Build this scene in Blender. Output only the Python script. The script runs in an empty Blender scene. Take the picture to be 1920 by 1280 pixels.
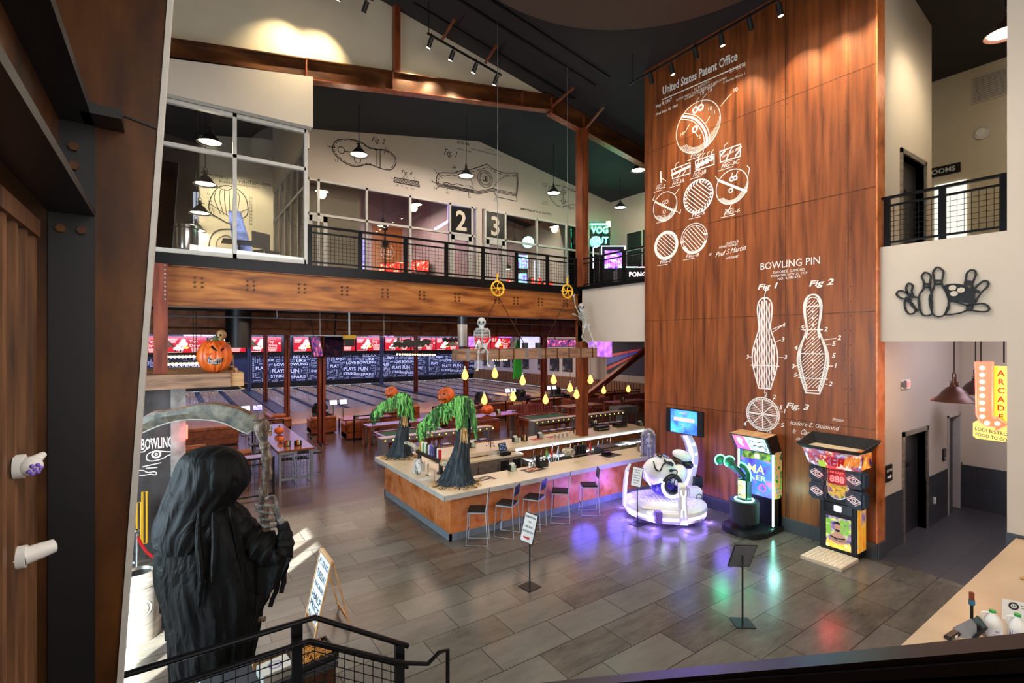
import bpy,bmesh,math,random
from mathutils import Vector,Matrix
R=random.Random(7)
SC=bpy.context.scene
COL=SC.collection
PI=math.pi
# ---------------------------------------------------------------- camera, world, sun, exposure
FPX=926.0;YAW=math.atan(640/926.0);CH=4.4
cam=bpy.data.cameras.new('camera');camo=bpy.data.objects.new('camera',cam);COL.objects.link(camo)
cam.sensor_width=36;cam.lens=FPX/1920*36;cam.clip_start=0.05;cam.clip_end=200
camo.location=(0,0,CH);camo.rotation_euler=(PI/2,0,-YAW)
SC.camera=camo
vs=SC.view_settings
vs.view_transform='Standard';vs.look='None';vs.gamma=1;vs.use_curve_mapping=False;vs.exposure=0.82
W=bpy.data.worlds.new('world');SC.world=W;W.use_nodes=True
wb=W.node_tree.nodes['Background'];wb.inputs[0].default_value=(0.75,0.85,1,1);wb.inputs[1].default_value=0.4
SC.cycles.max_bounces=8;SC.cycles.diffuse_bounces=4;SC.cycles.glossy_bounces=4
SC.cycles.transparent_max_bounces=24;SC.cycles.sample_clamp_indirect=4
SC.cycles.use_denoising=True;SC.cycles.caustics_reflective=False;SC.cycles.caustics_refractive=False
def light(kind,name,loc,energy,color=(1,1,1),target=None,size=0.2,size_y=None,spot=60,blend=0.5,spread=None,gl=True):
 l=bpy.data.lights.new(name,kind);l.energy=energy;l.color=color
 if kind=='AREA':
  l.size=size
  if size_y:l.shape='RECTANGLE';l.size_y=size_y
  else:l.shape='DISK'
  if spread:l.spread=math.radians(spread)
 elif kind=='SPOT':
  l.spot_size=math.radians(spot);l.spot_blend=blend;l.shadow_soft_size=size
 elif kind=='POINT':l.shadow_soft_size=size
 o=bpy.data.objects.new(name,l);COL.objects.link(o);o.location=loc;o.visible_glossy=gl
 if target is not None:
  o.rotation_euler=(Vector(target)-Vector(loc)).to_track_quat('-Z','Y').to_euler()
 return o
sun=light('SUN','sun',(-20,-30,12),48,(0.95,1.0,0.97),None)
sun.rotation_euler=Vector((0.682,0.731,-0.376)).to_track_quat('-Z','Y').to_euler();sun.data.angle=0.006
DAY=(0.66,0.86,1.0);WARM=(1.0,0.84,0.62);NEUT=(1.0,0.93,0.84)
light('AREA','daylight_fill_front',(-4.6,8.0,3.4),640,DAY,(4,9.0,0.5),6,3.6)  # added fill panel standing in for daylight from the left; no window here
light('AREA','daylight_fill_entry',(5.0,-2.6,6.0),420,(1,0.97,0.93),(7,8,3),9,6)  # added fill panel inside the closed wall behind the camera
light('AREA','ambient_fill_lobby',(6.5,6.5,11.4),540,NEUT,(6.5,6.5,0),6,gl=False)  # added ambient fill under the lobby roof, no fixture belongs to it
light('AREA','ambient_fill_upper',(9,15.4,11.2),130,(1,.9,.86),(9,15.4,6),7,2,gl=False)  # added ambient fill for the gallery, not one of its pendants
light('AREA','ambient_fill_pool',(10,17.5,5.1),300,(1,0.72,0.55),(10,17.5,0),16,4)  # added warm fill over the pool tables, without a fixture
light('AREA','ambient_fill_lounge',(12,25.5,4.9),560,(1,0.7,0.5),(12,25.5,0),26,4)  # added warm fill brightening the lounge, without a fixture
light('AREA','lane_light',(12,42,5.2),1250,(0.46,0.5,1.0),(12,42,0),34,14)
light('AREA','pin_light',(12,49.6,4.9),900,(0.5,0.6,1.0),(12,51.5,1.2),36,0.4)
light('AREA','lounge_wall_light',(26,34,5.0),260,(1,0.85,0.7),(30,34,2),2,18)
# ---------------------------------------------------------------- photograph geometry: camera ray through a pixel, met with a real plane
CA,SA=math.cos(YAW),math.sin(YAW)
def ray(u,v):
 l=(u-960)/FPX
 return(l*CA+SA,-l*SA+CA,-(v-640)/FPX)
def onX(u,v,x):r=ray(u,v);t=x/r[0];return Vector((x,r[1]*t,CH+r[2]*t))
def onY(u,v,y):r=ray(u,v);t=y/r[1];return Vector((r[0]*t,y,CH+r[2]*t))
def onZ(u,v,z):r=ray(u,v);t=(z-CH)/r[2];return Vector((r[0]*t,r[1]*t,z))
RV=Vector((CA,-SA,0));FV=Vector((SA,CA,0))
# ---------------------------------------------------------------- mesh builder
class MB:
 k=0
 def __init__(s):s.v=[];s.f=[]
 def add(s,vs_,fs):
  o=len(s.v);s.v+=[tuple(v)for v in vs_];s.f+=[tuple(i+o for i in f)for f in fs];return s
 def box(s,x0,x1,y0,y1,z0,z1):
  return s.add([(x,y,z)for x in(x0,x1)for y in(y0,y1)for z in(z0,z1)],[(0,1,3,2),(4,6,7,5),(0,4,5,1),(2,3,7,6),(0,2,6,4),(1,5,7,3)])
 def cb(s,cx,cy,cz,w,d,h):return s.box(cx-w/2,cx+w/2,cy-d/2,cy+d/2,cz-h/2,cz+h/2)
 def bar(s,p,q,w,h=None,up=(0,0,1)):
  p=Vector(p);q=Vector(q);h=h or w;d=(q-p).normalized();up=Vector(up)
  if abs(d.dot(up))>0.98:up=Vector((1,0,0))
  a=d.cross(up).normalized();b=a.cross(d).normalized()
  vs_=[e+a*i*w/2+b*j*h/2 for e in(p,q)for i in(-1,1)for j in(-1,1)]
  return s.add(vs_,[(0,1,3,2),(4,6,7,5),(0,4,5,1),(2,3,7,6),(0,2,6,4),(1,5,7,3)])
 def tube(s,pts,r,n=8,cap=True,closed=False):
  pts=[Vector(p)for p in pts];m=len(pts)
  rs=r if isinstance(r,(list,tuple))else[r]*m
  a=None;rings=[]
  for i in range(m):
   if closed:d=pts[(i+1)%m]-pts[i-1]
   else:d=pts[min(i+1,m-1)]-pts[max(i-1,0)]
   if d.length<1e-9:d=Vector((0,0,1))
   d.normalize()
   if a is None:
    a=d.cross(Vector((0,0,1)))
    if a.length<0.05:a=d.cross(Vector((1,0,0)))
   a=(a-d*a.dot(d));a.normalize();b=d.cross(a)
   rings.append([pts[i]+(a*math.cos(2*PI*k/n)+b*math.sin(2*PI*k/n))*rs[i]for k in range(n)])
  vs_=[v for rg in rings for v in rg];fs=[]
  for i in range(m if closed else m-1):
   j=(i+1)%m
   for k in range(n):fs.append((i*n+k,i*n+(k+1)%n,j*n+(k+1)%n,j*n+k))
  if cap and not closed:fs.append(tuple(range(n))[::-1]);fs.append(tuple((m-1)*n+k for k in range(n)))
  return s.add(vs_,fs)
 def cyl(s,p,q,r,r2=None,n=16):return s.tube([p,q],[r,r if r2 is None else r2],n)
 def lathe(s,prof,c=(0,0,0),n=24,fn=None,axis='z'):
  vs_=[];fs=[]
  for(r,z)in prof:
   for k in range(n):
    a=2*PI*k/n;rr=r*(fn(a,z)if fn else 1)
    p=(rr*math.cos(a),rr*math.sin(a),z)
    if axis=='x':p=(p[2],p[0],p[1])
    if axis=='y':p=(p[0],p[2],p[1])
    vs_.append((c[0]+p[0],c[1]+p[1],c[2]+p[2]))
  m=len(prof)
  for i in range(m-1):
   for k in range(n):fs.append((i*n+k,i*n+(k+1)%n,(i+1)*n+(k+1)%n,(i+1)*n+k))
  if prof[0][0]>1e-4:fs.append(tuple(range(n))[::-1])
  if prof[-1][0]>1e-4:fs.append(tuple((m-1)*n+k for k in range(n)))
  return s.add(vs_,fs)
 def ell(s,c,r,n=16,m=10,rot=None,fn=None):
  if not isinstance(r,(tuple,list)):r=(r,r,r)
  vs_=[];fs=[]
  for i in range(m+1):
   t=PI*i/m
   for k in range(n):
    a=2*PI*k/n
    q=fn(a,t)if fn else 1
    p=Vector((r[0]*math.sin(t)*math.cos(a)*q,r[1]*math.sin(t)*math.sin(a)*q,r[2]*math.cos(t)*q))
    if rot:p=rot@p
    vs_.append((c[0]+p[0],c[1]+p[1],c[2]+p[2]))
  for i in range(m):
   for k in range(n):fs.append((i*n+k,(i+1)*n+k,(i+1)*n+(k+1)%n,i*n+(k+1)%n))
  return s.add(vs_,fs)
 def prism(s,poly,ax,a,b):
  def P(p,t):return(t,p[0],p[1])if ax=='x' else(p[0],t,p[1])if ax=='y' else(p[0],p[1],t)
  n=len(poly)
  return s.add([P(p,a)for p in poly]+[P(p,b)for p in poly],[tuple(range(n))[::-1],tuple(range(n,2*n))]+[(i,(i+1)%n,n+(i+1)%n,n+i)for i in range(n)])
 def quad(s,a,b,c,d):return s.add([a,b,c,d],[(0,1,2,3)])
 def strip(s,pts,w,P,closed=False,dash=0):
  """painted line: flat ribbon along 2D points, P maps 2D to 3D"""
  m=len(pts);last=m if closed else m-1
  for i in range(last):
   if dash and i%dash==dash-1:continue
   ax,ay=pts[i];bx,by=pts[(i+1)%m];dx,dy=bx-ax,by-ay;L=math.hypot(dx,dy)
   if L<1e-7:continue
   nx,ny=-dy/L*w/2,dx/L*w/2;ex,ey=dx/L*w*.3,dy/L*w*.3
   MB.k=(MB.k+1)%9
   vq=[Vector(p)for p in(P(ax+nx-ex,ay+ny-ey),P(ax-nx-ex,ay-ny-ey),P(bx-nx+ex,by-ny+ey),P(bx+nx+ex,by+ny+ey))]
   nq=(vq[1]-vq[0]).cross(vq[2]-vq[0]);nq=nq.normalized()*(MB.k*.0004-.0016)if nq.length>1e-12 else nq
   s.quad(*[p+nq for p in vq]);continue
   s.quad(P(ax+nx-ex,ay+ny-ey),P(ax-nx-ex,ay-ny-ey),P(bx-nx+ex,by-ny+ey),P(bx+nx+ex,by+ny+ey))
  return s
 def tf(s,M_):
  s.v=[tuple(M_@Vector(v))for v in s.v];return s
 def build(s,name,mat,parent=None,smooth=True,bev=0,sub=0,ang=0.6,solid=0):
  me=bpy.data.meshes.new(name);me.from_pydata(s.v,[],s.f)
  bm=bmesh.new();bm.from_mesh(me)
  if len(s.v)<60000:
   bmesh.ops.remove_doubles(bm,verts=bm.verts,dist=1e-5)if smooth or bev else None
   bmesh.ops.recalc_face_normals(bm,faces=bm.faces)
  if bev:bmesh.ops.bevel(bm,geom=[e for e in bm.edges if e.calc_face_angle(0)>0.5],offset=bev,segments=2,affect='EDGES',clamp_overlap=True)
  bm.to_mesh(me);bm.free()
  me.materials.append(mat)
  if smooth:
   me.polygons.foreach_set('use_smooth',[True]*len(me.polygons));me.set_sharp_from_angle(angle=ang)
  o=bpy.data.objects.new(name,me);COL.objects.link(o)
  if parent is not None:o.parent=parent
  if sub:m=o.modifiers.new('s','SUBSURF');m.levels=sub;m.render_levels=sub
  if solid:m=o.modifiers.new('t','SOLIDIFY');m.thickness=solid
  return o
def tag(o,label,cat=None,group=None,kind=None):
 o['label']=label
 if cat:o['category']=cat
 if group:o['group']=group
 if kind:o['kind']=kind
 return o
def thing(name,label,cat,loc=(0,0,0),rz=0,group=None):
 o=bpy.data.objects.new(name,None);o.empty_display_size=0.1;COL.objects.link(o)
 o.location=loc;o.rotation_euler=(0,0,rz)
 return tag(o,label,cat,group)
def struct(name,mb,mat,label,cat='building part',parent=None,**k):
 o=mb.build(name,mat,parent,**k)
 if parent is None:tag(o,label,cat,None,'structure')
 return o
def dup(root,loc,rz=None,label=None,group=None):
 r=root.copy();COL.objects.link(r);r.location=loc
 if rz is not None:r.rotation_euler=(0,0,rz)
 if label:r['label']=label
 if group:r['group']=group
 for ch in list(root.children):
  c=ch.copy();COL.objects.link(c);c.parent=r
  for g in list(ch.children):
   d=g.copy();COL.objects.link(d);d.parent=c
 return r
# ---------------------------------------------------------------- materials
def _m(name):
 m=bpy.data.materials.new(name);m.use_nodes=True;nt=m.node_tree
 return m,nt,nt.nodes['Principled BSDF']
def srgb(c):
 return tuple(((x/255)/12.92 if x/255<=0.04045 else((x/255+0.055)/1.055)**2.4)for x in c)+(1,)
def mat(name,c,rough=0.5,metal=0,em=None,es=0,coat=0,var=0.06,sc=9,alpha=None):
 """plain coat with a slight procedural unevenness"""
 m,nt,b=_m(name);b.inputs['Roughness'].default_value=rough;b.inputs['Metallic'].default_value=metal
 b.inputs['Coat Weight'].default_value=coat
 if em is not None:
  b.inputs['Emission Color'].default_value=srgb(em);b.inputs['Emission Strength'].default_value=es
 tc=nt.nodes.new('ShaderNodeTexCoord');n=nt.nodes.new('ShaderNodeTexNoise');n.inputs['Scale'].default_value=sc;n.inputs['Detail'].default_value=3
 nt.links.new(tc.outputs['Object'],n.inputs['Vector'])
 rp=nt.nodes.new('ShaderNodeValToRGB');a=srgb(c)
 rp.color_ramp.elements[0].position=.3;rp.color_ramp.elements[1].position=.7
 rp.color_ramp.elements[0].color=tuple(x*(1-var)for x in a[:3])+(1,);rp.color_ramp.elements[1].color=tuple(min(1,x*(1+var))for x in a[:3])+(1,)
 nt.links.new(n.outputs['Fac'],rp.inputs[0]);nt.links.new(rp.outputs[0],b.inputs['Base Color'])
 return m
def nmat(name,cols,scale=(1,1,1),ns=4,rough=0.5,metal=0,detail=6,lo=.3,hi=.7,bump=0,dist=0,rr=None,coat=0):
 """stretched noise through a colour ramp: rust, bark, wood, stone"""
 m,nt,b=_m(name);N=nt.nodes.new;L=nt.links.new
 b.inputs['Roughness'].default_value=rough;b.inputs['Metallic'].default_value=metal;b.inputs['Coat Weight'].default_value=coat
 tc=N('ShaderNodeTexCoord');mp=N('ShaderNodeMapping');mp.inputs['Scale'].default_value=scale
 n=N('ShaderNodeTexNoise');n.inputs['Scale'].default_value=ns;n.inputs['Detail'].default_value=detail;n.inputs['Distortion'].default_value=dist
 L(tc.outputs['Object'],mp.inputs[0]);L(mp.outputs[0],n.inputs['Vector'])
 rp=N('ShaderNodeValToRGB');cr=rp.color_ramp
 for i,c in enumerate(cols):
  p=lo+(hi-lo)*i/(len(cols)-1)
  e=cr.elements[i]if i<2 else cr.elements.new(p)
  e.position=p;e.color=srgb(c)
 for i,c in enumerate(cols):cr.elements[i].position=lo+(hi-lo)*i/(len(cols)-1);cr.elements[i].color=srgb(c)
 L(n.outputs['Fac'],rp.inputs[0]);L(rp.outputs[0],b.inputs['Base Color'])
 if rr:
  mr=N('ShaderNodeMapRange');mr.inputs['To Min'].default_value=rr[0];mr.inputs['To Max'].default_value=rr[1]
  L(n.outputs['Fac'],mr.inputs['Value']);L(mr.outputs[0],b.inputs['Roughness'])
 if bump:
  bp=N('ShaderNodeBump');bp.inputs['Strength'].default_value=bump;bp.inputs['Distance'].default_value=.08 if bump==1 else .02
  L(n.outputs['Fac'],bp.inputs['Height']);L(bp.outputs[0],b.inputs['Normal'])
 return m
def emi(name,c,s):
 m,nt,b=_m(name);b.inputs['Base Color'].default_value=(0.02,0.02,0.02,1);b.inputs['Roughness'].default_value=.3
 b.inputs['Emission Color'].default_value=srgb(c);b.inputs['Emission Strength'].default_value=s;return m
def emi2(name,cols,s,ns=3,scale=(1,1,1),lo=.35,hi=.65,detail=4):
 m=nmat(name,cols,scale,ns,.3,0,detail,lo,hi);nt=m.node_tree;b=nt.nodes['Principled BSDF']
 rp=[n for n in nt.nodes if n.type=='VALTORGB'][0]
 nt.links.new(rp.outputs[0],b.inputs['Emission Color']);b.inputs['Emission Strength'].default_value=s
 return m
def glass(name,tint=(1,1,1),refl=0.12):
 m=bpy.data.materials.new(name);m.use_nodes=True;nt=m.node_tree;nt.nodes.clear();N=nt.nodes.new;L=nt.links.new
 o=N('ShaderNodeOutputMaterial');t=N('ShaderNodeBsdfTransparent');t.inputs[0].default_value=tint+(1,)
 g=N('ShaderNodeBsdfGlossy');g.inputs['Roughness'].default_value=0.01;mx=N('ShaderNodeMixShader')
 fr=N('ShaderNodeFresnel');fr.inputs[0].default_value=1.5;ad=N('ShaderNodeMath');ad.operation='ADD';ad.inputs[1].default_value=refl;ad.use_clamp=True
 L(fr.outputs[0],ad.inputs[0]);L(ad.outputs[0],mx.inputs[0]);L(t.outputs[0],mx.inputs[1]);L(g.outputs[0],mx.inputs[2]);L(mx.outputs[0],o.inputs[0])
 return m
def brick(name,c1,c2,mortar,bw,rh,ms=.006,rough=.3,rr=(.22,.42),cloud=1.6,cloudc=(90,82,76),fac=.55,off=.5,swap=False,coat=0):
 m,nt,b=_m(name);N=nt.nodes.new;L=nt.links.new;b.inputs['Coat Weight'].default_value=coat
 tc=N('ShaderNodeTexCoord');bt=N('ShaderNodeTexBrick');bt.offset=off
 src=tc.outputs['Object']
 if swap:
  sx=N('ShaderNodeSeparateXYZ');cx=N('ShaderNodeCombineXYZ');L(src,sx.inputs[0])
  a={'yx':(1,0),'yz':(1,2),'xz':(0,2)}[swap]
  L(sx.outputs[a[0]],cx.inputs[0]);L(sx.outputs[a[1]],cx.inputs[1]);src=cx.outputs[0]
 L(src,bt.inputs['Vector'])
 bt.inputs['Color1'].default_value=srgb(c1);bt.inputs['Color2'].default_value=srgb(c2);bt.inputs['Mortar'].default_value=srgb(mortar)
 bt.inputs['Scale'].default_value=1;bt.inputs['Mortar Size'].default_value=ms;bt.inputs['Brick Width'].default_value=bw;bt.inputs['Row Height'].default_value=rh
 bt.inputs['Bias'].default_value=0
 n=N('ShaderNodeTexNoise');n.inputs['Scale'].default_value=cloud;n.inputs['Detail'].default_value=8;n.inputs['Roughness'].default_value=.72;n.inputs['Distortion'].default_value=.1
 mp=N('ShaderNodeMapping');mp.inputs['Scale'].default_value=(.45,1.5,1);L(tc.outputs['Object'],mp.inputs[0]);L(mp.outputs[0],n.inputs['Vector'])
 mr=N('ShaderNodeMapRange');mr.inputs['From Min'].default_value=.3;mr.inputs['From Max'].default_value=.8;mr.inputs['To Max'].default_value=fac;L(n.outputs['Fac'],mr.inputs['Value'])
 mx=N('ShaderNodeMix');mx.data_type='RGBA';L(mr.outputs[0],mx.inputs[0]);L(bt.outputs['Color'],mx.inputs[6]);mx.inputs[7].default_value=srgb(cloudc)
 mx2=N('ShaderNodeMix');mx2.data_type='RGBA';L(bt.outputs['Fac'],mx2.inputs[0]);L(mx.outputs[2],mx2.inputs[6]);mx2.inputs[7].default_value=srgb(mortar)
 L(mx2.outputs[2],b.inputs['Base Color'])
 m2=N('ShaderNodeMapRange');m2.inputs['To Min'].default_value=rr[0];m2.inputs['To Max'].default_value=rr[1];L(n.outputs['Fac'],m2.inputs['Value']);L(m2.outputs[0],b.inputs['Roughness'])
 return m
M={}
M['tile']=brick('lobby_tile',(50,44,39),(84,83,78),(36,33,31),1.22,.61,.007,cloud=2.6,cloudc=(116,110,98),fac=.6,rr=(.16,.28))
M['darktile']=brick('slate_tile',(52,52,56),(66,65,68),(34,34,36),1.22,.61,.006,cloudc=(84,82,84),fac=.4,rr=(.3,.45))
M['wains']=brick('slate_wainscot',(50,52,56),(62,63,67),(38,38,42),.62,.6,.006,cloudc=(78,80,84),fac=.4,swap='xz')
M['wains2']=brick('slate_wainscot_side',(50,52,56),(62,63,67),(38,38,42),.62,.6,.006,cloudc=(78,80,84),fac=.4,swap='yz')
M['plankfloor']=brick('dark_plank_floor',(66,46,42),(86,62,56),(38,26,24),1.3,.2,.004,cloudc=(108,82,74),fac=.45,rr=(.16,.32))
M['lane']=brick('maple_lane',(200,160,120),(222,186,146),(176,136,96),3.0,.055,.003,cloudc=(214,178,140),fac=.3,rr=(.06,.14),swap='yx')
M['approach']=brick('maple_approach',(214,160,98),(228,178,118),(190,140,84),2.4,.06,.003,cloudc=(232,190,134),fac=.3,rr=(.12,.22),swap='yx')
M['white']=mat('white_paint',(194,181,165),.75,var=.02,sc=2)
M['beige']=mat('beige_paint',(204,192,168),.75,var=.03,sc=2)
M['pinkish']=mat('pale_rose_paint',(206,180,176),.75,var=.03,sc=2)
M['dark']=mat('dark_ceiling_paint',(40,33,31),.8,var=.1,sc=1)
M['darkblue']=mat('dark_hall_ceiling_paint',(40,42,48),.8,var=.1,sc=1)
M['black']=mat('black_satin',(18,18,20),.4)
M['blackm']=mat('black_metal',(22,22,25),.3,.6)
M['rubber']=mat('black_rubber',(24,24,26),.7)
M['grey']=mat('grey_metal',(146,150,154),.38,.7)
M['alu']=mat('brushed_frame',(196,192,184),.45,.25)
M['chrome']=mat('chrome',(214,214,216),.16,1)
M['inox']=nmat('stainless',[(150,142,134),(186,178,168)],(1,1,6),4,.36,.8,3)
M['rust']=nmat('rust_wall_steel',[(82,42,24),(122,64,32),(148,80,38),(164,94,46)],(1,5,.35),1.6,.42,.25,12,.25,.75,.0,.15,(.34,.5))
M['rustbar']=nmat('rust_bar_front',[(150,76,32),(198,110,48),(214,134,82),(196,92,56)],(1,1,1),2.2,.38,.2,8,.3,.7,0,.4)
M['beam']=nmat('orange_weathered_steel',[(84,44,18),(142,80,34),(174,108,50),(192,128,68)],(.5,1,3.6),1.6,.36,.25,9,.3,.72,.03,.5,(.3,.46))
M['beam2']=nmat('brown_steel_panel',[(92,50,34),(128,74,46),(152,94,60)],(1,1,2),2,.42,.2,8)
M['steelb']=nmat('dark_brown_steel',[(44,22,7),(76,42,13),(100,60,22)],(2,2,.6),2.2,.4,.3,9,.3,.7,.02,.2)
M['steelr']=nmat('red_brown_steel',[(96,40,28),(126,56,38),(146,72,46)],(3,3,.5),3,.4,.2,8)
M['wood']=nmat('weathered_timber',[(96,70,54),(138,102,78),(164,126,96)],(.7,6,6),2.4,.65,0,9,.3,.7,.2,.4)
M['wood2']=nmat('light_timber',[(150,108,70),(190,144,98),(206,164,118)],(.8,5,5),2.2,.6,0,9,.3,.7,.1,.4)
M['woody']=nmat('slat_timber',[(70,44,24),(108,70,40),(128,88,54)],(6,6,.6),2.4,.55,0,8,.3,.7,.1,.3)
M['tablewood']=nmat('red_brown_table',[(92,40,22),(136,66,38),(160,84,50)],(5,.8,1),3,.25,0,7,coat=.4)
M['counter']=nmat('pale_concrete_top',[(204,184,152),(212,194,164),(218,202,174)],(1,1,1),1.6,.3,0,4,rr=(.24,.34))
M['counteredge']=nmat('grey_counter_edge',[(164,160,150),(188,184,174)],(1,1,1),3,.4,0,6)
M['leather']=nmat('cognac_leather',[(112,50,24),(146,72,36),(164,88,46)],(1,1,1),6,.35,0,4,bump=.05)
M['tuft']=brick('tufted_red_seat',(132,66,58),(150,84,72),(78,34,30),.16,.1,.018,cloudc=(190,130,120),fac=.3)
M['green']=mat('green_felt',(22,74,58),.9)
M['yellow']=mat('yellow_enamel',(226,172,34),.45)
M['purple']=mat('purple_seat',(88,66,128),.55)
M['red']=mat('red_enamel',(190,26,28),.4)
M['orange']=nmat('pumpkin_skin',[(150,56,14),(214,92,26),(232,118,44)],(1,1,.4),5,.4,0,6,bump=.1)
M['stem']=nmat('pumpkin_stem',[(52,62,26),(96,104,52)],(1,1,1),9,.7)
M['bone']=nmat('old_bone',[(120,108,88),(186,178,156),(214,208,190)],(1,1,1),12,.6,0,5)
M['bonew']=nmat('pale_bone',[(150,150,146),(206,206,200)],(1,1,1),12,.6,0,5)
M['bark']=nmat('blue_grey_bark',[(16,22,27),(38,48,55),(68,80,86)],(5,5,.7),3,.85,0,9,bump=.5,dist=.4)
M['straw']=nmat('straw',[(172,126,70),(214,172,112),(232,200,146)],(1,1,1),14,.8)
M['scythe']=nmat('carved_scythe_blade',[(42,38,32),(84,76,62),(120,110,88)],(1,1,1),10,.6,0,9,bump=.5)
M['pole']=nmat('rough_branch',[(40,32,28),(98,80,68),(146,128,110)],(6,6,1),6,.8,0,9,bump=.8)
M['cloth']=nmat('black_robe_cloth',[(7,7,7),(12,11,11),(20,18,16)],(1.6,1.6,.8),1.7,.62,0,3,.35,.75,bump=1,dist=1.6)
M['cloth'].node_tree.nodes['Principled BSDF'].inputs['Specular IOR Level'].default_value=.2
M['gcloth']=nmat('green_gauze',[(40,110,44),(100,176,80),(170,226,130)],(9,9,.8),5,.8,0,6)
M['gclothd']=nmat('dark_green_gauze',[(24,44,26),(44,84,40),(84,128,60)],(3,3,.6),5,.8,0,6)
M['paper']=mat('white_card',(226,226,222),.6)
M['wpaint']=mat('white_lettering',(240,232,222),.6,em=(240,232,222),es=0)
M['bpaint']=mat('black_lettering',(26,26,28),.6)
M['glass']=glass('window_glass')
M['clear']=glass('clear_acrylic',(.94,.97,.98),.05)
M['wgloss']=mat('white_gloss_plastic',(222,218,216),.22,coat=.5,var=.01)
M['wplas']=mat('white_plastic',(214,210,204),.4,var=.01)
M['bulb']=emi('lit_bulb',(255,190,96),30)
M['lampface']=emi('lit_lamp_face',(255,238,196),14)
M['led']=emi('violet_led',(150,120,255),7)
M['ledw']=emi('white_led',(205,225,255),5)
M['neong']=emi('green_neon',(60,255,170),12)
M['neonm']=emi('mint_led',(150,255,225),9)
M['redled']=emi('red_led',(255,40,40),9)
# ================================================================ building shell
def roofZ(x):return 12.73-.165*(x-10.53)
def hallZ(x):return 12.73-.168*abs(10.53-x)
RX,RY0,RY1=11.75,4.03,9.97
FL2=6.31
BY=13.1
struct('floor',MB().box(-5.2,11.8,-3,13.65,-.2,0),M['tile'],'grey-brown stone tile floor of the lobby',smooth=False)
struct('floor',MB().box(11.8,17.6,-3,4.6,-.2,0).box(11.8,30,9.9,13.65,-.2,0),M['darktile'],'dark slate tile floor of the elevator corridor',smooth=False)
struct('floor',MB().box(-10,30,13.65,28.2,-.2,0),M['plankfloor'],'dark reddish plank floor of the lounge beyond the bar',smooth=False)
struct('floor',MB().box(-10,30,28.2,33,-.2,.02),M['approach'],'pale maple approach floor before the lanes',smooth=False)
struct('floor',MB().box(-10,30,33,51.6,-.2,-.06),M['black'],'black lane bed between the gutters',smooth=False)
struct('ceiling',MB().prism([(-5.4,roofZ(-5.4)),(20,roofZ(20)),(20,roofZ(20)+.3),(-5.4,roofZ(-5.4)+.3)],'y',-3.3,13.1),M['dark'],'dark sloping ceiling over the lobby',smooth=False)
struct('ceiling',MB().prism([(-10,hallZ(-10)),(10.53,12.73),(20,hallZ(20)),(20,14.6),(-10,14.6)],'y',13.25,26.3),M['darkblue'],'dark gabled ceiling over the upper storefronts',smooth=False)
struct('ceiling',MB().box(-10,30.3,21.9,52,5.55,5.8),M['dark'],'low dark ceiling over the bowling lanes',smooth=False)
for k,x in enumerate((-1.5,1.5,4.5,7.5,13.5)):
 pass
struct('wall_front',MB().prism([(-5.4,hallZ(-5.4)),(10.53,12.73),(-5.4,roofZ(-5.4))],'y',13.1,13.25),M['beige'],'beige triangular wall above the long steel rafter',smooth=False)
lw=MB()
for y0,y1,z0,z1 in((-3.3,2.4,0,16),(2.97,3.09,0,16),(3.98,13.1,0,16),(2.4,3.98,4.42,16),(2.4,3.98,0,.3)):lw.box(-5.4,-5.2,y0,y1,z0,z1)
struct('wall_left',lw,M['beige'],'plain wall at the left end of the lobby with tall window slots',smooth=False)
struct('wall_back',MB().box(-5.4,20,-3.3,-3.1,0,16),M['beige'],'plain wall behind the stair',smooth=False)
struct('wall_left',MB().box(-10.2,-10,13.1,52,0,13),M['dark'],'dark wall left of the bowling lanes',smooth=False)
struct('wall_far',MB().box(-10,30.3,51.6,51.8,0,6),M['black'],'black wall behind the pins',smooth=False)
rw=MB()
rw.prism([(RY0,0),(RY1,0),(RY1,roofZ(RX)+.02),(RY0,roofZ(RX)+.02)],'x',RX,12.05)
wr=struct('wall_right',rw,M['rust'],'tall wall clad in rust coloured steel sheets',smooth=False)
jm=MB()
seamz=(2.05,4.92,7.05,9.2)
seamy=(RY1-.35,8.75,7.5,6.65,5.75,4.62)
def nearest(y):return y
for z in(onX(1214.7,287.1,RX).z,onX(1214.7,443.2,RX).z,onX(1230,601,RX).z,onX(1420,778,RX).z):jm.box(RX-.004,RX,RY0,RY1,z-.006,z+.006)
ys=[onX(u,600,RX).y for u in(1300,1380,1473,1590)]
for y in ys:jm.box(RX-.004,RX,y-.006,y+.006,.3,12.5)
rv=MB()
for y in ys[2:]:
 z=.6
 while z<12.3:
  for dy in(-.045,.045):rv.ell((RX-.004,y+dy,z),(.008,.014,.014),6,4)
  z+=.31
rv.build('rivet',M['steelr'],wr);jm.build('joint',M['steelb'],wr,smooth=False)
struct('trim_1',MB().box(RX-.03,12.1,RY0-.03,RY0,.32,12.6),M['rustbar'],'lighter rust steel edge strip at the end of the rust wall',smooth=False)
struct('baseboard_right',MB().box(RX-.04,RX,RY0-.04,RY1,0,.32).box(RX-.04,12.1,RY0-.06,RY0-.03,0,.32),M['wains2'],'slate tile baseboard along the rust wall',smooth=False)
struct('wall_right',MB().box(11.9,12.05,RY1,BY,CH+.0,FL2-.1),M['white'],'white wall panel under the side balcony',smooth=False)
struct('wall_right',MB().box(11.85,12.05,2.15,RY0,CH,FL2),M['white'],'white wall panel carrying the bowling pin sign',smooth=False)
struct('wall_right',MB().box(11.85,12.05,-3.1,2.15,1.12,12.7),M['white'],'white pier right of the corridor opening',smooth=False)
struct('trim_2',MB().box(11.83,12.07,-3.1,2.16,0,1.12),M['wains2'],'slate tiles at the foot of the white pier',smooth=False)
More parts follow.
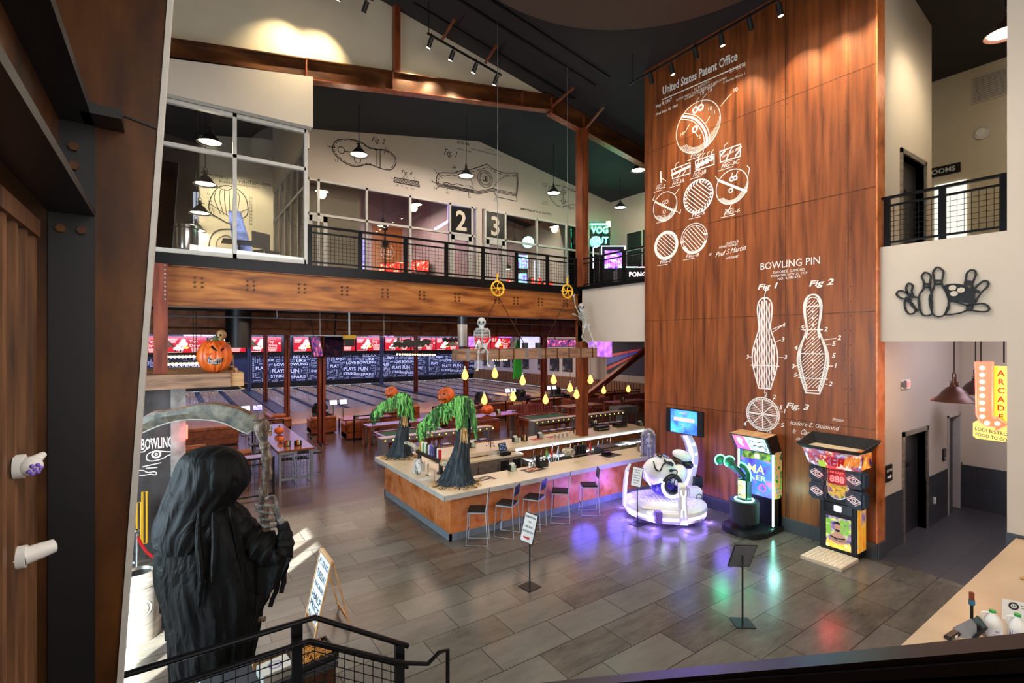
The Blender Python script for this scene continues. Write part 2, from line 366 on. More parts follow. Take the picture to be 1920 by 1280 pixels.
struct('ceiling',MB().box(12.05,17.5,-3.1,RY0,5.6,FL2),M['white'],'ceiling slab of the elevator corridor',smooth=False)
ew=MB();HX=15.05
a0,a1=13.22,14.62;b0,b1=16.2,17.2
def wallY(mb,y0,y1,xs,zs,holes):
 """wall along X with rectangular holes"""
 X_=sorted(set([xs[0],xs[1]]+[h[0]for h in holes]+[h[1]for h in holes]));Z_=sorted(z for z in set([zs[0],zs[1]]+[h[2]for h in holes]+[h[3]for h in holes])if zs[0]<=z<=zs[1])
 for i in range(len(X_)-1):
  for j in range(len(Z_)-1):
   cx,cz=(X_[i]+X_[i+1])/2,(Z_[j]+Z_[j+1])/2
   if any(h[0]<cx<h[1]and h[2]<cz<h[3]for h in holes):continue
   mb.box(X_[i],X_[i+1],y0,y1,Z_[j],Z_[j+1])
wallY(ew,RY0,RY0+.2,(12.05,17.5),(1.18,FL2),[(a0,a1,0,2.32),(b0,b1,0,2.52)])
wallY(ew,RY0,RY0+.2,(12.05,HX),(FL2,12.6),[(13.1,14.5,FL2,8.5)])
struct('wall_corridor',ew,M['white'],'white elevator wall of the corridor and upper landing',smooth=False)
wt=MB();wallY(wt,RY0-.015,RY0+.2,(12.05,17.5),(0,1.18),[(a0,a1,0,2.32),(b0,b1,0,2.52)])
struct('trim_3',wt,M['wains'],'dark slate wainscot tiles on the elevator wall',smooth=False)
struct('wall_corridor',MB().box(17.4,17.6,-3.1,RY0+2,1.12,FL2).box(17.4,17.6,-3.1,9.9,FL2,12.2),M['beige'],'end wall of the corridor and upper landing',smooth=False)
struct('trim_4',MB().box(17.38,17.6,-3.1,RY0,0,1.12),M['wains2'],'dark slate wainscot tiles on the corridor end wall',smooth=False)
struct('wall_shaft',MB().box(12.05,17.5,4.5,4.6,0,FL2),M['dark'],'dark shaft wall behind the elevator doors',smooth=False)
struct('wall_hall',MB().box(12.05,30,9.7,9.9,0,12.5),M['beige'],'near side wall of the hall beyond the rust wall',smooth=False)
struct('wall_hall',MB().box(12.05,17.4,RY0+1.6,RY0+1.8,FL2,12.3),M['beige'],'inner wall of the upper landing',smooth=False)
def elevator(n,x0,x1,z0,z1,label):
 d=thing('door_%d'%n,label,'elevator door',((x0+x1)/2,RY0+.12,z0));d['kind']='structure'
 w=x1-x0;h=z1-z0
 f=MB();f.box(-w/2-.09,-w/2,-.16,.08,0,h+.1).box(w/2,w/2+.09,-.16,.08,0,h+.1).box(-w/2-.09,w/2+.09,-.16,.08,h,h+.1)
 f.build('door_frame',M['inox'],d,smooth=False)
 MB().box(-w/2,-.01,.02,.06,0,h).build('leaf',M['darkdoor'],d,smooth=False)
 MB().box(.0,w/2,.03,.07,0,h).build('leaf',M['darkdoor'],d,smooth=False)
 MB().box(-.06,.2,-.0,.02,h*.66,h*.66+.1).build('floor_sign',M['black'],d)
 return d
M['darkdoor']=mat('dark_door_steel',(62,60,64),.3,.5)
elevator(1,a0,a1,0,2.32,'dark steel elevator door on the ground floor')
elevator(2,13.1,14.5,FL2,8.5,'steel elevator door on the upper landing')
d3=thing('door_3','dark narrow door at the end of the corridor','door',(16.7,RY0+.12,0));d3['kind']='structure'
MB().box(-.5,-.44,-.15,.08,0,2.52).box(.44,.5,-.15,.08,0,2.52).box(-.5,.5,-.15,.08,2.46,2.52).build('door_frame',M['alu'],d3,smooth=False)
MB().box(-.44,.44,.0,.05,0,2.46).build('leaf',M['darkdoor'],d3,smooth=False);MB().bar((-.36,-.04,.95),(-.24,-.04,.95),.02).build('handle',M['chrome'],d3)
struct('floor',MB().box(-5.2,30,BY+.2,26,FL2-.25,FL2).box(12.0,30,9.9,BY+.2,FL2-.25,FL2),M['dark'],'upper floor slab of the balcony',smooth=False)
struct('trim_5',MB().box(-5.2,12.02,BY-.12,BY+.22,FL2-.25,FL2).box(11.82,12.08,RY1,BY,FL2-.1,FL2+.02),M['blackm'],'black steel channel along the balcony edge',smooth=False,bev=.01)
bm_=MB();bm_.box(-5.2,11.95,BY+.0,BY+.04,5.2,FL2-.25)
bt=struct('steel_beam',bm_,M['beam'],'long orange-brown weathered steel beam under the balcony',smooth=False)
MB().box(-5.2,11.95,BY-.14,BY+.16,5.17,5.2).build('bottom_flange',M['alu2']if 'alu2' in M else M['beam2'],bt,smooth=False)
MB().box(-5.2,11.95,BY-.1,BY+.04,FL2-.27,FL2-.25).build('top_flange',M['beam2'],bt,smooth=False)
for u in(372,470,566,646,722,791,857,932,967,1013,1060):
 x=onY(u,550,BY).x
 c=MB()
 for dx in(-.07,.07):
  for dz in(-.1,0,.1):c.cyl((x+dx,BY,5.72+dz),(x+dx,BY-.03,5.72+dz),.028,n=6)
 c.build('bolt_cluster',M['steelb'],bt)
b2=struct('steel_beam',MB().box(-9.9,29.5,22.0,22.05,4.7,5.6),M['beam2'],'brown steel beam with web stiffeners behind the balcony beam',smooth=False)
MB().box(-9.9,29.5,21.86,22.2,4.66,4.7).build('bottom_flange',M['steelr'],b2,smooth=False)
sfx=MB()
x=-9
while x<29:sfx.box(x,x+.03,21.88,22.0,4.7,5.6);x+=1.45
sfx.build('stiffener',M['steelr'],b2,smooth=False)
for y in(31,40,49):
 struct('steel_beam',MB().box(-9.9,29.5,y,y+.2,5.2,5.6),M['steelb'],'dark steel beam across the lane ceiling, frame %d m in'%y,smooth=False)
tag(MB().tube([(-.2,15.5,5.32),(12,15.5,5.32)],.04).tube([(4.2,15.5,5.32),(4.2,15.5,6.07)],.03).tube([(9.2,15.5,5.32),(9.2,15.5,6.07)],.03).build('conduit_pipe',M['grey']),'long grey conduit pipe under the balcony slab','pipe')
tag(MB().tube([(-.2,18.5,5.2),(18,18.5,5.2)],.03).tube([(3,18.5,5.2),(3,18.5,6.07)],.02).tube([(13,18.5,5.2),(13,18.5,6.07)],.02).build('conduit_pipe',M['grey']),'thin grey pipe hanging behind the first conduit','pipe')
tag(MB().tube([(-.2,20.2,4.86),(18,20.2,4.86)],.035).tube([(2,20.2,4.86),(2,20.2,6.07)],.02).tube([(11,20.2,4.86),(11,20.2,6.07)],.02).build('conduit_pipe',M['steelb']),'dark sprinkler pipe in front of the stiffened beam','pipe')
def column(x,y,z0,z1,label,m='steelr',w=.28,foot=True):
 t=MB();t.box(x-w/2,x+w/2,y-w/2,y-w/2+.03,z0,z1).box(x-w/2,x+w/2,y+w/2-.03,y+w/2,z0,z1).box(x-.02,x+.02,y-w/2,y+w/2,z0,z1)
 o=struct('steel_column',t,M[m],label,smooth=False)
 if foot:MB().box(x-w*.8,x+w*.8,y-w*.8,y+w*.8,z0,z0+.03).build('base_plate',M[m],o,smooth=False)
 return o
M['steelo']=nmat('warm_rust_column',[(96,44,22),(138,68,34),(160,84,46)],(3,3,.5),2.5,.38,.2,8)
c12=MB();c12.box(11.9,12.2,12.88,12.92,0,roofZ(12.05)-.55).box(11.9,12.2,13.18,13.22,0,roofZ(12.05)-.55).box(11.9,11.94,12.92,13.18,0,roofZ(12.05)-.55)
struct('steel_column',c12,M['steelo'],'tall orange-brown steel column rising from the bar to the rafter',smooth=False)
pl=struct('steel_column',MB().box(-.3,-.05,BY-.25,BY+.1,3.71,6.06),M['steelr'],'bolted steel post end of the balcony beam beside the tapered column',smooth=False)
bl=MB()
for k in range(9):bl.cyl((-.1,BY-.25,5.3+k*.09),(-.1,BY-.28,5.3+k*.09),.02,n=6)
bl.build('bolt',M['chrome'],pl)
for(x,y)in((5.3,22),(5.55,31),(5.7,40),(17.4,22),(17.4,31),(17.5,40),(29,31),(-5.5,22)):
 column(x,y,0,4.7 if y==22 else 5.2,'red-brown steel column %s, %d m into the hall'%('left of the lanes' if x<12 else 'right of the middle',y))
M['bluelitcol']=mat('blue_lit_column',(70,76,96),.5)  # red-brown column with the blue lane light painted into its colour
for x in(5.7,17.7):column(x,49,0,5.2,'blue-lit column in front of the pin wall at %s'%('the left' if x<9 else 'the middle'),'bluelitcol')
p,q=onY(1206,659,22),onY(1113,732,22);p2=q+(q-p)*.25;p3=p+(p-q)*.35
struct('steel_brace',MB().bar(p2,p3,.3,.3),M['steelr'],'diagonal red-brown steel brace in front of the lane mural',smooth=False)
M['steelw']=nmat('brown_rafter_steel',[(58,30,14),(92,52,25),(126,78,40)],(.6,1,2),1.6,.36,.3,8)
def rafter(x0,x1,zt,label,depth,m,ms):
 y=BY-.02;a=(x0,zt(x0));b=(x1,zt(x1))
 o=struct('steel_rafter',MB().prism([(a[0],a[1]-depth),(b[0],b[1]-depth),b,a],'y',y-.02,y),M[m],label,smooth=False)
 MB().prism([(a[0],a[1]-depth-.03),(b[0],b[1]-depth-.03),(b[0],b[1]-depth),(a[0],a[1]-depth)],'y',y-.16,y+.12).build('bottom_flange',M['steelo'],o,smooth=False)
 MB().prism([(a[0],a[1]-.03),(b[0],b[1]-.03),b,a],'y',y-.16,y+.02).build('top_flange',M[m],o,smooth=False)
 for u in ms:
  x=onY(u,200,BY).x;MB().box(x-.015,x+.015,y-.15,y-.02,zt(x)-depth,zt(x)-.03).build('stiffener',M['steelo'],o,smooth=False)
rafter(-.4,10.53,lambda x:hallZ(x)-.02,'long brown steel rafter rising left to the ridge',.5,'steelw',(572,733,975))
rafter(10.53,18.4,lambda x:roofZ(x)-.02,'brown steel rafter falling right from the ridge',.58,'steelw',(1030,1090,1207))
hx=onY(741,60,BY).x
struct('steel_post',MB().box(hx-.09,hx+.09,BY-.16,BY,hallZ(hx)-.05,roofZ(hx)),M['steelo'],'short brown steel post between rafter and roof',smooth=False)
for(u1,v1,u2,v2)in((828,76,851,37),(910,118,930,86),(1035,200,1075,165),(1098,241,1132,200)):
 a=onY(u1,v1,BY-.2);b=onY(u2,v2,BY-1.3);b.z=min(b.z,roofZ(b.x)-.02)
 tag(MB().bar(a,b,.06).build('fly_brace',M['red2']if 'red2' in M else M['steelo'],smooth=False),'reddish steel fly brace from rafter to roof, %s'%{828:'left of the four',910:'second of the four',1035:'above the ridge',1098:'right of the ridge'}[u1],'brace')
rc=MB();rc.lathe([(3.98,0),(4.06,0),(4.06,.22),(3.98,.22)],(6.55,5.2,12.0),96);rc.lathe([(0,0),(3.98,0)],(6.55,5.2,12.03),96)
M['disc']=mat('dark_brown_ceiling_disc',(66,48,36),.7)
tag(rc.build('ceiling_disc',M['disc'],ang=.3),'large dark brown round disc hanging under the lobby ceiling','ceiling disc')
for k,yk in enumerate((12.5,11.5,10.9)):tag(MB().bar((5.4+k*.4,yk,roofZ(5.4+k*.4)-.03),(11.2,yk,roofZ(11.2)-.03),.06,.05).build('conduit_rail',M['black']),'black conduit rail on the dark ceiling, %s'%('nearest the steel frame','middle one','nearest the disc')[k],'rail')
tc=MB();cy=4.15
xr=lambda z:.0+(z-6.76)*.0585-.02 if z<7 else 0
def XR(z):return-.018-(6.76-z)*.0594
tc.add([(-1.1,cy,-.0),(XR(0),cy,0),(XR(11),cy,11),(-1.1,cy,11),(-1.1,cy+.03,0),(XR(0),cy+.03,0),(XR(11),cy+.03,11),(-1.1,cy+.03,11)],[(0,1,2,3),(4,7,6,5),(1,5,6,2)])
tcol=struct('steel_column',tc,M['steelb'],'wide tapered dark brown steel column at the left',smooth=False)
fl=MB();fl.add([(XR(0),cy-.02,0),(XR(11),cy-.02,11),(XR(11),cy+.2,11),(XR(0),cy+.2,0),(XR(0)+.03,cy-.02,0),(XR(11)+.03,cy-.02,11),(XR(11)+.03,cy+.2,11),(XR(0)+.03,cy+.2,0)],[(0,1,2,3),(4,7,6,5),(0,4,5,1),(1,5,6,2),(2,6,7,3),(3,7,4,0)])
fl.build('flange',M['alu'],tcol,smooth=False)
MB().bar((-.42,cy-.004,5.93),(XR(5.8),cy-.004,5.85),.02,.012).build('weld_seam',M['black'],tcol,smooth=False)
nb=struct('steel_beam',MB().box(-.6,-.57,-1,cy,5.25,6.3),M['steelb'],'dark steel beam running along the near left wall',smooth=False)
MB().box(-.62,-.4,-1,cy,5.2,5.25).build('bottom_flange',M['black'],nb,smooth=False);MB().box(-.62,-.4,-1,cy,5.78,5.84).build('top_flange',M['black'],nb,smooth=False)
MB().box(-.45,-.25,cy-.25,cy,5.78,5.84).build('gusset',M['black'],nb,smooth=False)
bb=MB()
for z in(5.62,5.5,5.38):bb.cyl((-.5,cy-.02,z),(-.5,cy-.06,z),.028,n=6)
for x in(-.56,-.46):bb.cyl((x,cy-.02,5.1),(x,cy-.06,5.1),.026,n=6)
bb.build('bolt',M['steelb'],nb)
MB().box(-.62,-.4,cy-.03,cy-.005,0,5.8).build('end_plate',M['black'],nb,smooth=False)
sw=struct('wall_slats',MB().box(-.85,-.8,-1,cy-.1,0,5.2),M['steelb'],'timber slat screen at the near left',smooth=False)
sl=MB();y=-.2
while y<cy-.15:sl.box(-.78,-.66,y,y+.07,0,5.02);y+=.22
sl.build('slats',M['woody'],sw,smooth=False);MB().box(-.79,-.64,-1,cy-.12,5.02,5.12).build('top_rail',M['woody'],sw,smooth=False)
# ---------------------------------------------------------------- railings
def railing(name,label,A,B,n,h=.97,sp=.1,w=.1,curb=.0,xs=None):
 A=Vector(A);B=Vector(B);d=(B-A);L_=d.length;d.normalize()
 o=thing(name,label,'railing',A,math.atan2(d.y,d.x))
 ts=xs or[L_*k/(n-1)for k in range(n)]
 for t in ts:MB().box(t-w/2,t+w/2,-w/3,w/3,0,h).build('post',M['blackm'],o,smooth=False)
 MB().box(-w/2,L_+w/2,-.04,.04,h,h+.05).build('top_rail',M['blackm'],o,smooth=False)
 m=MB()
 for i in range(len(ts)-1):
  a,b=ts[i]+w/2,ts[i+1]-w/2
  MB().box(a,b,-.02,.02,h-.16,h-.12).build('mid_rail',M['blackm'],o,smooth=False);MB().box(a,b,-.02,.02,.07,.11).build('bottom_rail',M['blackm'],o,smooth=False)
  x=a+sp*.6
  while x<b:m.box(x-.004,x+.004,-.005,.003,.11,h-.16);x+=sp
  z=.11+sp
  while z<h-.18:m.box(a,b,-.003,.005,z-.004,z+.004);z+=sp
 m.build('mesh_panel',M['blackm'],o,smooth=False)
 return o
railing('balcony_railing','black mesh railing along the long front balcony',(2.87,BY-.03,FL2),(11.75,BY-.03,FL2),8)
railing('balcony_railing','black mesh railing of the side balcony between column and rust wall',(11.98,BY-.1,FL2),(11.98,RY1,FL2),4,xs=[0,1.0,2.0,3.03])
railing('balcony_railing','black mesh railing above the bowling pin sign',(11.95,RY0-.06,FL2),(11.95,2.2,FL2),3,xs=[.06,.93,1.76])
k3=thing('stair_railing','black landing and stair railing in front of the robed figure','railing',(0,0,0))
C0=onZ(590,1157,1.61);e0=C0+Vector((-1.6,0,0));e1=C0+Vector((.0,0,0));pe=(C0.x+.96,C0.y,1.0)
dn=Vector((1,0,-.62))
def rp(t,dz):return(C0.x+t,C0.y,C0.z+dz+(-.64*t if t>0 else 0))
MB().tube([rp(-2.1,0),rp(0,0),rp(1.0,0)],.028,10).build('top_rail',M['blackm'],k3)
MB().tube([rp(-2.1,-.24),rp(-.05,-.24),rp(1.0,-.24)],.02,8).tube([(C0.x-2.1,C0.y-.1,C0.z-.16),(C0.x-.07,C0.y-.1,C0.z-.16),(C0.x+.9,C0.y-.1,C0.z-.74),(C0.x+1.2,C0.y-.1,C0.z-.86),(C0.x+1.34,C0.y-.1,C0.z-.78),(C0.x+1.45,C0.y-.1,C0.z-.79),(C0.x+1.45,C0.y-.1,C0.z-1.25)],.024,10).build('handrail',M['blackm'],k3)
for t,zb in((-.17,0.58),(.9,0)):MB().box(C0.x+t-.05,C0.x+t+.05,C0.y-.03,C0.y+.03,zb,C0.z-(.64*t if t>0 else 0)).build('post',M['blackm'],k3,smooth=False)
mm=MB();t=-2.0
while t<.86:
 if not-.24<t<-.1:a=rp(t,-.25);mm.box(a[0]-.004,a[0]+.004,a[1]-.004,a[1]+.004,.62-max(0,t)*.64+.05,a[2])
 t+=.1
for k in range(8):
 mm.bar(rp(-2.0,-.34-.1*k),rp(0,-.34-.1*k),.008);mm.bar(rp(0,-.34-.1*k),rp(.86,-.34-.1*k),.008)
mm.build('mesh_panel',M['blackm'],k3,smooth=False)
st=MB();st.box(-1.1,C0.x,3.2,C0.y-.02,0,.58)
for k in range(3):st.box(C0.x+k*.3,C0.x+k*.3+.3,3.9,C0.y-.02,0,.58-(k+1)*.15)
struct('stair_landing',st,M['darktile'],'low dark landing with three steps down to the lobby floor',smooth=False)
sf=MB()
for k in range(12):sf.box(-.55,1.15,2.95-k*.28,3.23-k*.28,.0 if k==11 else .58+k*.17-.1,.58+(k+1)*.17)
struct('stair_flight',sf,M['darktile'],'dark flight of stairs rising from the landing to the camera side',smooth=False)
g=thing('stair_guard','black stair guard rail crossing the bottom right corner','railing',(0,0,0))
ga=Vector((1.226,.976,3.4));gb=Vector((1.226,.2,3.89));gd=(ga-gb)
gp=ga+gd*1.6;gq=gb-gd*.35
MB().bar(gp+Vector((.03,0,-.05)),gq+Vector((.03,0,-.05)),.11,.05).build('top_rail',M['black'],g,bev=.012)
MB().bar(gp+Vector((.0,0,-.12)),gq+Vector((.0,0,-.12)),.05,.12).build('stringer',M['blackm'],g,bev=.008)
for t in(0.2,1.5):c=gb+gd*t;MB().box(c.x-.0,c.x+.06,c.y-.03,c.y+.03,c.z-1.05,c.z-.1).build('post',M['blackm'],g,smooth=False)
# ================================================================ lettering and line drawing
GLY={}
def load_glyphs():
 chars="ABCDEFGHIJKLMNOPQRSTUVWXYZabcdefghijklmnopqrstuvwxyz0123456789.,-&:!#'/"
 tmp=[]
 def mk(s,off):
  c=bpy.data.curves.new('g','FONT');c.body=s;c.resolution_u=2;c.offset=off
  o=bpy.data.objects.new('g',c);COL.objects.link(o);tmp.append(o);return o
 a=mk('||',0);items=[(ch,b,mk(ch,.022 if b else 0),mk('|'+ch+'|',0))for ch in chars for b in(0,1)]
 bpy.context.view_layer.update();dg=bpy.context.evaluated_depsgraph_get()
 for ch,b,o,w in items:
  me=bpy.data.meshes.new_from_object(o.evaluated_get(dg))
  GLY[ch,b]=([tuple(v.co[:2])for v in me.vertices],[tuple(p.vertices)for p in me.polygons],w.dimensions.x-a.dimensions.x)
  bpy.data.meshes.remove(me)
 for o in tmp:
  c=o.data;bpy.data.objects.remove(o);bpy.data.curves.remove(c)
load_glyphs()
def text(mb,s,P,u,v,h,w=None,bold=0,align='l',slant=0,sp=0,gap=1.0):
 """letters as flat shapes: P maps plane coords to 3D, (u,v) baseline start, h cap height, w fitted width"""
 k=h/.72;adv=[(.28 if ch==' ' else GLY.get((ch,bold),GLY['-',0])[2])+sp for ch in s]
 tot=sum(adv)*k;sx=k*(w/tot if w else 1)
 if w:tot=w
 x=u-(tot/2 if align=='c' else tot if align=='r' else 0)
 for ch,a in zip(s,adv):
  if ch!=' ' and(ch,bold)in GLY:
   gv,gf,_=GLY[ch,bold]
   mb.add([P(x+px*sx+slant*py*k,v+py*k)for px,py in gv],gf)
  x+=a*sx
 return mb
def textv(mb,s,P,u,v,h,step):
 for i,ch in enumerate(s):text(mb,ch,P,u,v-i*step,h,align='c',bold=1)
def circ(cx,cz,r,n=40,a0=0,a1=2*PI,ry=None):
 return[(cx+r*math.cos(a0+(a1-a0)*i/n),cz+(ry or r)*math.sin(a0+(a1-a0)*i/n))for i in range(n+(0 if a1-a0>=2*PI-1e-6 else 1))]
def cat(pts,n=6,closed=False):
 """smooth curve through 2D points"""
 out=[];m=len(pts)
 for i in range(m if closed else m-1):
  g=(lambda k:pts[k%m])if closed else(lambda k:pts[max(0,min(m-1,k))])
  p0,p1,p2,p3=g(i-1),g(i),g(i+1),g(i+2)
  for j in range(n):
   t=j/n
   out.append(tuple(.5*(2*p1[d]+(p2[d]-p0[d])*t+(2*p0[d]-5*p1[d]+4*p2[d]-p3[d])*t*t+(3*p1[d]-p0[d]-3*p2[d]+p3[d])*t**3)for d in range(len(p1))))
 if not closed:out.append(tuple(pts[-1]))
 return out
def hatch(mb,inside,P,x0,x1,z0,z1,step,ang,w,n=60):
 """parallel lines clipped to a shape"""
 ca,sa=math.cos(ang),math.sin(ang);cx,cz=(x0+x1)/2,(z0+z1)/2;Rr=math.hypot(x1-x0,z1-z0)/2
 k=-Rr
 while k<Rr:
  run=None
  for i in range(n+1):
   t=-Rr+2*Rr*i/n;p=(cx+t*ca-k*sa,cz+t*sa+k*ca)
   if inside(*p):
    if run is None:run=p
    last=p
   elif run is not None:
    mb.strip([run,last],w,P);run=None
  if run is not None:mb.strip([run,last],w,P)
  k+=step
# ================================================================ pendant lamps
def shade_parts(root,r,mt='black',lit=1):
 MB().lathe([(r*.16,r*1.0),(r*.2,r*.8),(r*.34,r*.72),(r*.52,r*.5),(r*.68,r*.26),(r*.98,r*.02),(r,-.02*r),(r*.96,-.02*r),(r*.66,.2*r),(r*.5,.44*r),(0,.6*r)],n=28).build('lamp_shade',M[mt],root)
 MB().lathe([(0,.12*r),(r*.8,.1*r)],n=28).build('lamp_face' if lit else 'diffuser',M['lampface']if lit else M['white'],root)
 c=MB();c.cyl((0,0,r*.98),(0,0,r*1.3),r*.1,n=10)
 c.tube([(-r*.2,0,r*1.0),(-r*.2,0,r*1.45),(0,0,r*1.6),(r*.2,0,r*1.45),(r*.2,0,r*1.0)],r*.03,6)
 c.bar((-r*.45,0,r*1.05),(r*.45,0,r*1.05),r*.05)
 c.build('lamp_bracket',M[mt],root)
def pendant(loc,r,top,label,mt='black',lit=1,power=0,group='pendant lamps'):
 t=thing('pendant_lamp',label,'lamp',loc,.6,group);shade_parts(t,r,mt,lit)
 MB().cyl((0,0,r*1.5),(0,0,top-loc[2]),.012,n=6).build('cord',M['black'],t)
 if power:light('POINT','pendant_light',(loc[0],loc[1],loc[2]-r*.35),power,WARM,None,r*.5)
 return t
for i,(u,v)in enumerate(((673,291),(874,331),(1038,363),(1163,390))):
 p=onY(u,v,15.4);pendant(p,.3,hallZ(p.x),'black bell pendant lamp hanging before the shoe drawings, %s'%('leftmost over the sole','over the shoe toe','over the right-hand sole','rightmost near the side balcony')[i],power=30,group='pendant lamps of the gallery')
p=onY(1197,320,13.9);pendant(p,.33,roofZ(p.x),'lit bell pendant lamp beside the top left edge of the rust wall',power=20)
M['brownm']=mat('brown_bronze_metal',(74,50,44),.35,.6)
p=onY(1789,752,3.1);pendant(p,.37,5.6,'large unlit bronze bell pendant in front of the elevator','brownm',0)
p=onY(1829,738,3.3);pendant(p,.37,5.6,'bronze bell pendant partly behind the arcade sign','brownm',0)
p=onX(1885,64,13.6);pendant(p,.33,roofZ(p.x),'lit bell pendant at the top right over the upper landing','brownm',1,60)
light('AREA','corridor_light',(14.5,1.6,5.5),90,(.86,.8,1.0),(14.5,1.6,0),3,2)
# ================================================================ upper storefront at Y = 17.7
SY=17.7;ST=9.95
xm=[onY(u,350,SY).x for u in(577,596.6,687,768.5,843,884.6,893,903.8,909,946.7,1006,1060,1103,1150)]
XL,XR_=2.84,18.3
sw=MB()
sw.prism([(XL,ST),(18.3,ST),(18.3,hallZ(18.3)),(10.53,12.73),(XL,hallZ(XL))],'y',SY,SY+.2)
sw.box(xm[6],xm[7],SY,SY+.2,FL2,ST);sw.box(xm[13],XR_,SY,SY+.2,FL2,ST)
struct('wall_gallery',sw,M['white'],'white gable wall with the bowling shoe drawings',smooth=False)
def frames(xs,z0,z1,zt,y,w=.08):
 m=MB()
 for x in xs:m.box(x-w/2,x+w/2,y-.06,y+.06,z0,z1)
 m.box(xs[0],xs[-1],y-.06,y+.06,z1-.08,z1);m.box(xs[0],xs[-1],y-.06,y+.06,zt-.04,zt+.04);m.box(xs[0],xs[-1],y-.06,y+.06,z0,z0+.1)
 return m
def gwin(n,xs,y,z0,z1,zt,label):
 w=struct('window_%d'%n,frames(xs,z0,z1,zt,y),M['alu'],label,smooth=False)
 for i in range(len(xs)-1):MB().box(xs[i]+.04,xs[i+1]-.04,y-.006,y+.006,z0+.1,z1-.08).build('pane',M['glass'],w,smooth=False)
 return w
gwin(1,xm[0:7],SY,FL2,ST,8.74,'aluminium storefront glazing left of the narrow pier')
gwin(2,xm[8:14],SY,FL2,ST,8.74,'aluminium storefront glazing right of the narrow pier')
def gdoor(n,x0,x1,label):
 d=struct('door_%d'%n,MB().box(x0,x0+.14,SY-.05,SY+.05,FL2,8.7).box(x1-.14,x1,SY-.05,SY+.05,FL2,8.7).box(x0,x1,SY-.05,SY+.05,8.5,8.7).box(x0,x1,SY-.05,SY+.05,FL2,FL2+.2),M['alu'],label,smooth=False)
 MB().bar((x1-.2,SY-.12,7.2),(x1-.2,SY-.12,7.7),.03).build('handle',M['chrome'],d)
gdoor(4,xm[4]+.06,xm[5]-.04,'glass door below the number 2');gdoor(5,xm[8]+.06,xm[9]-.04,'glass door below the number 3');gdoor(6,xm[0],xm[1]+.3,'glass door at the left end of the storefront')
for(dg_,xa,xb)in(('2',xm[4],xm[5]),('3',xm[8],xm[9])):
 s_=thing('number_sign','big pale number %s on a dark glass panel over its door'%('two' if dg_=='2' else 'three'),'sign',((xa+xb)/2,SY-.03,8.78))
 MB().box(-(xb-xa)/2+.05,(xb-xa)/2-.05,0,.01,.02,1.06).build('backing',M['black'],s_,smooth=False)
 t_=MB();text(t_,dg_,lambda a,b:(a,-.01,b),0,.14,.8,.52,1,'c');t_.build('numeral',M['beige'],s_,smooth=False)
struct('wall_room',MB().box(XL,18.3,24.6,24.8,FL2,13),M['pinkish'],'pale rose back wall of the upper game rooms',smooth=False)
struct('wall_room',MB().box(xm[6],xm[7],SY+.2,24.6,FL2,13),M['pinkish'],'pale rose partition between the two game rooms',smooth=False)
struct('wall_room',MB().box(18.1,18.3,SY+.2,24.6,FL2,13),M['beige'],'end wall of the second game room',smooth=False)
struct('wall_hall_right',MB().box(18.3,18.5,9.9,SY+.2,FL2,12),M['white'],'white side wall of the gallery with a dark window',smooth=False)
y0,y1=onX(1209,450,18.29).y-1,onX(1175,450,18.29).y
w7=struct('window_3',MB().box(18.2,18.3,y0,y0+.08,7.2,9.7).box(18.2,18.3,y1-.08,y1,7.2,9.7).box(18.2,18.3,y0,y1,9.62,9.7).box(18.2,18.3,(y0+y1)/2,(y0+y1)/2+.06,7.2,9.7),M['alu'],'window in the side wall beside the rust wall',smooth=False)
MB().box(18.24,18.27,y0,y1,7.2,9.62).build('pane',M['black'],w7,smooth=False)
light('AREA','game_room_fill',(7,21.3,10.6),200,(1,.84,.8),(7,21.3,6),5,3,gl=False)  # added ambient fill for the left game room, besides its pendants
light('AREA','game_room_fill',(14.5,21.3,10.6),180,(.95,.88,.92),(14.5,21.3,6),5,3,gl=False)  # same kind of added fill for the right game room
for i,(u,v)in enumerate(((611,357),(782,384),(636,442),(610,486),(718,424),(958,352),(1045,424),(965,455),(952,505))):
 y=19.2+(i%4)*1.1;p=onY(u,v,y)
 pendant(p,.26,hallZ(p.x),'small lit pendant lamp inside the game rooms, %s'%('top left pane','left of number 2','above the railing in the left room','lowest in the left room','beside the round fan','behind number 3','right end pane','right of door 3','lowest in the right room')[i],group='pendant lamps in the game rooms')
p=onY(722,408,19)
rf=thing('ring_lamp','round ring fixture with a figure on a dark pole inside the game room','lamp',p)
MB().tube(circ3:=[(.24*math.cos(a*PI/12),0,.24*math.sin(a*PI/12))for a in range(24)],.02,6,closed=True).build('ring',M['grey'],rf)
MB().cyl((0,0,-.24),(0,0,FL2-p.z),.03,n=8).box(-.09,.09,-.05,.05,-.5,-.28).box(-.12,.12,-.08,.08,-1.2,-.9).build('pole',M['black'],rf);MB().bar((0,0,.24),(0,0,2),.015).build('cord',M['black'],rf)
M['redscr']=emi2('red_game_front',[(200,24,24),(240,60,40),(250,220,180)],1.4,9,(1,1,1),.4,.68)
M['cyanscr']=emi2('colourful_game_screen',[(60,120,235),(150,90,240),(90,240,200),(240,250,255)],2.2,5,(1,1,1),.3,.7)
def gcab(loc,w,h,label,mt,rz=0,top=None):
 t=thing('arcade_cabinet',label,'arcade machine',loc,rz)
 MB().box(-w/2,w/2,0,.7,0,h).build('cabinet',M['black'],t,bev=.02)
 MB().box(-w/2+.05,w/2-.05,-.02,.0,.35,h*.62).build('front_panel',M[mt],t,smooth=False)
 MB().box(-w/2+.02,w/2-.02,-.04,.0,h*.72,h-.05).build('marquee',M[top or mt],t,smooth=False)
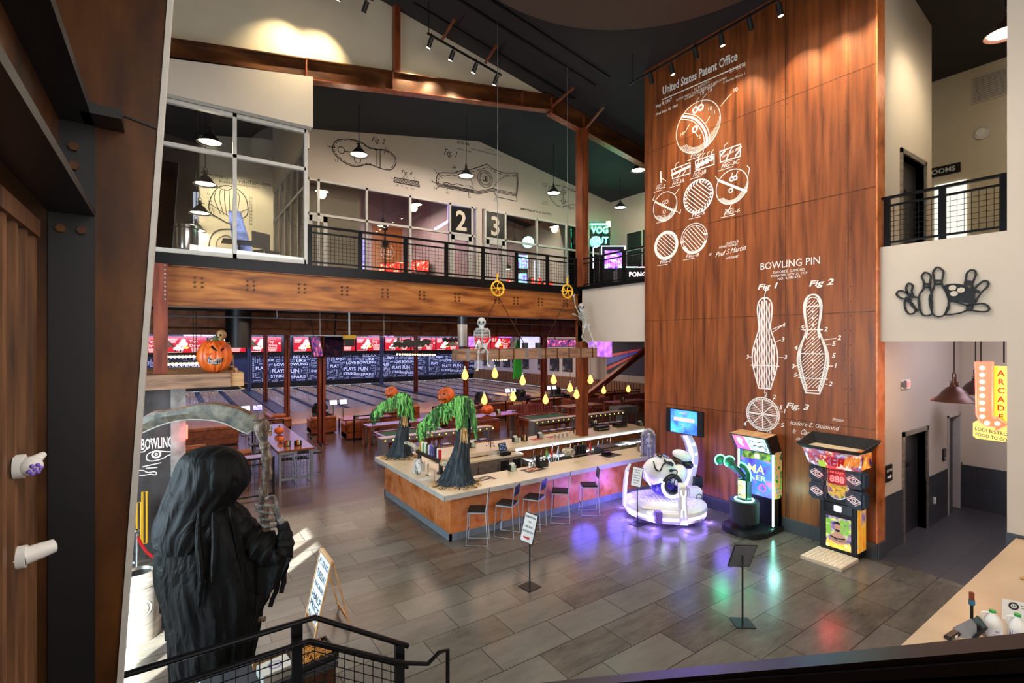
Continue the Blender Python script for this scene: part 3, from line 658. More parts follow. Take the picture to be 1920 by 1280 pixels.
for i,(u,s_)in enumerate(((742,1.0),(765,1.15),(790,1.3))):
 p=onY(u,520,20.5+i*.6);p.x=min(p.x,xm[6]-.75-(2-i)*.95);gcab((p.x,p.y,FL2),.9,1.5*s_,'red lit game cabinet in the left game room, %s of three'%('lowest','middle','tallest')[i],'redscr',-.5)
for i,(u,s_)in enumerate(((948,.9),(980,1.9),(1005,1.1),(1028,1.05))):
 p=onY(u,510,20.6+i*.3);gcab((p.x,p.y,FL2),.58,1.4*s_,('low red game cabinet behind door 3','tall cyan and violet game cabinet in the right game room','red game cabinet beside the tall cyan one','red game cabinet at the end of the right game room')[i],'cyanscr' if i==1 else 'redscr',-.3)
p=onY(1040,512,22)
tag(MB().bar(onY(815,430,18.4),onY(858,404,18.4),.06,.1).bar(onY(840,415,18.4),onY(840,415,18.4)+Vector((0,0,2.5)),.01).build('light_strip',M['led'],smooth=False),'slanting violet light strip behind the number 2','light')
ps_=onY(752,430,22.5);tag(MB().box(xm[6]-3.5,xm[6]-2.3,24.48,24.595,FL2+.9,9.5).build('violet_banner',emi2('violet_banner',[(120,110,230),(190,180,255)],.8,4),smooth=False),'tall pale violet lit banner in the left game room','banner')
bn=thing('orange_banner','orange wall banner with a white round emblem in the left game room','banner',Vector((xm[6]-1.25,24.55,8.7)))
MB().box(-.8,.8,0,.03,-1.2,1.6).build('panel',mat('orange_panel',(196,120,60),.5),bn,smooth=False)
t_=MB();t_.strip(circ(0,.3,.35),.04,lambda a,b:(a,-.01,b),True);text(t_,'LB',lambda a,b:(a,-.01,b),0,.15,.3,None,1,'c');t_.build('emblem',M['wpaint'],bn,smooth=False)
ns=thing('neon_sign','green neon sign glowing over the violet game on the side gallery','sign',onX(1125,440,16.6),PI/2)
ns.rotation_euler=(0,0,-YAW)
MB().cyl((.45,.12,FL2-ns.location.z),(.45,.12,.6),.03,n=8).build('post',M['black'],ns);MB().box(-.5,.5,.05,.1,-.55,.65).build('backing',M['clear'],ns,smooth=False)
t_=MB();text(t_,'VOG',lambda a,b:(a,.0,b),0,.08,.32,.8,0,'c');text(t_,'OUT',lambda a,b:(a,.0,b),0,-.4,.32,.8,0,'c');t_.strip([(-.45,.5),(.45,.5)],.05,lambda a,b:(a,0,b));t_.build('lettering',M['neong'],ns,smooth=False,solid=.03)
vg=thing('arcade_cabinet','tall black game cabinet with a violet screen and white light outline on the side gallery','arcade machine',(15.6,14.9,FL2),-YAW)
MB().box(-.45,.45,0,.8,0,1.1).box(-.5,.5,.2,.8,1.1,2.2).build('cabinet',M['black'],vg,bev=.03)
MB().box(-.36,.36,.15,.19,1.25,2.0).build('screen',emi2('violet_game_screen',[(60,50,220),(190,90,240),(150,200,255)],2.5,5),vg,smooth=False)
t_=MB();t_.tube([(-.5,.16,1.1),(-.5,.16,2.2),(.5,.16,2.2),(.5,.16,1.1)],.02,6);t_.tube([(-.8,.5,1.3),(-.8,.5,2.2),(-.6,.5,2.25)],.02,6);t_.build('light_tube',M['ledw'],vg)
pg=thing('arcade_table','black table game with the word PONG in white behind the side railing','arcade machine',(13.9,11.8,FL2),-YAW)
MB().box(-.95,.95,0,.8,0,.72).build('cabinet',M['black'],pg,bev=.02)
t_=MB();text(t_,'PONG',lambda a,b:(a,-.012,b),-.25,.4,.17,.62,1,'c');
for k in range(4):t_.strip([(.25,.42+k*.05),(.6,.42+k*.05)],.03,lambda a,b:(a,-.012,b))
t_.build('lettering',emi('white_sign_light',(255,235,240),3),pg,smooth=False)
MB().bar((-.95,-.01,.74),(-.25,-.01,.74),.025).build('light_tube',M['neonm'],pg);MB().bar((-.25,-.01,.74),(.95,-.01,.74),.025).build('light_tube',emi('pink_tube',(255,150,230),7),pg)
bk=thing('arcade_cabinet','pale patterned game cabinet on the side gallery at the rust wall','arcade machine',(15.75,10.85,FL2),-YAW)
MB().box(-.9,.9,0,1,0,1.5).build('cabinet',emi2('pale_pattern',[(40,40,40),(220,220,210)],.35,22,(1,1,1),.45,.55),bk,bev=.03);MB().box(-.92,.3,-.02,0,.1,.5).build('front_panel',M['redscr'],bk,smooth=False)
light('POINT','neon_glow',(15.4,14.6,9.6),25,(.3,1,.75),None,.3)
# ================================================================ glass office on the left of the gallery
gx=[-.9,onY(440,300,BY).x,2.78]
gz0,gz1,gzt=FL2+.02,9.68,8.7
gwin(4,gx,BY+.02,gz0,gz1,gzt,'large framed glass wall of the office over the beam')
yy=[BY+.15,14.0,14.9,15.8,16.7,SY]
gs=MB()
for y in yy:gs.box(2.76,2.84,y-.04,y+.04,FL2,9.3)
for z in(9.26,8.3,FL2+.05):gs.box(2.76,2.84,yy[0],yy[-1],z-.04,z+.04)
g5=struct('window_5',gs,M['alu'],'glazed side partition of the office',smooth=False)
for i in range(5):MB().box(2.795,2.805,yy[i]+.04,yy[i+1]-.04,FL2+.1,9.22).build('pane',M['glass'],g5,smooth=False)
struct('wall_office',MB().prism([(-5.2,9.7),(2.9,9.7),(2.9,hallZ(2.9)-.5),(-5.2,hallZ(-5.2)-.5)],'y',BY-.24,BY+.14),M['white'],'white wall band over the office glazing',smooth=False)
struct('wall_office',MB().box(2.74,2.9,BY+.15,SY,9.3,hallZ(2.8)),M['beige'],'beige wall above the glazed partition',smooth=False)
struct('wall_office',MB().box(.75,6,18.9,19.0,FL2,11.4),M['beige'],'beige office back wall carrying the ball mitt drawing',smooth=False)
struct('wall_office',MB().box(-5.2,.75,24,24.2,FL2,12),M['dark'],'dark wall deep behind the office',smooth=False)
for i,(u,v)in enumerate(((394,268),(385,346),(375,400),(368,433))):
 y=(14.2,15.8,17.3,18.7)[i];p=onY(u,v,y);pendant(p,.3,hallZ(p.x),'lit pendant lamp in the office row, %s from the glass'%('first','second','third','fourth')[i],'black',1,14,'pendant lamps in the office')
light('SPOT','office_spot',(2.0,17.2,10.6),260,(1,.93,.62),(2.0,18.9,8.2),.06,spot=70,blend=.7)
light('SPOT','office_spot',(1.0,17.2,10.6),200,(1,.93,.62),(1.1,18.9,8.4),.06,spot=60,blend=.7)
tcn=thing('trash_can','ribbed steel trash can standing behind the office glass','trash can',(.28,BY+.5,FL2))
MB().lathe([(.22,0),(.25,.05),(.25,.66),(.27,.68),(.27,.74),(.24,.76),(0,.78)],n=28).build('body',M['chrome'],tcn)
oc=thing('office_chair','dark folding chair near the office partition','chair',(onY(500,480,14.4).x,14.4,FL2),.5)
MB().box(-.25,.25,-.22,.22,.42,.47).build('seat',M['grey'],oc,bev=.01);MB().box(-.26,.26,.2,.24,.55,.98).build('backrest',M['grey'],oc,bev=.01)
for x in(-.22,.22):
 for y in(-.2,.2):MB().cyl((x,y,0),(x,y,.44),.015,n=6).build('leg',M['chrome'],oc)
ot=thing('office_table','dark small table beside the folding chair','table',(1.5,14.9,FL2));MB().box(-.4,.5,-.3,.3,.7,.74).build('table_top',M['black'],ot,bev=.01);MB().cyl((0,0,.02),(0,0,.7),.03).cyl((0,0,0),(0,0,.03),.25,n=20).build('pedestal',M['black'],ot)
dc=thing('display_cube','slanted lit glass display case beside the office mullion','display',(onY(458,450,15.6).x,15.6,FL2),-.4)
MB().box(-.25,.25,-.2,.2,0,.5).build('base',M['black'],dc);MB().add([(-.22,-.15,.5),(.22,-.15,.5),(.22,.1,.5),(-.22,.1,.5),(-.38,-.1,1.7),(-.1,-.1,1.7),(-.1,.05,1.7),(-.38,.05,1.7)],[(0,3,2,1),(4,5,6,7),(0,1,5,4),(1,2,6,5),(2,3,7,6),(3,0,4,7)]).build('body',emi2('blue_display',[(40,50,90),(150,170,230)],.7,4),dc,smooth=False)
# ================================================================ drawings: bowling shoes on the gable wall, mitt in the office
PS=lambda a,b:(a,SY-.012,b)
def pxS(pts):return[((q:=onY(u,v,SY)).x,q.z)for u,v in pts]
def c2(x0,y0,s,pts):return[(x0+a*s,y0+b*s)for a,b in pts]
dr=MB();s1=330/1920
f2=[(312,330),(340,265),(400,240),(480,238),(560,250),(640,280),(700,325),(790,347),(880,355),(960,395),(1000,460),(995,520),(950,570),(880,568),(800,545),(740,520),(680,515),(620,530),(560,535),(490,520),(420,480),(350,420),(318,370)]
F2=cat(pxS(c2(570,220,s1,f2)),4,True);dr.strip(F2,.035,PS,True)
cxs=sum(p[0]for p in F2)/len(F2);czs=sum(p[1]for p in F2)/len(F2)
dr.strip([(cxs+(a-cxs)*.95,czs+(b-czs)*.9)for a,b in F2][:48],.022,PS,False,3);dr.strip([(cxs+(a-cxs)*.95,czs+(b-czs)*.9)for a,b in F2][60:],.022,PS,False,3)
for a,b in((405,358),(583,465)):q=pxS(c2(570,220,s1,[(a,b)]))[0];dr.strip(circ(q[0],q[1],.115,20),.025,PS,True)
for a,b,c_,d_ in((795,347,795,545),(830,352,830,555),(275,322,340,330),(440,368,560,385),(890,330,875,395)):dr.strip(pxS(c2(570,220,s1,[(a,b),(c_,d_)])),.025,PS)
def tS(s,x0,y0,sc_,a,b,h,w=None,sl=0,bold=0):q=pxS(c2(x0,y0,sc_,[(a,b)]))[0];text(dr,s,PS,q[0],q[1],h,w,bold,'l',sl)
tS('Fig. 2',570,220,s1,735,262,.2,.5,.25);tS('14',570,220,s1,248,325,.08);tS('12',570,220,s1,330,480,.1);tS('15',570,220,s1,880,345,.08)
tS('Fig. 4',570,220,s1,1055,612,.16,.44,.3);tS('Fig. 1',570,220,s1,1520,405,.26,.62,.25)
q=pxS(c2(570,220,s1,[(985,655),(1245,700),(1260,758),(980,705)]))
dr.strip(q,.03,PS,True);mx0,mx1=q[0][0],q[2][0];mz0,mz1=q[3][1],q[0][1]
def inq(x,z):
 t=(x-mx0)/(mx1-mx0);return 0<t<1 and q[3][1]+(q[2][1]-q[3][1])*t<z<q[0][1]+(q[1][1]-q[0][1])*t
hatch(dr,inq,PS,mx0,mx1,mz0-.2,mz1,.05,1.1,.025,40)
for s_,a,b in(('13',940,670),('20',1070,655),('19',1110,660),('17',1190,672),('18',1000,745),('21',1060,755),('9a',1105,775),('21a',1165,783)):tS(s_,570,220,s1,a,b,.07)
s2=330/1920;C3=lambda pts:pxS(c2(780,240,s2,pts))
dr.strip(cat(C3([(225,600),(222,550),(245,500),(300,487),(400,492),(480,468),(600,450),(700,420),(775,398),(830,440),(900,470),(960,490),(1100,490)]),5),.035,PS)
dr.strip(cat(C3([(245,600),(250,545),(290,515),(400,520),(500,495),(620,475),(720,445),(785,430),(860,480),(950,510),(1090,528)]),5),.024,PS,False,3)
dr.strip(C3([(1095,490),(1105,600),(1090,725),(1100,800),(880,752),(850,700)]),.03,PS);dr.strip(C3([(1108,490),(1113,600),(1100,730)]),.025,PS)
for o_ in(0,14,28):dr.strip(cat(C3([(225,600+o_),(400,640+o_),(600,672+o_),(680,690+o_),(760,675+o_),(840,662+o_),(960,690+o_),(1095,715+o_)]),4),.028,PS)
dr.strip(cat(C3([(300,600),(340,597),(400,618),(450,608),(520,632),(580,632),(625,665)]),4),.03,PS)
for k in range(24):a=300+k*14;dr.strip(C3([(a,606+k*3),(a+9,634+k*3)]),.03,PS)
dr.strip(cat(C3([(600,570),(615,620),(628,668)]),5),.022,PS,False,3);dr.strip(cat(C3([(835,660),(870,610),(920,555),(980,530),(1090,520)]),5),.022,PS,False,3)
q=C3([(752,555)])[0]
for r_ in(.36,.25):dr.strip(circ(q[0],q[1],r_,30),.02,PS,True)
text(dr,'LB',PS,q[0],q[1]-.1,.22,.26,1,'c')
for k,ch in enumerate('LODI BOWLING LANES LOUNGE'):
 a=PI*.9-k*2*PI/26;text(dr,ch,PS,q[0]+.3*math.cos(a),q[1]+.3*math.sin(a)-.03,.06,None,1,'c')
for s_,a,b,c_,d_,e,f in(('11',190,472,215,480,285,545),('13',145,590,180,585,225,605),('14',190,670,225,655,260,632),('16',320,715,338,685,340,650),('10',560,762,573,735,573,690),('12',850,795,870,765,895,740),('10',395,428,395,436,435,436)):
 tS(s_,780,240,s2,a,b,.11);dr.strip(C3([(c_,d_),(e,f)]),.025,PS)
tS('July 20, 1965',780,240,s2,447,160,.1,.56,0,1);tS('Filed Feb. 21, 1963',780,240,s2,450,230,.06,.66);tS('J. E. WHITING',780,240,s2,740,228,.07,.5);tS('BOWLING SHOES AND METHODS FOR MAKING THE SAME',780,240,s2,600,232,.06,1.5);tS('3,195,244',780,240,s2,975,290,.08,.28)
tS('Joseph E. Whiting, 410 Yale Ave., Cherry Hill, N.J.',780,240,s2,1140,888,.09,1.75,0,1)
f6=cat(C3([(1440,690),(1470,640),(1540,628),(1620,640),(1690,680),(1760,695),(1830,715),(1865,780),(1850,850),(1800,860),(1720,835),(1650,845),(1590,860),(1530,840),(1475,780)]),4,True)
dr.strip(f6,.03,PS,True);dr.strip(C3([(1655,650),(1655,880)]),.02,PS,False,2);dr.strip(C3([(1605,640),(1605,880)]),.018,PS)
for b in(700,798):
 q=C3([(1605,b)])[0];dr.strip(circ(q[0],q[1],.12,18),.022,PS,True);dr.strip([(q[0]-.22,q[1]),(q[0]+.22,q[1])],.02,PS)
for s_,a,b in(('Location of',1370,600),('Full Length',1370,620),('Sole',1395,640),('Location',1665,660),('Location of',1375,805),('Ball of Foot',1375,828),('Tread Position',1480,612)):tS(s_,780,240,s2,a,b,.06)
tS('Fig.6',780,240,s2,1655,878,.15,.36,.25)
tag(dr.build('wall_drawing',M['bpaint'],smooth=False),'black line drawings of bowling shoes and soles on the white gable wall','wall drawing')
dr=MB();PO=lambda a,b:(a,18.885,b)
def pO(pts):return[((q:=onY(u,v,18.9)).x,q.z)for u,v in pts]
C4=lambda pts:pO(c2(260,160,340/1243,pts))
dr.strip(cat(C4([(480,830),(500,760),(540,705),(590,688),(640,695),(700,730),(740,790),(745,885),(690,920),(620,945),(560,915),(500,880)]),4,True),.03,PO,True)
for k in range(6):dr.strip(cat(C4([(530+k*30,710+abs(k-2)*8),(520+k*34,780),(560+k*22,880+k*6)]),5),.02,PO)
dr.strip(C4([(485,810),(620,900),(745,850)]),.02,PO);dr.strip(cat(C4([(545,700),(600,720),(650,700)]),4),.02,PO)
dr.strip(cat(C4([(480,1130),(490,1050),(530,1000),(600,985),(660,1000),(690,1060),(680,1130)]),5),.03,PO);dr.strip(cat(C4([(530,1120),(540,1060),(590,1030),(640,1050),(650,1110)]),5),.02,PO)
for k in range(9):q=C4([(450+k*6,700+k*25)])[0];text(dr,str(10+k),PO,q[0],q[1],.08);q=C4([(755,780+k*22)])[0];text(dr,str(30+k),PO,q[0],q[1],.08)
for s_,a,b,w_ in(('March 1924',430,612,.6),('Filed',440,635,.3),('J. P. Mitten',600,655,.9),('1,450,306',710,660,.9),('Bowling equipment',550,665,1.2)):q=C4([(a,b)])[0];text(dr,s_,PO,q[0],q[1],.09,w_)
tag(dr.build('wall_drawing',M['bpaint'],smooth=False),'black line drawing of a round mitt on the lit office wall','wall drawing')
M['woody2']=nmat('brown_ribbed_timber',[(110,72,42),(150,102,62)],(6,6,.6),2.4,.5,0,6)
# ================================================================ bowling lanes
struct('wall_lanes_right',MB().box(30,30.3,9.9,51.8,1.14,6),M['white'],'white side wall of the lanes with framed photographs',smooth=False)
wn=MB();wn.box(29.97,30.3,9.9,51.8,0,1.14);y=10
while y<51.5:wn.box(29.93,29.97,y,y+.12,0,1.1);y+=.3
wn.box(29.9,30,9.9,51.8,1.1,1.18)
struct('trim_6',wn,M['woody2'],'ribbed timber wainscot along the right side wall',smooth=False)
struct('wall_closing',MB().box(29.9,30.3,13,51.8,5.9,12).box(18.5,30,13.2,13.4,FL2,12),M['dark'],'dark closing wall above the lanes',smooth=False)
lanes=[]
def lane(x0,w=1.36):
 lanes.append(x0)
 t=struct('bowling_lane',MB().box(x0,x0+w,33,51.2,-.06,.02),M['lane'],'glossy maple bowling lane, %s'%('number %d from the left wall'%len(lanes)),smooth=False);t['kind']='structure'
 g=MB();g.box(x0-.16,x0-.02,33,51.2,-.06,-.02).box(x0+w+.02,x0+w+.16,33,51.2,-.06,-.02);g.build('gutter',M['gutter'],t,smooth=False)
 g=MB();g.box(x0-.2,x0-.17,33,51.2,-.06,.05);g.build('gutter_rail',M['steelbl'],t,smooth=False)
M['gutter']=mat('dark_blue_gutter',(40,48,66),.25);M['steelbl']=mat('pale_blue_rail',(150,170,196),.2,.7)
x=3.8-1.76*6
while x<4:lane(x);x+=1.76
for k in range(6):lane(6.2+k*1.84)
for k in range(6):lane(18.3+k*1.84)
for x in(5.7,17.75):struct('floor',MB().box(x-.4,x+.4,33,51.2,-.06,.03),M['darktile'],'dark walkway strip between lane groups at the %s columns'%('left' if x<9 else 'middle'),smooth=False)
bs=MB()
struct('wall_masking',MB().box(-10,30,51.2,51.34,3.1,5.5),M['black'],'black masking unit over the pins',smooth=False)
struct('wall_far',MB().box(-10,30,51.35,51.6,.5,3.12),mat('navy_mural_panel',(22,28,52),.5),'dark blue mural wall over the lane ends',smooth=False)
words=['RELAX','LOVE BOWLING','FUN','PLAY','STRIKE','ENJOY','SPARE','LIKE','WIN','LIVE','CHAMPIONSHIP','PASSION','TURKEY','RACK','GAME','LUNA','FRIENDS','SCORE','PINS','BOWL']
def word_panel(w,h,seed,solid_words):
 r=random.Random(seed);m=MB();P=lambda a,b:(a,0,b);PV=lambda a,b:(-b,0,a)
 z=.06
 fixed=[]
 for(s,u,v,hh,ww)in solid_words:text(m,s,P,u,v,hh,ww,1);fixed.append((u-.05,u+ww+.05,v-.03,v+hh+.04))
 placed=list(fixed)
 for _ in range(3000):
  s=r.choice(words);hh=r.choice([.07,.09,.11,.14]);ww=hh*len(s)*.85;vert=r.random()<.5
  bw,bh=(hh,ww)if vert else(ww,hh)
  if bh>h*.6:continue
  u=r.uniform(0,w-bw);v=r.uniform(0,h-bh)
  if any(u<b+.03 and u+bw+.03>a and v<d+.03 and v+bh+.03>c for a,b,c,d in placed):continue
  placed.append((u,u+bw,v,v+bh))
  if vert:m2=MB();text(m2,s,lambda a,b:(u+hh-b,0,v+a),0,0,hh,ww,0);m.add(m2.v,m2.f)
  else:text(m,s,P,u,v,hh,ww,0)
 return m
big=[('RELAX',3.6,2.2,.3,1.5),('LOVE BOWLING',1.9,1.5,.26,3.1),('FUN',3.1,.8,.4,1.1),('PLAYS',1.7,.85,.34,1.2),('STRIKE',1.6,.4,.28,1.3),('SPARE',3.4,.25,.28,1.4),('ENJOY',.9,1.95,.24,1.0),('LIKE',3.9,1.85,.24,.9),('WIN',2.7,.3,.26,.6),('ENJOY',5.3,.8,.24,.9),('PLAY',.3,1.2,.3,.9)]
MPW=6.6
mm0=word_panel(MPW,2.5,3,big)
M['mural']=mat('mural_lettering',(236,238,246),.6)
mo=None
for i,x in enumerate((-9.2,-2.0,6.2,11.2 if 0 else 12.9,18.4,24.0)):
 if i==0:
  mo=mm0.build('mural_lettering',M['mural'],smooth=False);mo.location=(x,51.33,.58);tag(mo,'panel of white bowling words behind the leftmost lanes','mural','word murals over the lane ends')
 else:
  o=mo.copy();COL.objects.link(o);o.location=(x,51.33,.58);o['label']='panel of white bowling words, %s'%('under the screens left of the walkway','beside the blue-lit walkway column','left of the middle column','behind the lanes under the hanging timber','behind the far right lanes')[i-1]
  if i==4:o.scale=(.8,1,1)
  if i==2:o.scale=(.98,1,1)
pin=MB().lathe([(.03,0),(.06,.1),(.058,.16),(.028,.24),(.032,.3),(.03,.35),(0,.38)],n=8)
M['redad']=mat('red_screen_ground',(20,4,5),.3,em=(226,24,40),es=.55)
M['whitead']=emi('white_screen_shape',(255,235,230),.6);M['goldad']=emi('gold_screen_shape',(255,190,120),.6);M['blackad']=mat('dark_screen_shape',(60,20,24),.5);M['greenad']=emi('yellow_screen_shape',(230,230,60),.9)
def ad_screen(x,n,w=2.92):
 t=thing('screen','red Toy Drive screen hanging over the lanes, %s'%n,'screen',(x,50.85,3.42),0,'red screens over the lanes')
 h=1.44;P=lambda a,b:(a,-.075,b)
 MB().box(0,w,0,.12,0,h).box(.4,.46,.03,.09,h,2.12).box(w-.46,w-.4,.03,.09,h,2.12).build('housing',M['black'],t,smooth=False);MB().box(.03,w-.03,-.06,-.005,.03,h-.03).build('display',M['redad'],t,smooth=False)
 m=MB();text(m,'Toy',P,1.62,.86,.24,.62,1);text(m,'Drive',P,1.62,.52,.24,.9,1)
 for k in range(5):m.strip([(1.75+k*.02,.42-k*.08),(2.5-k*.02,.42-k*.08)],.04,P)
 for k in range(5):m.strip([(.12,1.2-k*.08),(.78-k*.04,1.2-k*.08)],.045,P)
 m.strip([(.1,.07),(1.1,.07)],.04,P)
 for cx_,cz_,r_ in((1.2,1.02,.2),(1.1,.8,.22),(1.35,.75,.18),(.85,.55,.2),(.65,.35,.18),(1.0,.3,.2),(2.72,.8,.1),(1.25,.5,.15)):m.add([P(a,b)for a,b in circ(cx_,cz_,r_,10)],[tuple(range(10))])
 m.build('lettering',M['whitead'],t,smooth=False)
 P2=lambda a,b:(a,-.08,b);m=MB();text(m,'Annual',P2,1.7,1.15,.12,.7,0);m.build('script',M['goldad'],t,smooth=False)
 m=MB();m.add([P2(a,b)for a,b in circ(1.42,.45,.16,12,ry=.1)],[tuple(range(12))]);m.build('badge',M['greenad'],t,smooth=False)
 m=MB();m.add([P2(a,b)for a,b in circ(.62,.2,.08,8)],[tuple(range(8))]);m.add([P2(a,b)for a,b in circ(.98,.18,.08,8)],[tuple(range(8))]);m.build('wheels_print',M['blackad'],t,smooth=False)
 return t
xs=[-3.3,-.3,2.72,5.72,9.65,12.65,15.67,18.69,21.7,24.7]
nn=['first from the left','second from the left','behind the big pumpkin','right of the big pumpkin','left of the twin hanging monitors','right of the twin hanging monitors','centre of the row','left of the bat decoration','behind the bat decoration','last of the far row by the speaker']
s0=None
for x,n in zip(xs,nn):
 if s0 is None:s0=ad_screen(x,n)
 else:dup(s0,(x,50.85,3.42),None,'red Toy Drive screen hanging over the lanes, %s'%n)
for x,n in((24.0,'smaller one right behind the seated skeleton'),(26.45,'smaller one right of the seated skeleton')):dup(s0,(x,42,3.62),None,'red Toy Drive screen before the side wall, '+n).scale=(.8,.8,.9)
M['purplescr']=emi2('violet_projection',[(150,80,220),(220,140,250)],.7,3);M['palescr']=emi2('pale_projection',[(150,150,235),(220,215,255)],.6,1.2)
for(u0,u1,v0,v1,mt,lb)in((344,405,622,632,'palescr','pale violet projection strip above the left screens'),(690,738,625,632,'purplescr','bright violet projection strip above the middle screens'),(877,890,625,650,'purplescr','violet strip left of the seated skeleton'),(935,960,627,633,'purplescr','violet strip right of the seated skeleton')):
 yq=51.1 if u0<870 else 41.5;a=onY(u0,v1,yq);b=onY(u1,v0,yq);t=thing('projection_screen',lb,'screen',(a.x,yq,a.z));MB().box(.1,.14,.03,.06,0,5.545-a.z).build('hanger',M['black'],t);MB().box(0,b.x-a.x,0,.03,0,b.z-a.z).build('display',M[mt],t,smooth=False);MB().box(-.05,b.x-a.x+.05,.03,.06,-.05,b.z-a.z+.05).build('housing',M['black'],t,smooth=False)
def flat_tv(loc,w,h,rz,tilt,label,mt,frame=.03):
 t=thing('monitor',label,'screen',loc,rz)
 t.rotation_euler=(tilt,0,rz)
 MB().box(-w/2,w/2,0,.06,-h/2,h/2).box(-.03,.03,.02,.05,0,(5.54 if loc[1]>22 else 6.05)-loc[2]).build('housing',M['black'],t);MB().box(-w/2+frame,w/2-frame,-.006,.0,-h/2+frame,h/2-frame).build('display',M[mt],t,smooth=False)
 return t
M['tvart']=emi2('game_picture',[(30,24,60),(90,70,150),(200,60,110),(220,220,240)],.4,5,(1,1,1),.35,.7)
M['tvoff']=mat('dark_screen',(16,16,22),.15)
M['tvwhite']=emi2('pale_news_picture',[(90,90,130),(214,214,246),(200,200,236)],.6,3.4,(1,1,1),.25,.5)
p=onY(594,650,21.0);flat_tv(p,.95,.85,.95,-.2,'monitor with a colourful picture tilted on the left of the red column','tvart')
p=onY(625,650,21.0);flat_tv(p,.95,.85,-.95,-.1,'dark monitor hanging on the right of the red column','tvoff')
p=onY(994,643,21.2);flat_tv(p,1.35,.75,0,0,'pale monitor showing a person above the hanging timber','tvwhite')
p=onX(1128,660,20);tag(MB().box(19.9,20,p.y-.8,p.y+1.4,3.55,4.5).box(19.94,19.97,p.y,p.y+.04,4.5,6.05).build('projection_screen',M['purplescr'],smooth=False),'bright magenta screen at the right end of the hanging timber','screen')
for i,(x0,n)in enumerate(((20.3,'by the timber end'),(22.6,'by the white panel'))):flat_tv((x0,24.5,4.3),2.0,.5,-.2,0,'dark monitor with red graphics %s'%n,'tvart')
M['photo']=nmat('black_white_photograph',[(20,20,20),(60,58,56),(170,166,160)],(1,1,1),1.6,.4,0,4,.4,.65)
pu=[(828+0,0)]
for i,(ua,ub)in enumerate(((905,916),(926,937),(943,956),(960,972),(980,991),(1009,1025),(1031,1048),(1055,1073),(1094,1101))):
 ya=onX(ua,670,29.96).y;yb=onX(ub,670,29.96).y
 t=thing('framed_photo','black and white photograph on the side wall, %s'%('first from the pin end','second from the pin end','third from the pin end','fourth from the pin end','fifth from the pin end','sixth from the pin end','seventh from the pin end','eighth, left of the orange column','ninth, right of the orange column')[i],'picture',(29.96,(ya+yb)/2,1.62),0,'photographs on the lane wall')
 MB().box(-.03,0.03,-(ya-yb)/2,(ya-yb)/2,0,1.7).build('frame',M['black'],t,smooth=False);MB().box(-.036,-.03,-(ya-yb)/2+.06,(ya-yb)/2-.06,.06,1.64).build('print',M['photo'],t,smooth=False)
ya=onX(1138,670,29.96).y
mu=thing('wall_mural','dark mural of a speeding lane and neon lettering on the right wall','mural',(29.96,ya,1.72))
MB().box(-.02,0,-13,0,0,2.9).build('panel',mat('dark_mural',(46,38,56),.5),mu,smooth=False)
PM=lambda a,b:(-.03,-a,b)
m=MB()
for k,(w_,c_)in enumerate(((0,'r'),(1,'b'),(2,'r'))):pass
m.add([PM(0,1.25),PM(0,.7),PM(3.6,1.9),PM(3.6,2.0)],[(0,1,2,3)]);m.build('lane_streak',emi('blue_streak',(60,60,170),.22),mu,smooth=False)
m=MB();m.add([PM(0,1.6),PM(0,1.3),PM(3.6,2.02),PM(3.6,2.1)],[(0,1,2,3)]);m.add([PM(0,.55),PM(0,.25),PM(3.6,1.8),PM(3.6,1.86)],[(0,1,2,3)]);m.build('lane_streak',emi('red_streak',(210,40,50),.3),mu,smooth=False)
m=MB();text(m,'HY',PM,5.2,1.05,.5,.8,1);text(m,'BO',PM,5.2,.35,.5,.8,1);text(m,'PER',PM,6.1,1.05,.5,1.3,1);text(m,'WL',PM,6.1,.35,.5,1.0,1);m.build('lettering',emi('lime_neon',(190,230,60),1.2),mu,smooth=False)
m=MB()
for k in range(3):m.box(-.035,-.02,-(4.0+k*.9)-.75,-(4.0+k*.9),2.2,2.8)
m.build('window_print',emi2('green_red_print',[(60,170,70),(180,30,40)],.5,2),mu,smooth=False)
def bulbrow(p,q,n,label,r=.045):
 t=thing('bulb_bar',label,'lamp',p);d=Vector(q)-Vector(p)
 MB().bar((0,0,.06),d+Vector((0,0,.06)),.1,.05).build('bar',M['black'],t,smooth=False)
 b=MB()
 for k in range(n):c=d*(k/(n-1));b.ell(c,r,8,6)
 b.build('bulb_row',emi('marquee_bulb_%d'%n,(255,214,130),9),t)
 h=MB()
 for f in(.1,.9):c=d*f;h.cyl(c+Vector((0,0,.08)),c+Vector((0,0,(5.54 if p[1]>21.9 else 6.05)-p[2])),.012,n=6)
 h.build('hanger',M['black'],t)
bulbrow(onY(292,669,19),onY(370,668,19),12,'row of warm marquee bulbs left of the pumpkin, upper');bulbrow(onY(292,683,18),onY(376,681,18),12,'row of warm marquee bulbs left of the pumpkin, lower')
bulbrow(onY(745,664,24),onY(815,665,24),16,'bar of warm bulbs hanging over the lanes between the columns');bulbrow(onY(925,674,24),onY(950,674,24),7,'short bar of warm bulbs below the hanging timber')
for i,(u,v)in enumerate(((308,650),(466,648),(628,652),(747,650),(786,650),(848,648),(963,650))):
 p=onY(u,v,27);pendant(p,.42,5.55,'dark unlit pendant shade before the red screens, %s'%('far left','right of the pumpkin','right of the twin monitors','under the bat decoration, left','under the bat decoration, right','left of the timber end','right of the seated skeleton')[i],'black',0,0,'dark pendants over the lounge')
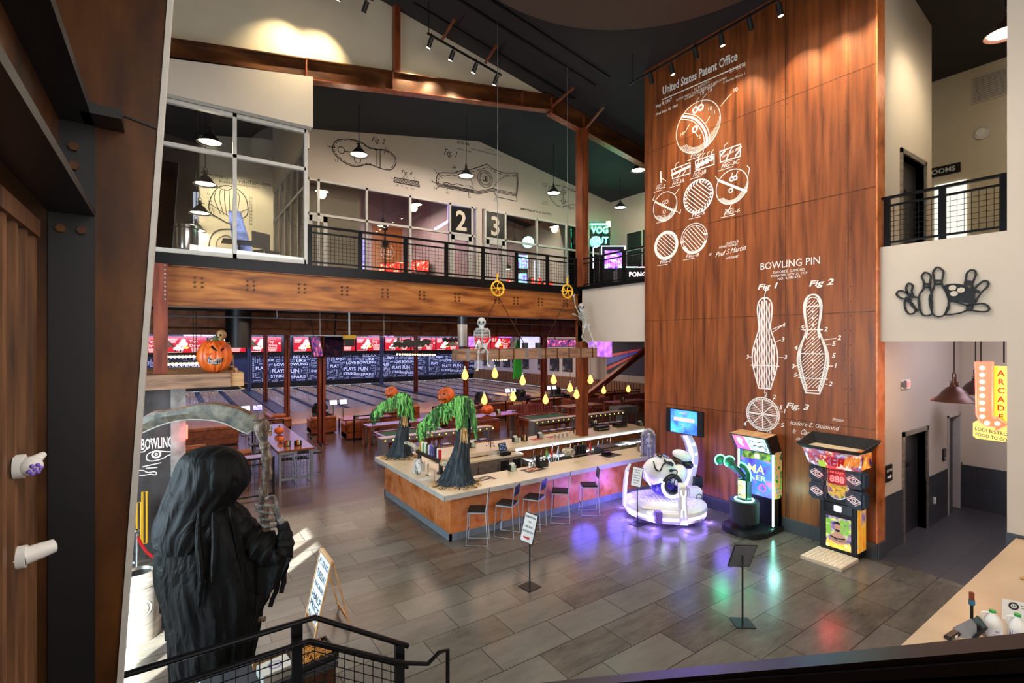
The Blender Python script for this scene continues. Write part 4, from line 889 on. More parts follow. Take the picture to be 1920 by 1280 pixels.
p=onY(447,640,20);tag(MB().cyl((p.x,p.y,4.18),(p.x,p.y,6.07),.42,n=24).build('duct_drum',M['black'],ang=.5),'dark round drum hanging behind the pumpkin','drum');p=onY(867,640,18);tag(MB().cyl((p.x,p.y,4.2),(p.x,p.y,6.07),.2,n=20).build('speaker_drum',M['grey'],ang=.5),'grey cylinder speaker hanging left of the seated skeleton','speaker')
p=onY(655,632,14.5);t=thing('winch','yellow winch box hanging on a white rod under the beam','decoration',p)
MB().box(-.16,.16,-.1,.1,-.05,.06).build('bracket',M['yellow'],t);MB().box(-.12,.12,-.1,.1,-.26,-.05).build('body',M['black'],t);MB().cyl((0,0,.06),(0,0,6.07-p.z),.025,n=8).build('rod',M['paper'],t)
tag(MB().bar(onY(570,628,14.6),onY(752,632,14.6),.03).bar(onY(600,628,14.6),onY(600,628,14.6)+Vector((0,0,1.53)),.012).bar(onY(720,631,14.6),onY(720,631,14.6)+Vector((0,0,1.6)),.012).build('hanging_pipe',M['grey']),'thin grey pipe held level beside the winch','pipe')
for i,(u,v,sc_)in enumerate(((782,642,1.0),(758,646,.8),(845,637,.7))):
 p=onY(u,v,19+i);b=MB();P=lambda a,c:(a*sc_,.02*abs(a),c*sc_)
 out=[(-.6,.1),(-.35,.16),(-.12,.06),(-.05,.16),(0,.1),(.05,.16),(.12,.06),(.35,.16),(.6,.1),(.48,-.16),(.36,-.06),(.24,-.2),(.12,-.08),(0,-.22),(-.12,-.08),(-.24,-.2),(-.36,-.06),(-.48,-.16)]
 b.add([P(a,c)for a,c in out],[tuple(range(len(out)))]);o=b.build('paper_bat',M['rubber'],smooth=False,solid=.02);o.location=p;o.rotation_euler=(0,0,-.3);tag(o,'black bat decoration hanging before the red screens, %s'%('largest','left of the largest','right by the drum speaker')[i],'decoration','hanging bats')
 MB().cyl((0,0,0),(0,0,6.07-p.z),.004,n=5).build('thread',M['black'],o)
p=onY(971,640,22.6);t=thing('green_banner','bright green fabric ghost hanging before the photographs','decoration',(p.x,p.y,2.3));t2=MB()
for k in range(5):t2.tube([(-.28+k*.14,0,0+.12*(k%2)),(-.2+k*.1,.02,.9),(-.14+k*.07,0,1.6),(0,0,2.2)],[.07,.08,.1,.04],8)
t2.build('fabric',mat('bright_green_fabric',(44,176,52),.7),t);MB().cyl((0,0,2.1),(0,0,3.25),.006,n=5).build('cord',M['black'],t)
# ================================================================ lounge furniture
def sofa(w,d,hb,loc,rz,label,arms=2,mt='leather',seat='leather',group='leather sofas of the lounge'):
 t=thing('sofa',label,'sofa',loc,rz,group)
 MB().box(-w/2,w/2,-d/2,d/2,.06,.3).build('base',M[mt],t,bev=.02)
 MB().box(-w/2+.18,w/2-.18,-d/2-.03,d/2-.24,.3,.46).build('seat',M[seat],t,bev=.05)
 b=MB();b.box(-w/2,w/2,d/2-.26,d/2,.3,hb);b.build('backrest',M[mt],t,bev=.05)
 MB().cyl((-w/2,d/2-.12,hb),(w/2,d/2-.12,hb),.12,n=14).build('back_roll',M[mt],t)
 if arms:
  for sx in(-1,1):MB().box(sx*w/2-(.18 if sx>0 else 0),sx*w/2+(0 if sx>0 else .18),-d/2,d/2-.1,.06,.62).cyl((sx*(w/2-.09),-d/2,.62),(sx*(w/2-.09),d/2-.1,.62),.11,n=12).build('armrest',M[mt],t)
 for sx in(-1,1):
  for sy in(-1,1):MB().cyl((sx*(w/2-.1),sy*(d/2-.1),0),(sx*(w/2-.1),sy*(d/2-.1),.07),.03,n=8).build('foot',M['black'],t)
 return t
sofa(1.15,.95,.72,(6.0,24.85,0),PI-.0,'brown leather armchair seen from behind the red column')
sofa(1.5,.95,.72,(7.2,22.7,0),PI,'brown leather sofa right of the red column beside the trash can')
sofa(1.6,.95,.72,(4.35,26.6,0),PI/2,'brown leather sofa left of the red column beyond the high table')
sofa(2.4,.95,.72,(1.2,24.5,0),PI,'brown leather sofa beside the blue monitors',seat='tuft')
sofa(2.2,.95,.78,(-.1,20.2,0),PI,'tufted leather sofa behind the scythe blade',seat='tuft')
sofa(1.9,.9,.8,(1.2,18.4,0),PI,'leather bench sofa under the scythe')
sofa(2.4,.95,.72,(10.3,26.2,0),PI,'brown sofa behind the scarecrows',seat='tuft')
for i,(x,y)in enumerate(((12.6,23.6),(15.4,24.3),(19.0,24.2),(22.2,24.2),(25.6,24.6))):
 sofa(2.3,1.0,.8,(x,y,0),PI,'tufted sofa in the right lounge, %s'%('first beside the orange column','second toward the right','third toward the right','fourth toward the right','fifth toward the right')[i],seat='tuft',mt='redbr' if 'redbr' in M else 'leather')
def drail(x0,x1,y,label):
 t=railing('lounge_railing',label,(x0,y,0),(x1,y,0),max(2,int((x1-x0)/1.6)+1),1.1,.16,.06)
drail(-.6,2.4,15.4,'black railing behind the scythe blade');drail(6.6,9.2,21.7,'black railing behind the left scarecrow');drail(10.8,15.2,22.6,'black railing behind the hanging bulbs');drail(16.8,20.8,22.8,'black railing right of the dark column');drail(21.8,26.5,23.0,'black railing below the lane mural')
drail(2.75,3.9,22.6,'short black railing beyond the high table')
M['uphol']=brick('red_patterned_upholstery',(120,46,48),(150,72,66),(66,28,28),.2,.14,.02,cloudc=(206,160,150),fac=.35)
for i,(x,y,w_)in enumerate(((12.2,20.9,2.6),(16.2,21.3,3.0),(20.5,21.2,3.2),(24.5,21.6,3.2))):
 t=thing('booth_bench','red patterned booth bench, %s'%('behind the left table','behind the middle table','behind the right table','at the far right')[i],'bench',(x,y,0),0,'booth benches of the lounge')
 MB().box(-w_/2,w_/2,-.3,.3,0,.42).build('base',M['tablewood'],t,smooth=False);MB().box(-w_/2,w_/2,-.3,.25,.42,.55).build('seat',M['uphol'],t,bev=.04);MB().box(-w_/2,w_/2,.22,.36,.42,1.0).build('backrest',M['uphol'],t,bev=.04)
def table(x0,x1,y0,y1,h,label,metal=False,group=None):
 t=thing('lounge_table',label,'table',((x0+x1)/2,(y0+y1)/2,0),0,group);w=(x1-x0)/2;d=(y1-y0)/2
 MB().box(-w,w,-d,d,h-.06,h).build('table_top',M['tablewood'],t,bev=.01)
 for sx in(-1,1):
  for sy in(-1,1):MB().box(sx*(w-.06)-.035,sx*(w-.06)+.035,sy*(d-.06)-.035,sy*(d-.06)+.035,0,h-.06).build('leg',M['tablewood'],t,smooth=False)
 return t
table(10.6,13.4,18.75,19.7,1.05,'long red-brown high table behind the second scarecrow');table(16.6,19.2,19.0,19.9,1.05,'red-brown high table behind the orange column');table(19.9,22.6,19.0,19.8,1.05,'red-brown high table at the right of the lounge');table(6.9,9.3,24.2,25.4,.6,'low table with small condiment cups near the lanes');table(6.6,9.6,19.8,20.6,.95,'red-brown table behind the left scarecrow')
ht=thing('high_table','long purple-brown high table on a grey steel mesh frame','table',(3.2,19.2,0));a,b,c_,d_=-.5,.5,-2.85,2.65
MB().box(a-.04,b+.04,c_,d_,1.01,1.07).build('table_top',M['tablewood'],ht,bev=.008)
for sx in(-1,1):
 for y in(c_+.05,d_-.05):MB().box(sx*.46-.035,sx*.46+.035,y-.035,y+.035,0,1.01).build('leg',M['grey'],ht,smooth=False)
f=MB();f.box(-.46,.46,c_+.03,c_+.07,.93,1.01).box(-.46,.46,c_+.03,c_+.07,.14,.2).box(-.49,-.43,c_,d_,.93,1.01).box(.43,.49,c_,d_,.93,1.01);f.build('steel_frame',M['grey'],ht,smooth=False)
f=MB()
for k in range(9):x=-.42+k*.105;f.box(x-.006,x+.006,c_+.045,c_+.055,.2,.94)
for k in range(7):f.box(-.44,.44,c_+.045,c_+.055,.2+k*.105,.212+k*.105)
f.build('mesh_panel',M['grey'],ht,smooth=False)
def small_pumpkin(loc,r,label):
 t=thing('small_pumpkin',label,'pumpkin',loc);MB().ell((0,0,r*.8),(r,r,r*.8),20,10,fn=lambda a,t_:1-.08*abs(math.cos(a*4))).build('body',M['orange'],t);MB().cyl((0,0,r*1.5),(.01,0,r*1.95),r*.14,r*.1,8).build('stem',M['stem'],t)
for(x,y,r_,lb)in((2.95,21.0,.2,'small orange pumpkin at the far end of the high table'),(3.2,19.3,.17,'small orange pumpkin in the middle of the high table'),(3.0,17.8,.12,'tiny orange pumpkin behind the condiment caddy')):small_pumpkin((x,y,1.07),r_,lb)
def caddy(loc,label,rz=0,kind=0):
 t=thing('condiment_caddy',label,'caddy',loc,rz)
 MB().box(-.09,.09,-.07,.07,0,.02).box(-.09,-.08,-.07,.07,0,.16).box(.08,.09,-.07,.07,0,.16).box(-.09,.09,.06,.07,0,.16).build('caddy_body',M['black'],t,smooth=False)
 if kind==0:
  MB().box(-.075,.075,-.075,-.06,.01,.15).build('label_card',M['card'],t,smooth=False);MB().box(-.06,.06,-.04,.05,.03,.2).build('napkins',M['paper'],t,bev=.01)
 else:
  for i,(mt,x)in enumerate((('red',-.05),('yellow',0),('paper',.05))):MB().lathe([(.022,.02),(.024,.12),(.01,.16),(.008,.2),(0,.205)],(x,0,0),10).build('bottle',M[mt],t)
 return t
M['card']=nmat('printed_card',[(90,120,110),(200,214,190)],(1,1,1),16,.5)
caddy((3.05,17.0,1.07),'black caddy of bottles near the end of the high table',0,1);caddy((3.35,16.9,1.07),'second caddy of small sauce bottles on the high table',.3,1);caddy((3.0,20.2,1.07),'napkin caddy between the pumpkins on the high table')
caddy((.75,15.9,1.1),'napkin caddy on the railing shelf behind the scythe');caddy((7.6,24.6,.6),'napkin caddy on the low table near the lanes');caddy((12.5,19.2,1.05),'napkin caddy on the table behind the bulbs');caddy((20.9,19.3,1.05),'condiment caddy on the far right table',0,1)
tag(MB().box(-.3,2.2,15.7,16.1,1.04,1.1).box(-.25,-.2,15.85,15.95,0,1.04).box(2.1,2.15,15.85,15.95,0,1.04).build('rail_shelf',M['tablewood'],smooth=False),'narrow drink shelf behind the scythe blade','shelf')
small_pumpkin((11.9,19.2,1.05),.3,'carved orange pumpkin on the table behind the bar')
def hstool(loc,rz,label):
 t=thing('high_stool',label,'stool',loc,rz,'stools at the high table')
 MB().box(-.18,.18,-.18,.18,.72,.76).build('seat',M['black'],t,bev=.01);MB().box(-.18,.18,.16,.18,.9,1.02).build('backrest',M['black'],t,bev=.005)
 for sx in(-1,1):MB().tube([(sx*.17,.18,1.0),(sx*.18,.18,.72),(sx*.2,.22,.01),(sx*.2,-.22,.01),(sx*.17,-.17,.72)],.01,6).build('leg',M['grey'],t)
 return t
s0=hstool((2.45,17.0,0),PI/2,'steel stool on the left side of the high table, nearest')
for i,(x,y,rz)in enumerate(((2.45,18.2,PI/2),(2.45,19.6,PI/2),(3.95,17.2,-PI/2),(3.95,18.6,-PI/2),(2.95,16.6,PI),(3.4,16.55,PI))):
 dup(s0,(x,y,0),rz,'steel stool at the high table, %s'%('second on the left side','third on the left side','first on the right side','second on the right side','left one tucked under the near end','right one tucked under the near end')[i])
def score(x,label,y=26.2,mt='tvwhite2',rz=0):
 t=thing('score_tablet',label,'tablet',(x,y,0),rz,'score tablets at the lanes')
 MB().cyl((0,0,0),(0,0,1.1),.035,n=10).cyl((0,0,0),(0,0,.03),.2,n=16).build('stand',M['grey'],t)
 b=MB();b.box(-.2,.2,-.02,.02,-.14,.14);b.tf(Matrix.Translation((0,0,1.25))@Matrix.Rotation(-.4,4,'X'));b.build('housing',M['black'],t)
 b=MB();b.box(-.18,.18,-.026,-.02,-.12,.12);b.tf(Matrix.Translation((0,0,1.25))@Matrix.Rotation(-.4,4,'X'));b.build('display',M[mt],t,smooth=False)
M['tvwhite2']=emi('white_tablet',(235,235,255),.9);M['tvviolet']=emi2('violet_tablet',[(60,50,200),(190,180,255)],1.8,9)
for i,x in enumerate((2.9,3.4,6.9,7.4,17.75,18.2,21.1,21.6,24.5)):
 score(x,'lit score tablet on a post, %s'%('white one of the left pair','violet one of the left pair','left of the second pair','right of the second pair','left of the pair behind the bulbs','right of the pair behind the bulbs','left of the pair at the dark column','right of the pair at the dark column','single at the far right')[i],26.2,'tvviolet' if i==1 else 'tvwhite2')
 if i in(0,2,4,6,8):
  t=thing('ball_return','dark ball return beside the score tablets, %s'%('left lanes','','second lane pair','','third group','','fourth group','','far right')[i],'ball return',(x+.2,29.3,.02),0,'ball returns')
  MB().box(-.35,.35,-.9,.9,0,.35).build('base',M['black'],t,bev=.05);MB().lathe([(.3,0),(.45,.2),(.45,.55),(.3,.75),(0,.8)],(0,.5,.1),20).build('hood',M['black'],t)
  for k,cc in enumerate(('purple','red','steelbl')):MB().ell((-.15+.15*k,-.5,.46),.108,12,8).build('ball',M[cc],t)
def bin_(loc,h,label,r=.22):
 t=thing('trash_can',label,'trash can',loc);MB().lathe([(r*.95,0),(r,.03),(r,h*.9),(r*1.05,h*.92),(r*1.05,h),(r*.6,h),(r*.55,h*.9),(0,h*.9)],n=28).build('body',M['chrome'],t);return t
bin_((7.0,20.9,0),.85,'shiny steel trash can beside the leather sofa');bin_((14.0,20.3,0),.95,'shiny steel trash can behind the pool table');bin_((17.2,20.6,0),.9,'steel wine-bucket bin left of the orange column')
# ================================================================ drink rails with bulb dots, stools, pool tables, foosball
def drink_rail(x0,x1,label,y=17.1):
 t=thing('drink_rail',label,'drink rail',(x0,y,0));L_=x1-x0
 MB().box(0,L_,-.22,.22,.93,.97).build('rail_top',M['railtop'],t,smooth=False)
 MB().box(0,L_,-.24,-.2,.82,.97).build('edge_channel',M['grey'],t,smooth=False)
 for x in(0,L_-.25):MB().box(x,x+.25,-.2,.2,0,.93).build('leg',M['grey'],t,smooth=False)
 b=MB();x=.12
 while x<L_:b.ell((x,-.245,.9),(.02,.012,.02),8,5);x+=.3
 b.build('bulb_row',emi('rail_dot_%d'%int(x0),(255,190,70),5),t)
M['railtop']=nmat('weathered_rail_top',[(116,112,116),(176,168,172),(196,140,140)],(1,3,1),4,.3,.3,6)
drink_rail(6.1,10.75,'grey steel drink rail with glowing dots before the left pool table');drink_rail(12.85,15.6,'grey steel drink rail with glowing dots before the right pool table');drink_rail(15.75,18.5,'grey steel drink rail with glowing dots right of the orange column')
def ystool(loc,label=None):
 t=thing('low_stool',label,'stool',loc,0,'yellow stools at the drink rails')
 MB().box(-.2,.2,-.17,.17,.47,.52).build('seat',M['purple'],t,bev=.01);MB().box(-.13,.13,-.1,.1,.521,.525).build('print',M['paper'],t,smooth=False)
 for sx in(-1,1):MB().tube([(sx*.19,-.16,.46),(sx*.19,-.16,.02),(sx*.19,.16,.02),(sx*.19,.16,.46)],.014,6).build('leg',M['yellow'],t)
 MB().box(-.2,.2,-.17,-.15,.44,.47).box(-.2,.2,.15,.17,.44,.47).build('seat_frame',M['yellow'],t,smooth=False)
 return t
xsn=[6.6,7.45,8.6,9.15,9.75,10.24]+[13.37+.46*k for k in range(5)]+[16.26+.43*k for k in range(5)]
pos=['leftmost under the left drink rail','second under the left drink rail','third under the left drink rail','fourth under the left drink rail','fifth under the left drink rail','rightmost under the left drink rail']+['%s under the middle drink rail'%s for s in('leftmost','second','third','fourth','rightmost')]+['%s right of the orange column'%s for s in('first','second','third','fourth','fifth')]
s0=None
for x,n in zip(xsn,pos):
 lb='yellow framed stool with a violet seat, '+n
 if s0 is None:s0=ystool((x,16.85,0),lb)
 else:dup(s0,(x,16.85,0),None,lb)
def pool(x0,x1,y0,y1,label):
 t=thing('pool_table',label,'pool table',((x0+x1)/2,(y0+y1)/2,0));w=(x1-x0)/2;d=(y1-y0)/2
 MB().box(-w+.1,w-.1,-d+.1,d-.1,.5,.78).build('body',M['tablewood'],t,bev=.02);MB().box(-w+.12,w-.12,-d+.12,d-.12,.78,.82).build('felt',M['green'],t,smooth=False)
 r=MB();r.box(-w,w,-d,-d+.13,.76,.86).box(-w,w,d-.13,d,.76,.86).box(-w,-w+.13,-d,d,.76,.86).box(w-.13,w,-d,d,.76,.86);r.build('rail',M['tablewood'],t,bev=.01)
 for sx in(-1,1):
  for sy in(-1,1):MB().lathe([(.07,0),(.05,.1),(.08,.25),(.05,.35),(.09,.52)],(sx*(w-.25),sy*(d-.25),0),12).build('leg',M['tablewood'],t)
pool(6.5,9.1,17.7,19.1,'pool table with green felt behind the left scarecrow');pool(13.4,15.9,17.8,19.1,'pool table with green felt behind the middle drink rail')
fb=thing('foosball_table','grey foosball table behind the right drink rail','game table',(19.9,18.3,0));MB().box(-.75,.75,-.38,.38,.6,.95).build('body',M['grey'],fb,bev=.02)
for sx in(-1,1):
 for sy in(-1,1):MB().box(sx*.65-.05,sx*.65+.05,sy*.3-.05,sy*.3+.05,0,.6).build('leg',M['grey'],fb,smooth=False)
r=MB()
for k in range(6):r.cyl((-.6+k*.24,-.55,.88),(-.6+k*.24,.5,.88),.012,n=6)
r.build('rods',M['chrome'],fb);tag(MB().box(21.4,22.1,16.8,17.4,0,.95).build('steel_cabinet',M['grey'],bev=.02),'small grey steel cabinet right of the drink rail','cabinet')
M['bulbglass']=emi('amber_bulb_glass',(255,156,64),3.4);M['barplinth']=brick('slate_bar_plinth',(96,104,112),(112,120,128),(70,76,82),.3,.3,.006,cloudc=(130,138,144),fac=.4,swap='xz')
M['ledb']=emi('underbar_led',(214,236,255),1.4)
M['beigeplate']=mat('beige_step_plate',(190,176,150),.5);M['padblue']=mat('slate_pad_vinyl',(46,60,74),.35);M['graf']=emi2('graffiti_panel',[(40,30,120),(90,70,200),(40,110,190),(170,90,200)],.7,3)
M['gpanel']=mat('dark_green_plastic',(16,60,52),.3);M['gdark']=mat('green_pad_vinyl',(14,84,60),.4);M['deckv']=emi2('violet_deck',[(120,100,220),(200,180,255)],.7,5);M['bluev']=mat('deep_violet_plastic',(44,30,130),.2,coat=.6)
M['boneg']=nmat('dark_weathered_bone',[(40,38,38),(104,100,98),(150,146,140)],(1,1,1),14,.5,0,5);M['bonet']=nmat('tan_bone',[(120,84,50),(196,150,98)],(1,1,1),12,.6,0,4)
M['tomb']=nmat('grey_tombstone',[(96,90,96),(140,132,134)],(1,1,1),8,.8,0,6);M['portal']=nmat('dark_grey_steel_panel',[(52,46,44),(82,78,78),(100,98,100)],(1,1,.5),2,.35,.4,6);M['portpost']=nmat('mottled_concrete_post',[(104,92,84),(140,140,136),(160,166,164)],(1,1,1),3,.6,0,7);M['redneon']=emi('red_neon_tube',(255,40,30),14)
struct('wall_left',MB().box(-10,-5.2,13.1,13.25,0,13),M['dark'],'dark added wall keeping the sun out of the hall left of the lobby',smooth=False)  # unseen wall added to stop sun leaking into the lounge
# ================================================================ the bar
CT=1.07
b=MB();b.prism([(5.07,9.72),(11.74,9.72),(11.74,9.985),(12.4,9.985),(12.4,10.25),(5.6,10.25),(5.6,13.25),(11.85,13.25),(15.2,13.25),(15.2,13.75),(5.07,13.75)],'z',.16,CT-.112)
bar=thing('bar_counter','long L-shaped bar with rust coloured front and pale concrete top','bar counter',(0,0,0))
b.build('bar_front',M['rustbar'],bar,smooth=False)
j=MB()
for x in(6.9,8.0,9.6,11.2):j.box(x-.006,x+.006,9.714,9.72,.16,CT-.1)
for y in(10.55,12.9):j.box(5.064,5.07,y-.006,y+.006,.16,CT-.1)
j.build('panel_joint',M['steelb'],bar,smooth=False)
k=MB();k.box(5.05,11.7,9.7,9.75,0,.16).box(5.05,5.1,9.7,13.77,0,.16).box(5.05,15.2,13.7,13.77,0,.16);k.build('tile_plinth',M['barplinth']if 'barplinth' in M else M['wains'],bar,smooth=False)
def slab(x0,x1,y0,y1,nm='counter_top'):
 MB().box(x0,x1,y0,y1,CT-.11,CT).build(nm,M['counter'],bar,smooth=False)
t=MB();t.prism([(4.85,9.57),(11.73,9.57),(11.73,9.985),(12.6,9.985),(12.6,10.6),(5.95,10.6),(5.95,12.75),(11.86,12.75),(11.86,13.9),(4.85,13.98)],'z',CT-.11,CT).box(12.24,15.3,12.75,13.9,CT-.11,CT).box(11.86,12.24,12.75,12.87,CT-.11,CT).box(11.86,12.24,13.25,13.9,CT-.11,CT);t.build('counter_top',M['counter'],bar,smooth=False)
e=MB();e.box(4.842,11.73,9.562,9.57,CT-.112,CT-.002).box(4.842,4.85,9.562,13.98,CT-.112,CT-.002);e.build('counter_edge',M['counteredge'],bar,smooth=False)
led=MB().box(8.95,15.2,12.7,12.75,CT-.12,CT-.06);led.build('led_strip',M['ledb'],bar,smooth=False)
light('AREA','underbar_light',(12,12.6,.95),18,(.9,.93,1),(12,11.8,.3),6,.1)
fr=thing('bar_fridge','long stainless back-bar cooler with two glass doors','fridge',(5.98,12.36,0))
MB().box(0,2.95,0,.34,.05,.9).build('body',M['inox'],fr,smooth=False);MB().box(-.0,2.98,-.03,.35,.9,.95).build('worktop',M['counter'],fr,smooth=False)
for i,x in enumerate((.03,.72,1.4)):
 d=MB().box(x,x+.66,-.02,0,.1,.88).build('door',M['inox'],fr,smooth=False,bev=.004);MB().bar((x+.62,-.05,.3),(x+.62,-.05,.75),.02).build('handle',M['chrome'],d)
for x in(2.08,2.52):
 d=MB().box(x,x+.4,-.02,0,.1,.88).build('door',M['inox'],fr,smooth=False);MB().box(x+.05,x+.35,-.026,-.02,.16,.82).build('glass_pane',M['black'],d,smooth=False)
ub=thing('underbar_station','stainless underbar sink and ice bins below the white light strip','bar equipment',(9.05,12.1,0))
MB().box(0,5.9,0,.58,.55,.72).build('bench',M['inox'],ub,smooth=False);r_=MB()
for x in range(7):r_.cyl((.1+x*.95,.1,0),(.1+x*.95,.1,.55),.03,n=8)
r_.build('support',M['chrome'],ub);x=MB()
for k_ in range(5):x.box(.15+k_*1.15,.95+k_*1.15,.05,.5,.72,.74)
x.build('basin_rim',M['chrome'],ub,smooth=False);MB().tube([(1.3,.52,.72),(1.3,.52,1.02),(1.3,.3,1.02),(1.3,.25,.92)],.015,8).build('tap',M['chrome'],ub)
cupn=['tall clear bottle','brown bottle','green bottle','red capped bottle','blue bottle','dark squat bottle']
bc=['clear','tablewood','gcloth','red','steelbl','black']
for i in range(14):
 x_=9.3+i*.27+R.uniform(-.05,.05);kk=i%6
 o=MB().lathe([(.034,0),(.036,.14),(.014,.2),(.012,.27),(0,.275)],(0,0,0),10).build('bottle',M[bc[kk]]);o.location=(x_,12.3+R.uniform(-.08,.1),.74)
 tag(o,'%s standing on the underbar bench, %s from the cooler'%(cupn[kk],['first','second','third','fourth','fifth','sixth','seventh','eighth','ninth','tenth','eleventh','twelfth','thirteenth','fourteenth'][i]),'bottle','bottles on the underbar bench')
def C_(u,v,dz=0):p=onZ(u,v,CT+.001);return Vector((p.x,p.y,CT+.001+dz))
def P3(t):return t
caddy(C_(960,882),'napkin caddy with a green card on the front counter');caddy(C_(1076,812)+Vector((-1.55,0,0)),'napkin caddy at the rear counter beside the bead tree');caddy(C_(885,838),'napkin caddy on the rear counter behind the second scarecrow',.1);caddy(C_(872,841),'brown sauce caddy beside the napkins on the rear counter',0,1);caddy(C_(1200,798),'napkin caddy at the far right of the rear counter');caddy(C_(966,828),'napkin caddy left of the red bar mats');caddy(C_(983,826),'black organiser right of the napkin caddy on the rear counter',0,1)
def matt(u,v,w,d,rz,mt,label,prn=None):
 t=thing('bar_mat',label,'mat',C_(u,v),rz);MB().box(-w/2,w/2,-d/2,d/2,0,.006).build('mat',M[mt],t,smooth=False)
 if prn:MB().box(-w*.36,w*.36,-d*.3,d*.3,.006,.008).build('print',prn,t,smooth=False)
M['ratprint']=nmat('pale_print',[(60,54,46),(196,188,170)],(1,1,1),9,.6,0,3,.45,.6);M['menuprint']=nmat('menu_print',[(40,28,26),(214,110,60),(230,210,190)],(1,1,1),12,.6,0,3,.4,.62);M['redprint']=nmat('red_mat_print',[(190,40,36),(236,200,190)],(1,1,1),7,.6,0,3,.5,.62)
matt(902,898,.62,.26,.15,'black','black bar mat with a pale drawing beside the hay',M['ratprint']);matt(1000,880,.6,.34,.1,'black','dark bar mat with orange lettering beside the shakers',M['menuprint']);matt(1144,853,.6,.4,.1,'black','black mat under the black terminal');matt(1006,823,.42,.24,0,'red','red bar mat on the rear counter, left one',M['redprint']);matt(1036,819,.42,.24,0,'red','red bar mat on the rear counter, right one',M['redprint'])
tag(MB().cyl(C_(927,897),C_(927,897,.006),.055,n=20).build('coaster',M['tablewood']),'round brown coaster on the front counter','coaster')
t=thing('paper_sheet','blank sheet of paper lying on the left counter','paper',C_(797,898),.3);MB().box(-.14,.14,-.1,.1,0,.003).build('sheet',M['paper'],t,smooth=False)
sv=lambda n:['first','second','third','fourth','fifth','sixth','seventh','eighth','ninth','tenth','eleventh','twelfth'][n]
for i,(u,v,mt)in enumerate(((993,876,'paper'),(999,875,'chrome'),(1003,876,'clear'))):
 p=C_(u,v);o=MB().lathe([(.03,0),(.034,.1),(.02,.13),(0,.135)],(0,0,0),12).build('shaker',M[mt]);o.location=p;tag(o,('white','silver','clear glass')[i]+' shaker beside the black condiment holder','shaker','shakers on the front counter')
for i in range(8):
 p=C_(1040+i*3.9,823-i*.6);p.y+=(i%2)*.1;o=MB().lathe([(.03,0),(.042,.13),(.038,.13),(.028,.01),(0,.01)],(0,0,0),14).build('metal_cup',M['chrome']);o.location=p;tag(o,'silver cup on the rear counter, %s from the red mats'%sv(i),'cup','silver cups on the rear counter')
def hold(u,v,label,s=1.0):
 t=thing('condiment_holder',label,'holder',C_(u,v));MB().add([(-.12*s,-.1*s,0),(.12*s,-.1*s,0),(.12*s,.1*s,0),(-.12*s,.1*s,0),(-.12*s,-.1*s,.12*s),(.12*s,-.1*s,.12*s),(.12*s,.1*s,.24*s),(-.12*s,.1*s,.24*s)],[(0,3,2,1),(4,5,6,7),(0,1,5,4),(1,2,6,5),(2,3,7,6),(3,0,4,7)]).build('body',M['black'],t,smooth=False)
 c=MB()
 for a,b_ in((-.05,.1),(.05,.11),(-.03,.17),(.05,.18)):c.ell((a*s,-.02*s,b_*s+.04),.035*s,8,6)
 c.build('packets',M['paper'],t);MB().tube([(-.12*s,.1*s,.2*s),(-.08*s,.1*s,.34*s),(.08*s,.1*s,.34*s),(.12*s,.1*s,.2*s)],.008,6).build('handle',M['black'],t)
hold(1016,874,'black condiment holder on the front counter',1.1);hold(1115,800,'black holder on the rear counter beside the orange column',1.0)
def beadtree(u,v,label,h=.55):
 t=thing('bead_tree',label,'decoration',C_(u,v));m=MB()
 for k_ in range(26):
  a=k_*2.4;z=h*k_/26;r=(.13 if k_<4 else .075)*(1-z/h)+.012;m.ell((r*math.cos(a),r*math.sin(a),z+.02),.02,6,5)
 m.cyl((0,0,0),(0,0,h),.018,.006,8);m.build('beads',M['brownm'],t)
beadtree(1076,812,'dark bead cone tree on the rear counter before the orange column',.6);beadtree(920,838,'dark bead cone tree on the rear counter beside the terminal',.55)
pos=thing('register_terminal','black cash register terminal with tilted screen on the cooler','cash register',(8.35,12.5,.951),.1)
MB().box(-.17,.17,-.14,.14,0,.1).build('drawer',M['black'],pos,bev=.01);MB().box(-.15,.12,-.1,.02,.11,.13).build('keypad',M['grey'],pos,bev=.005)
s_=MB().box(-.17,.12,-.015,.015,-.12,.12);s_.tf(Matrix.Translation((0,.05,.24))@Matrix.Rotation(-.35,4,'X'));s_.build('screen_housing',M['black'],pos,bev=.005)
s_=MB().box(-.15,.1,-.02,-.015,-.1,.1);s_.tf(Matrix.Translation((0,.05,.24))@Matrix.Rotation(-.35,4,'X'));s_.build('screen',emi2('terminal_screen',[(20,30,50),(120,140,170)],.6,20,(1,1,1),.5,.6),pos,smooth=False)
wb_=thing('wire_basket','white wire basket left of the register','basket',(7.98,12.5,.951));m=MB()
for k_ in range(7):m.bar((-.14+k_*.045,-.1,0),(-.14+k_*.045,-.1,.14),.006);m.bar((-.14+k_*.045,.1,0),(-.14+k_*.045,.1,.14),.006)
for z in(0,.07,.14):m.tube([(-.14,-.1,z),(.14,-.1,z),(.14,.1,z),(-.14,.1,z)],.005,5,closed=True)
m.build('wires',M['paper'],wb_)
tm=thing('card_terminal','black card terminal on its mat on the front counter','card terminal',C_(1138,852,.007),.1)
MB().add([(-.14,-.1,0),(.14,-.1,0),(.14,.1,0),(-.14,.1,0),(-.14,-.1,.03),(.14,-.1,.03),(.14,.1,.1),(-.14,.1,.1)],[(0,3,2,1),(4,5,6,7),(0,1,5,4),(1,2,6,5),(2,3,7,6),(3,0,4,7)]).build('body',M['black'],tm,bev=.01);MB().box(-.1,.1,-.06,.07,.075,.08).build('screen',M['tvoff'],tm)
cu=thing('cup_station','steel cup and lid dispenser behind the front counter','dispenser',(10.05,10.95,.0));MB().box(-.3,.15,-.15,.2,.4,1.05).build('cabinet',M['inox'],cu,bev=.01)
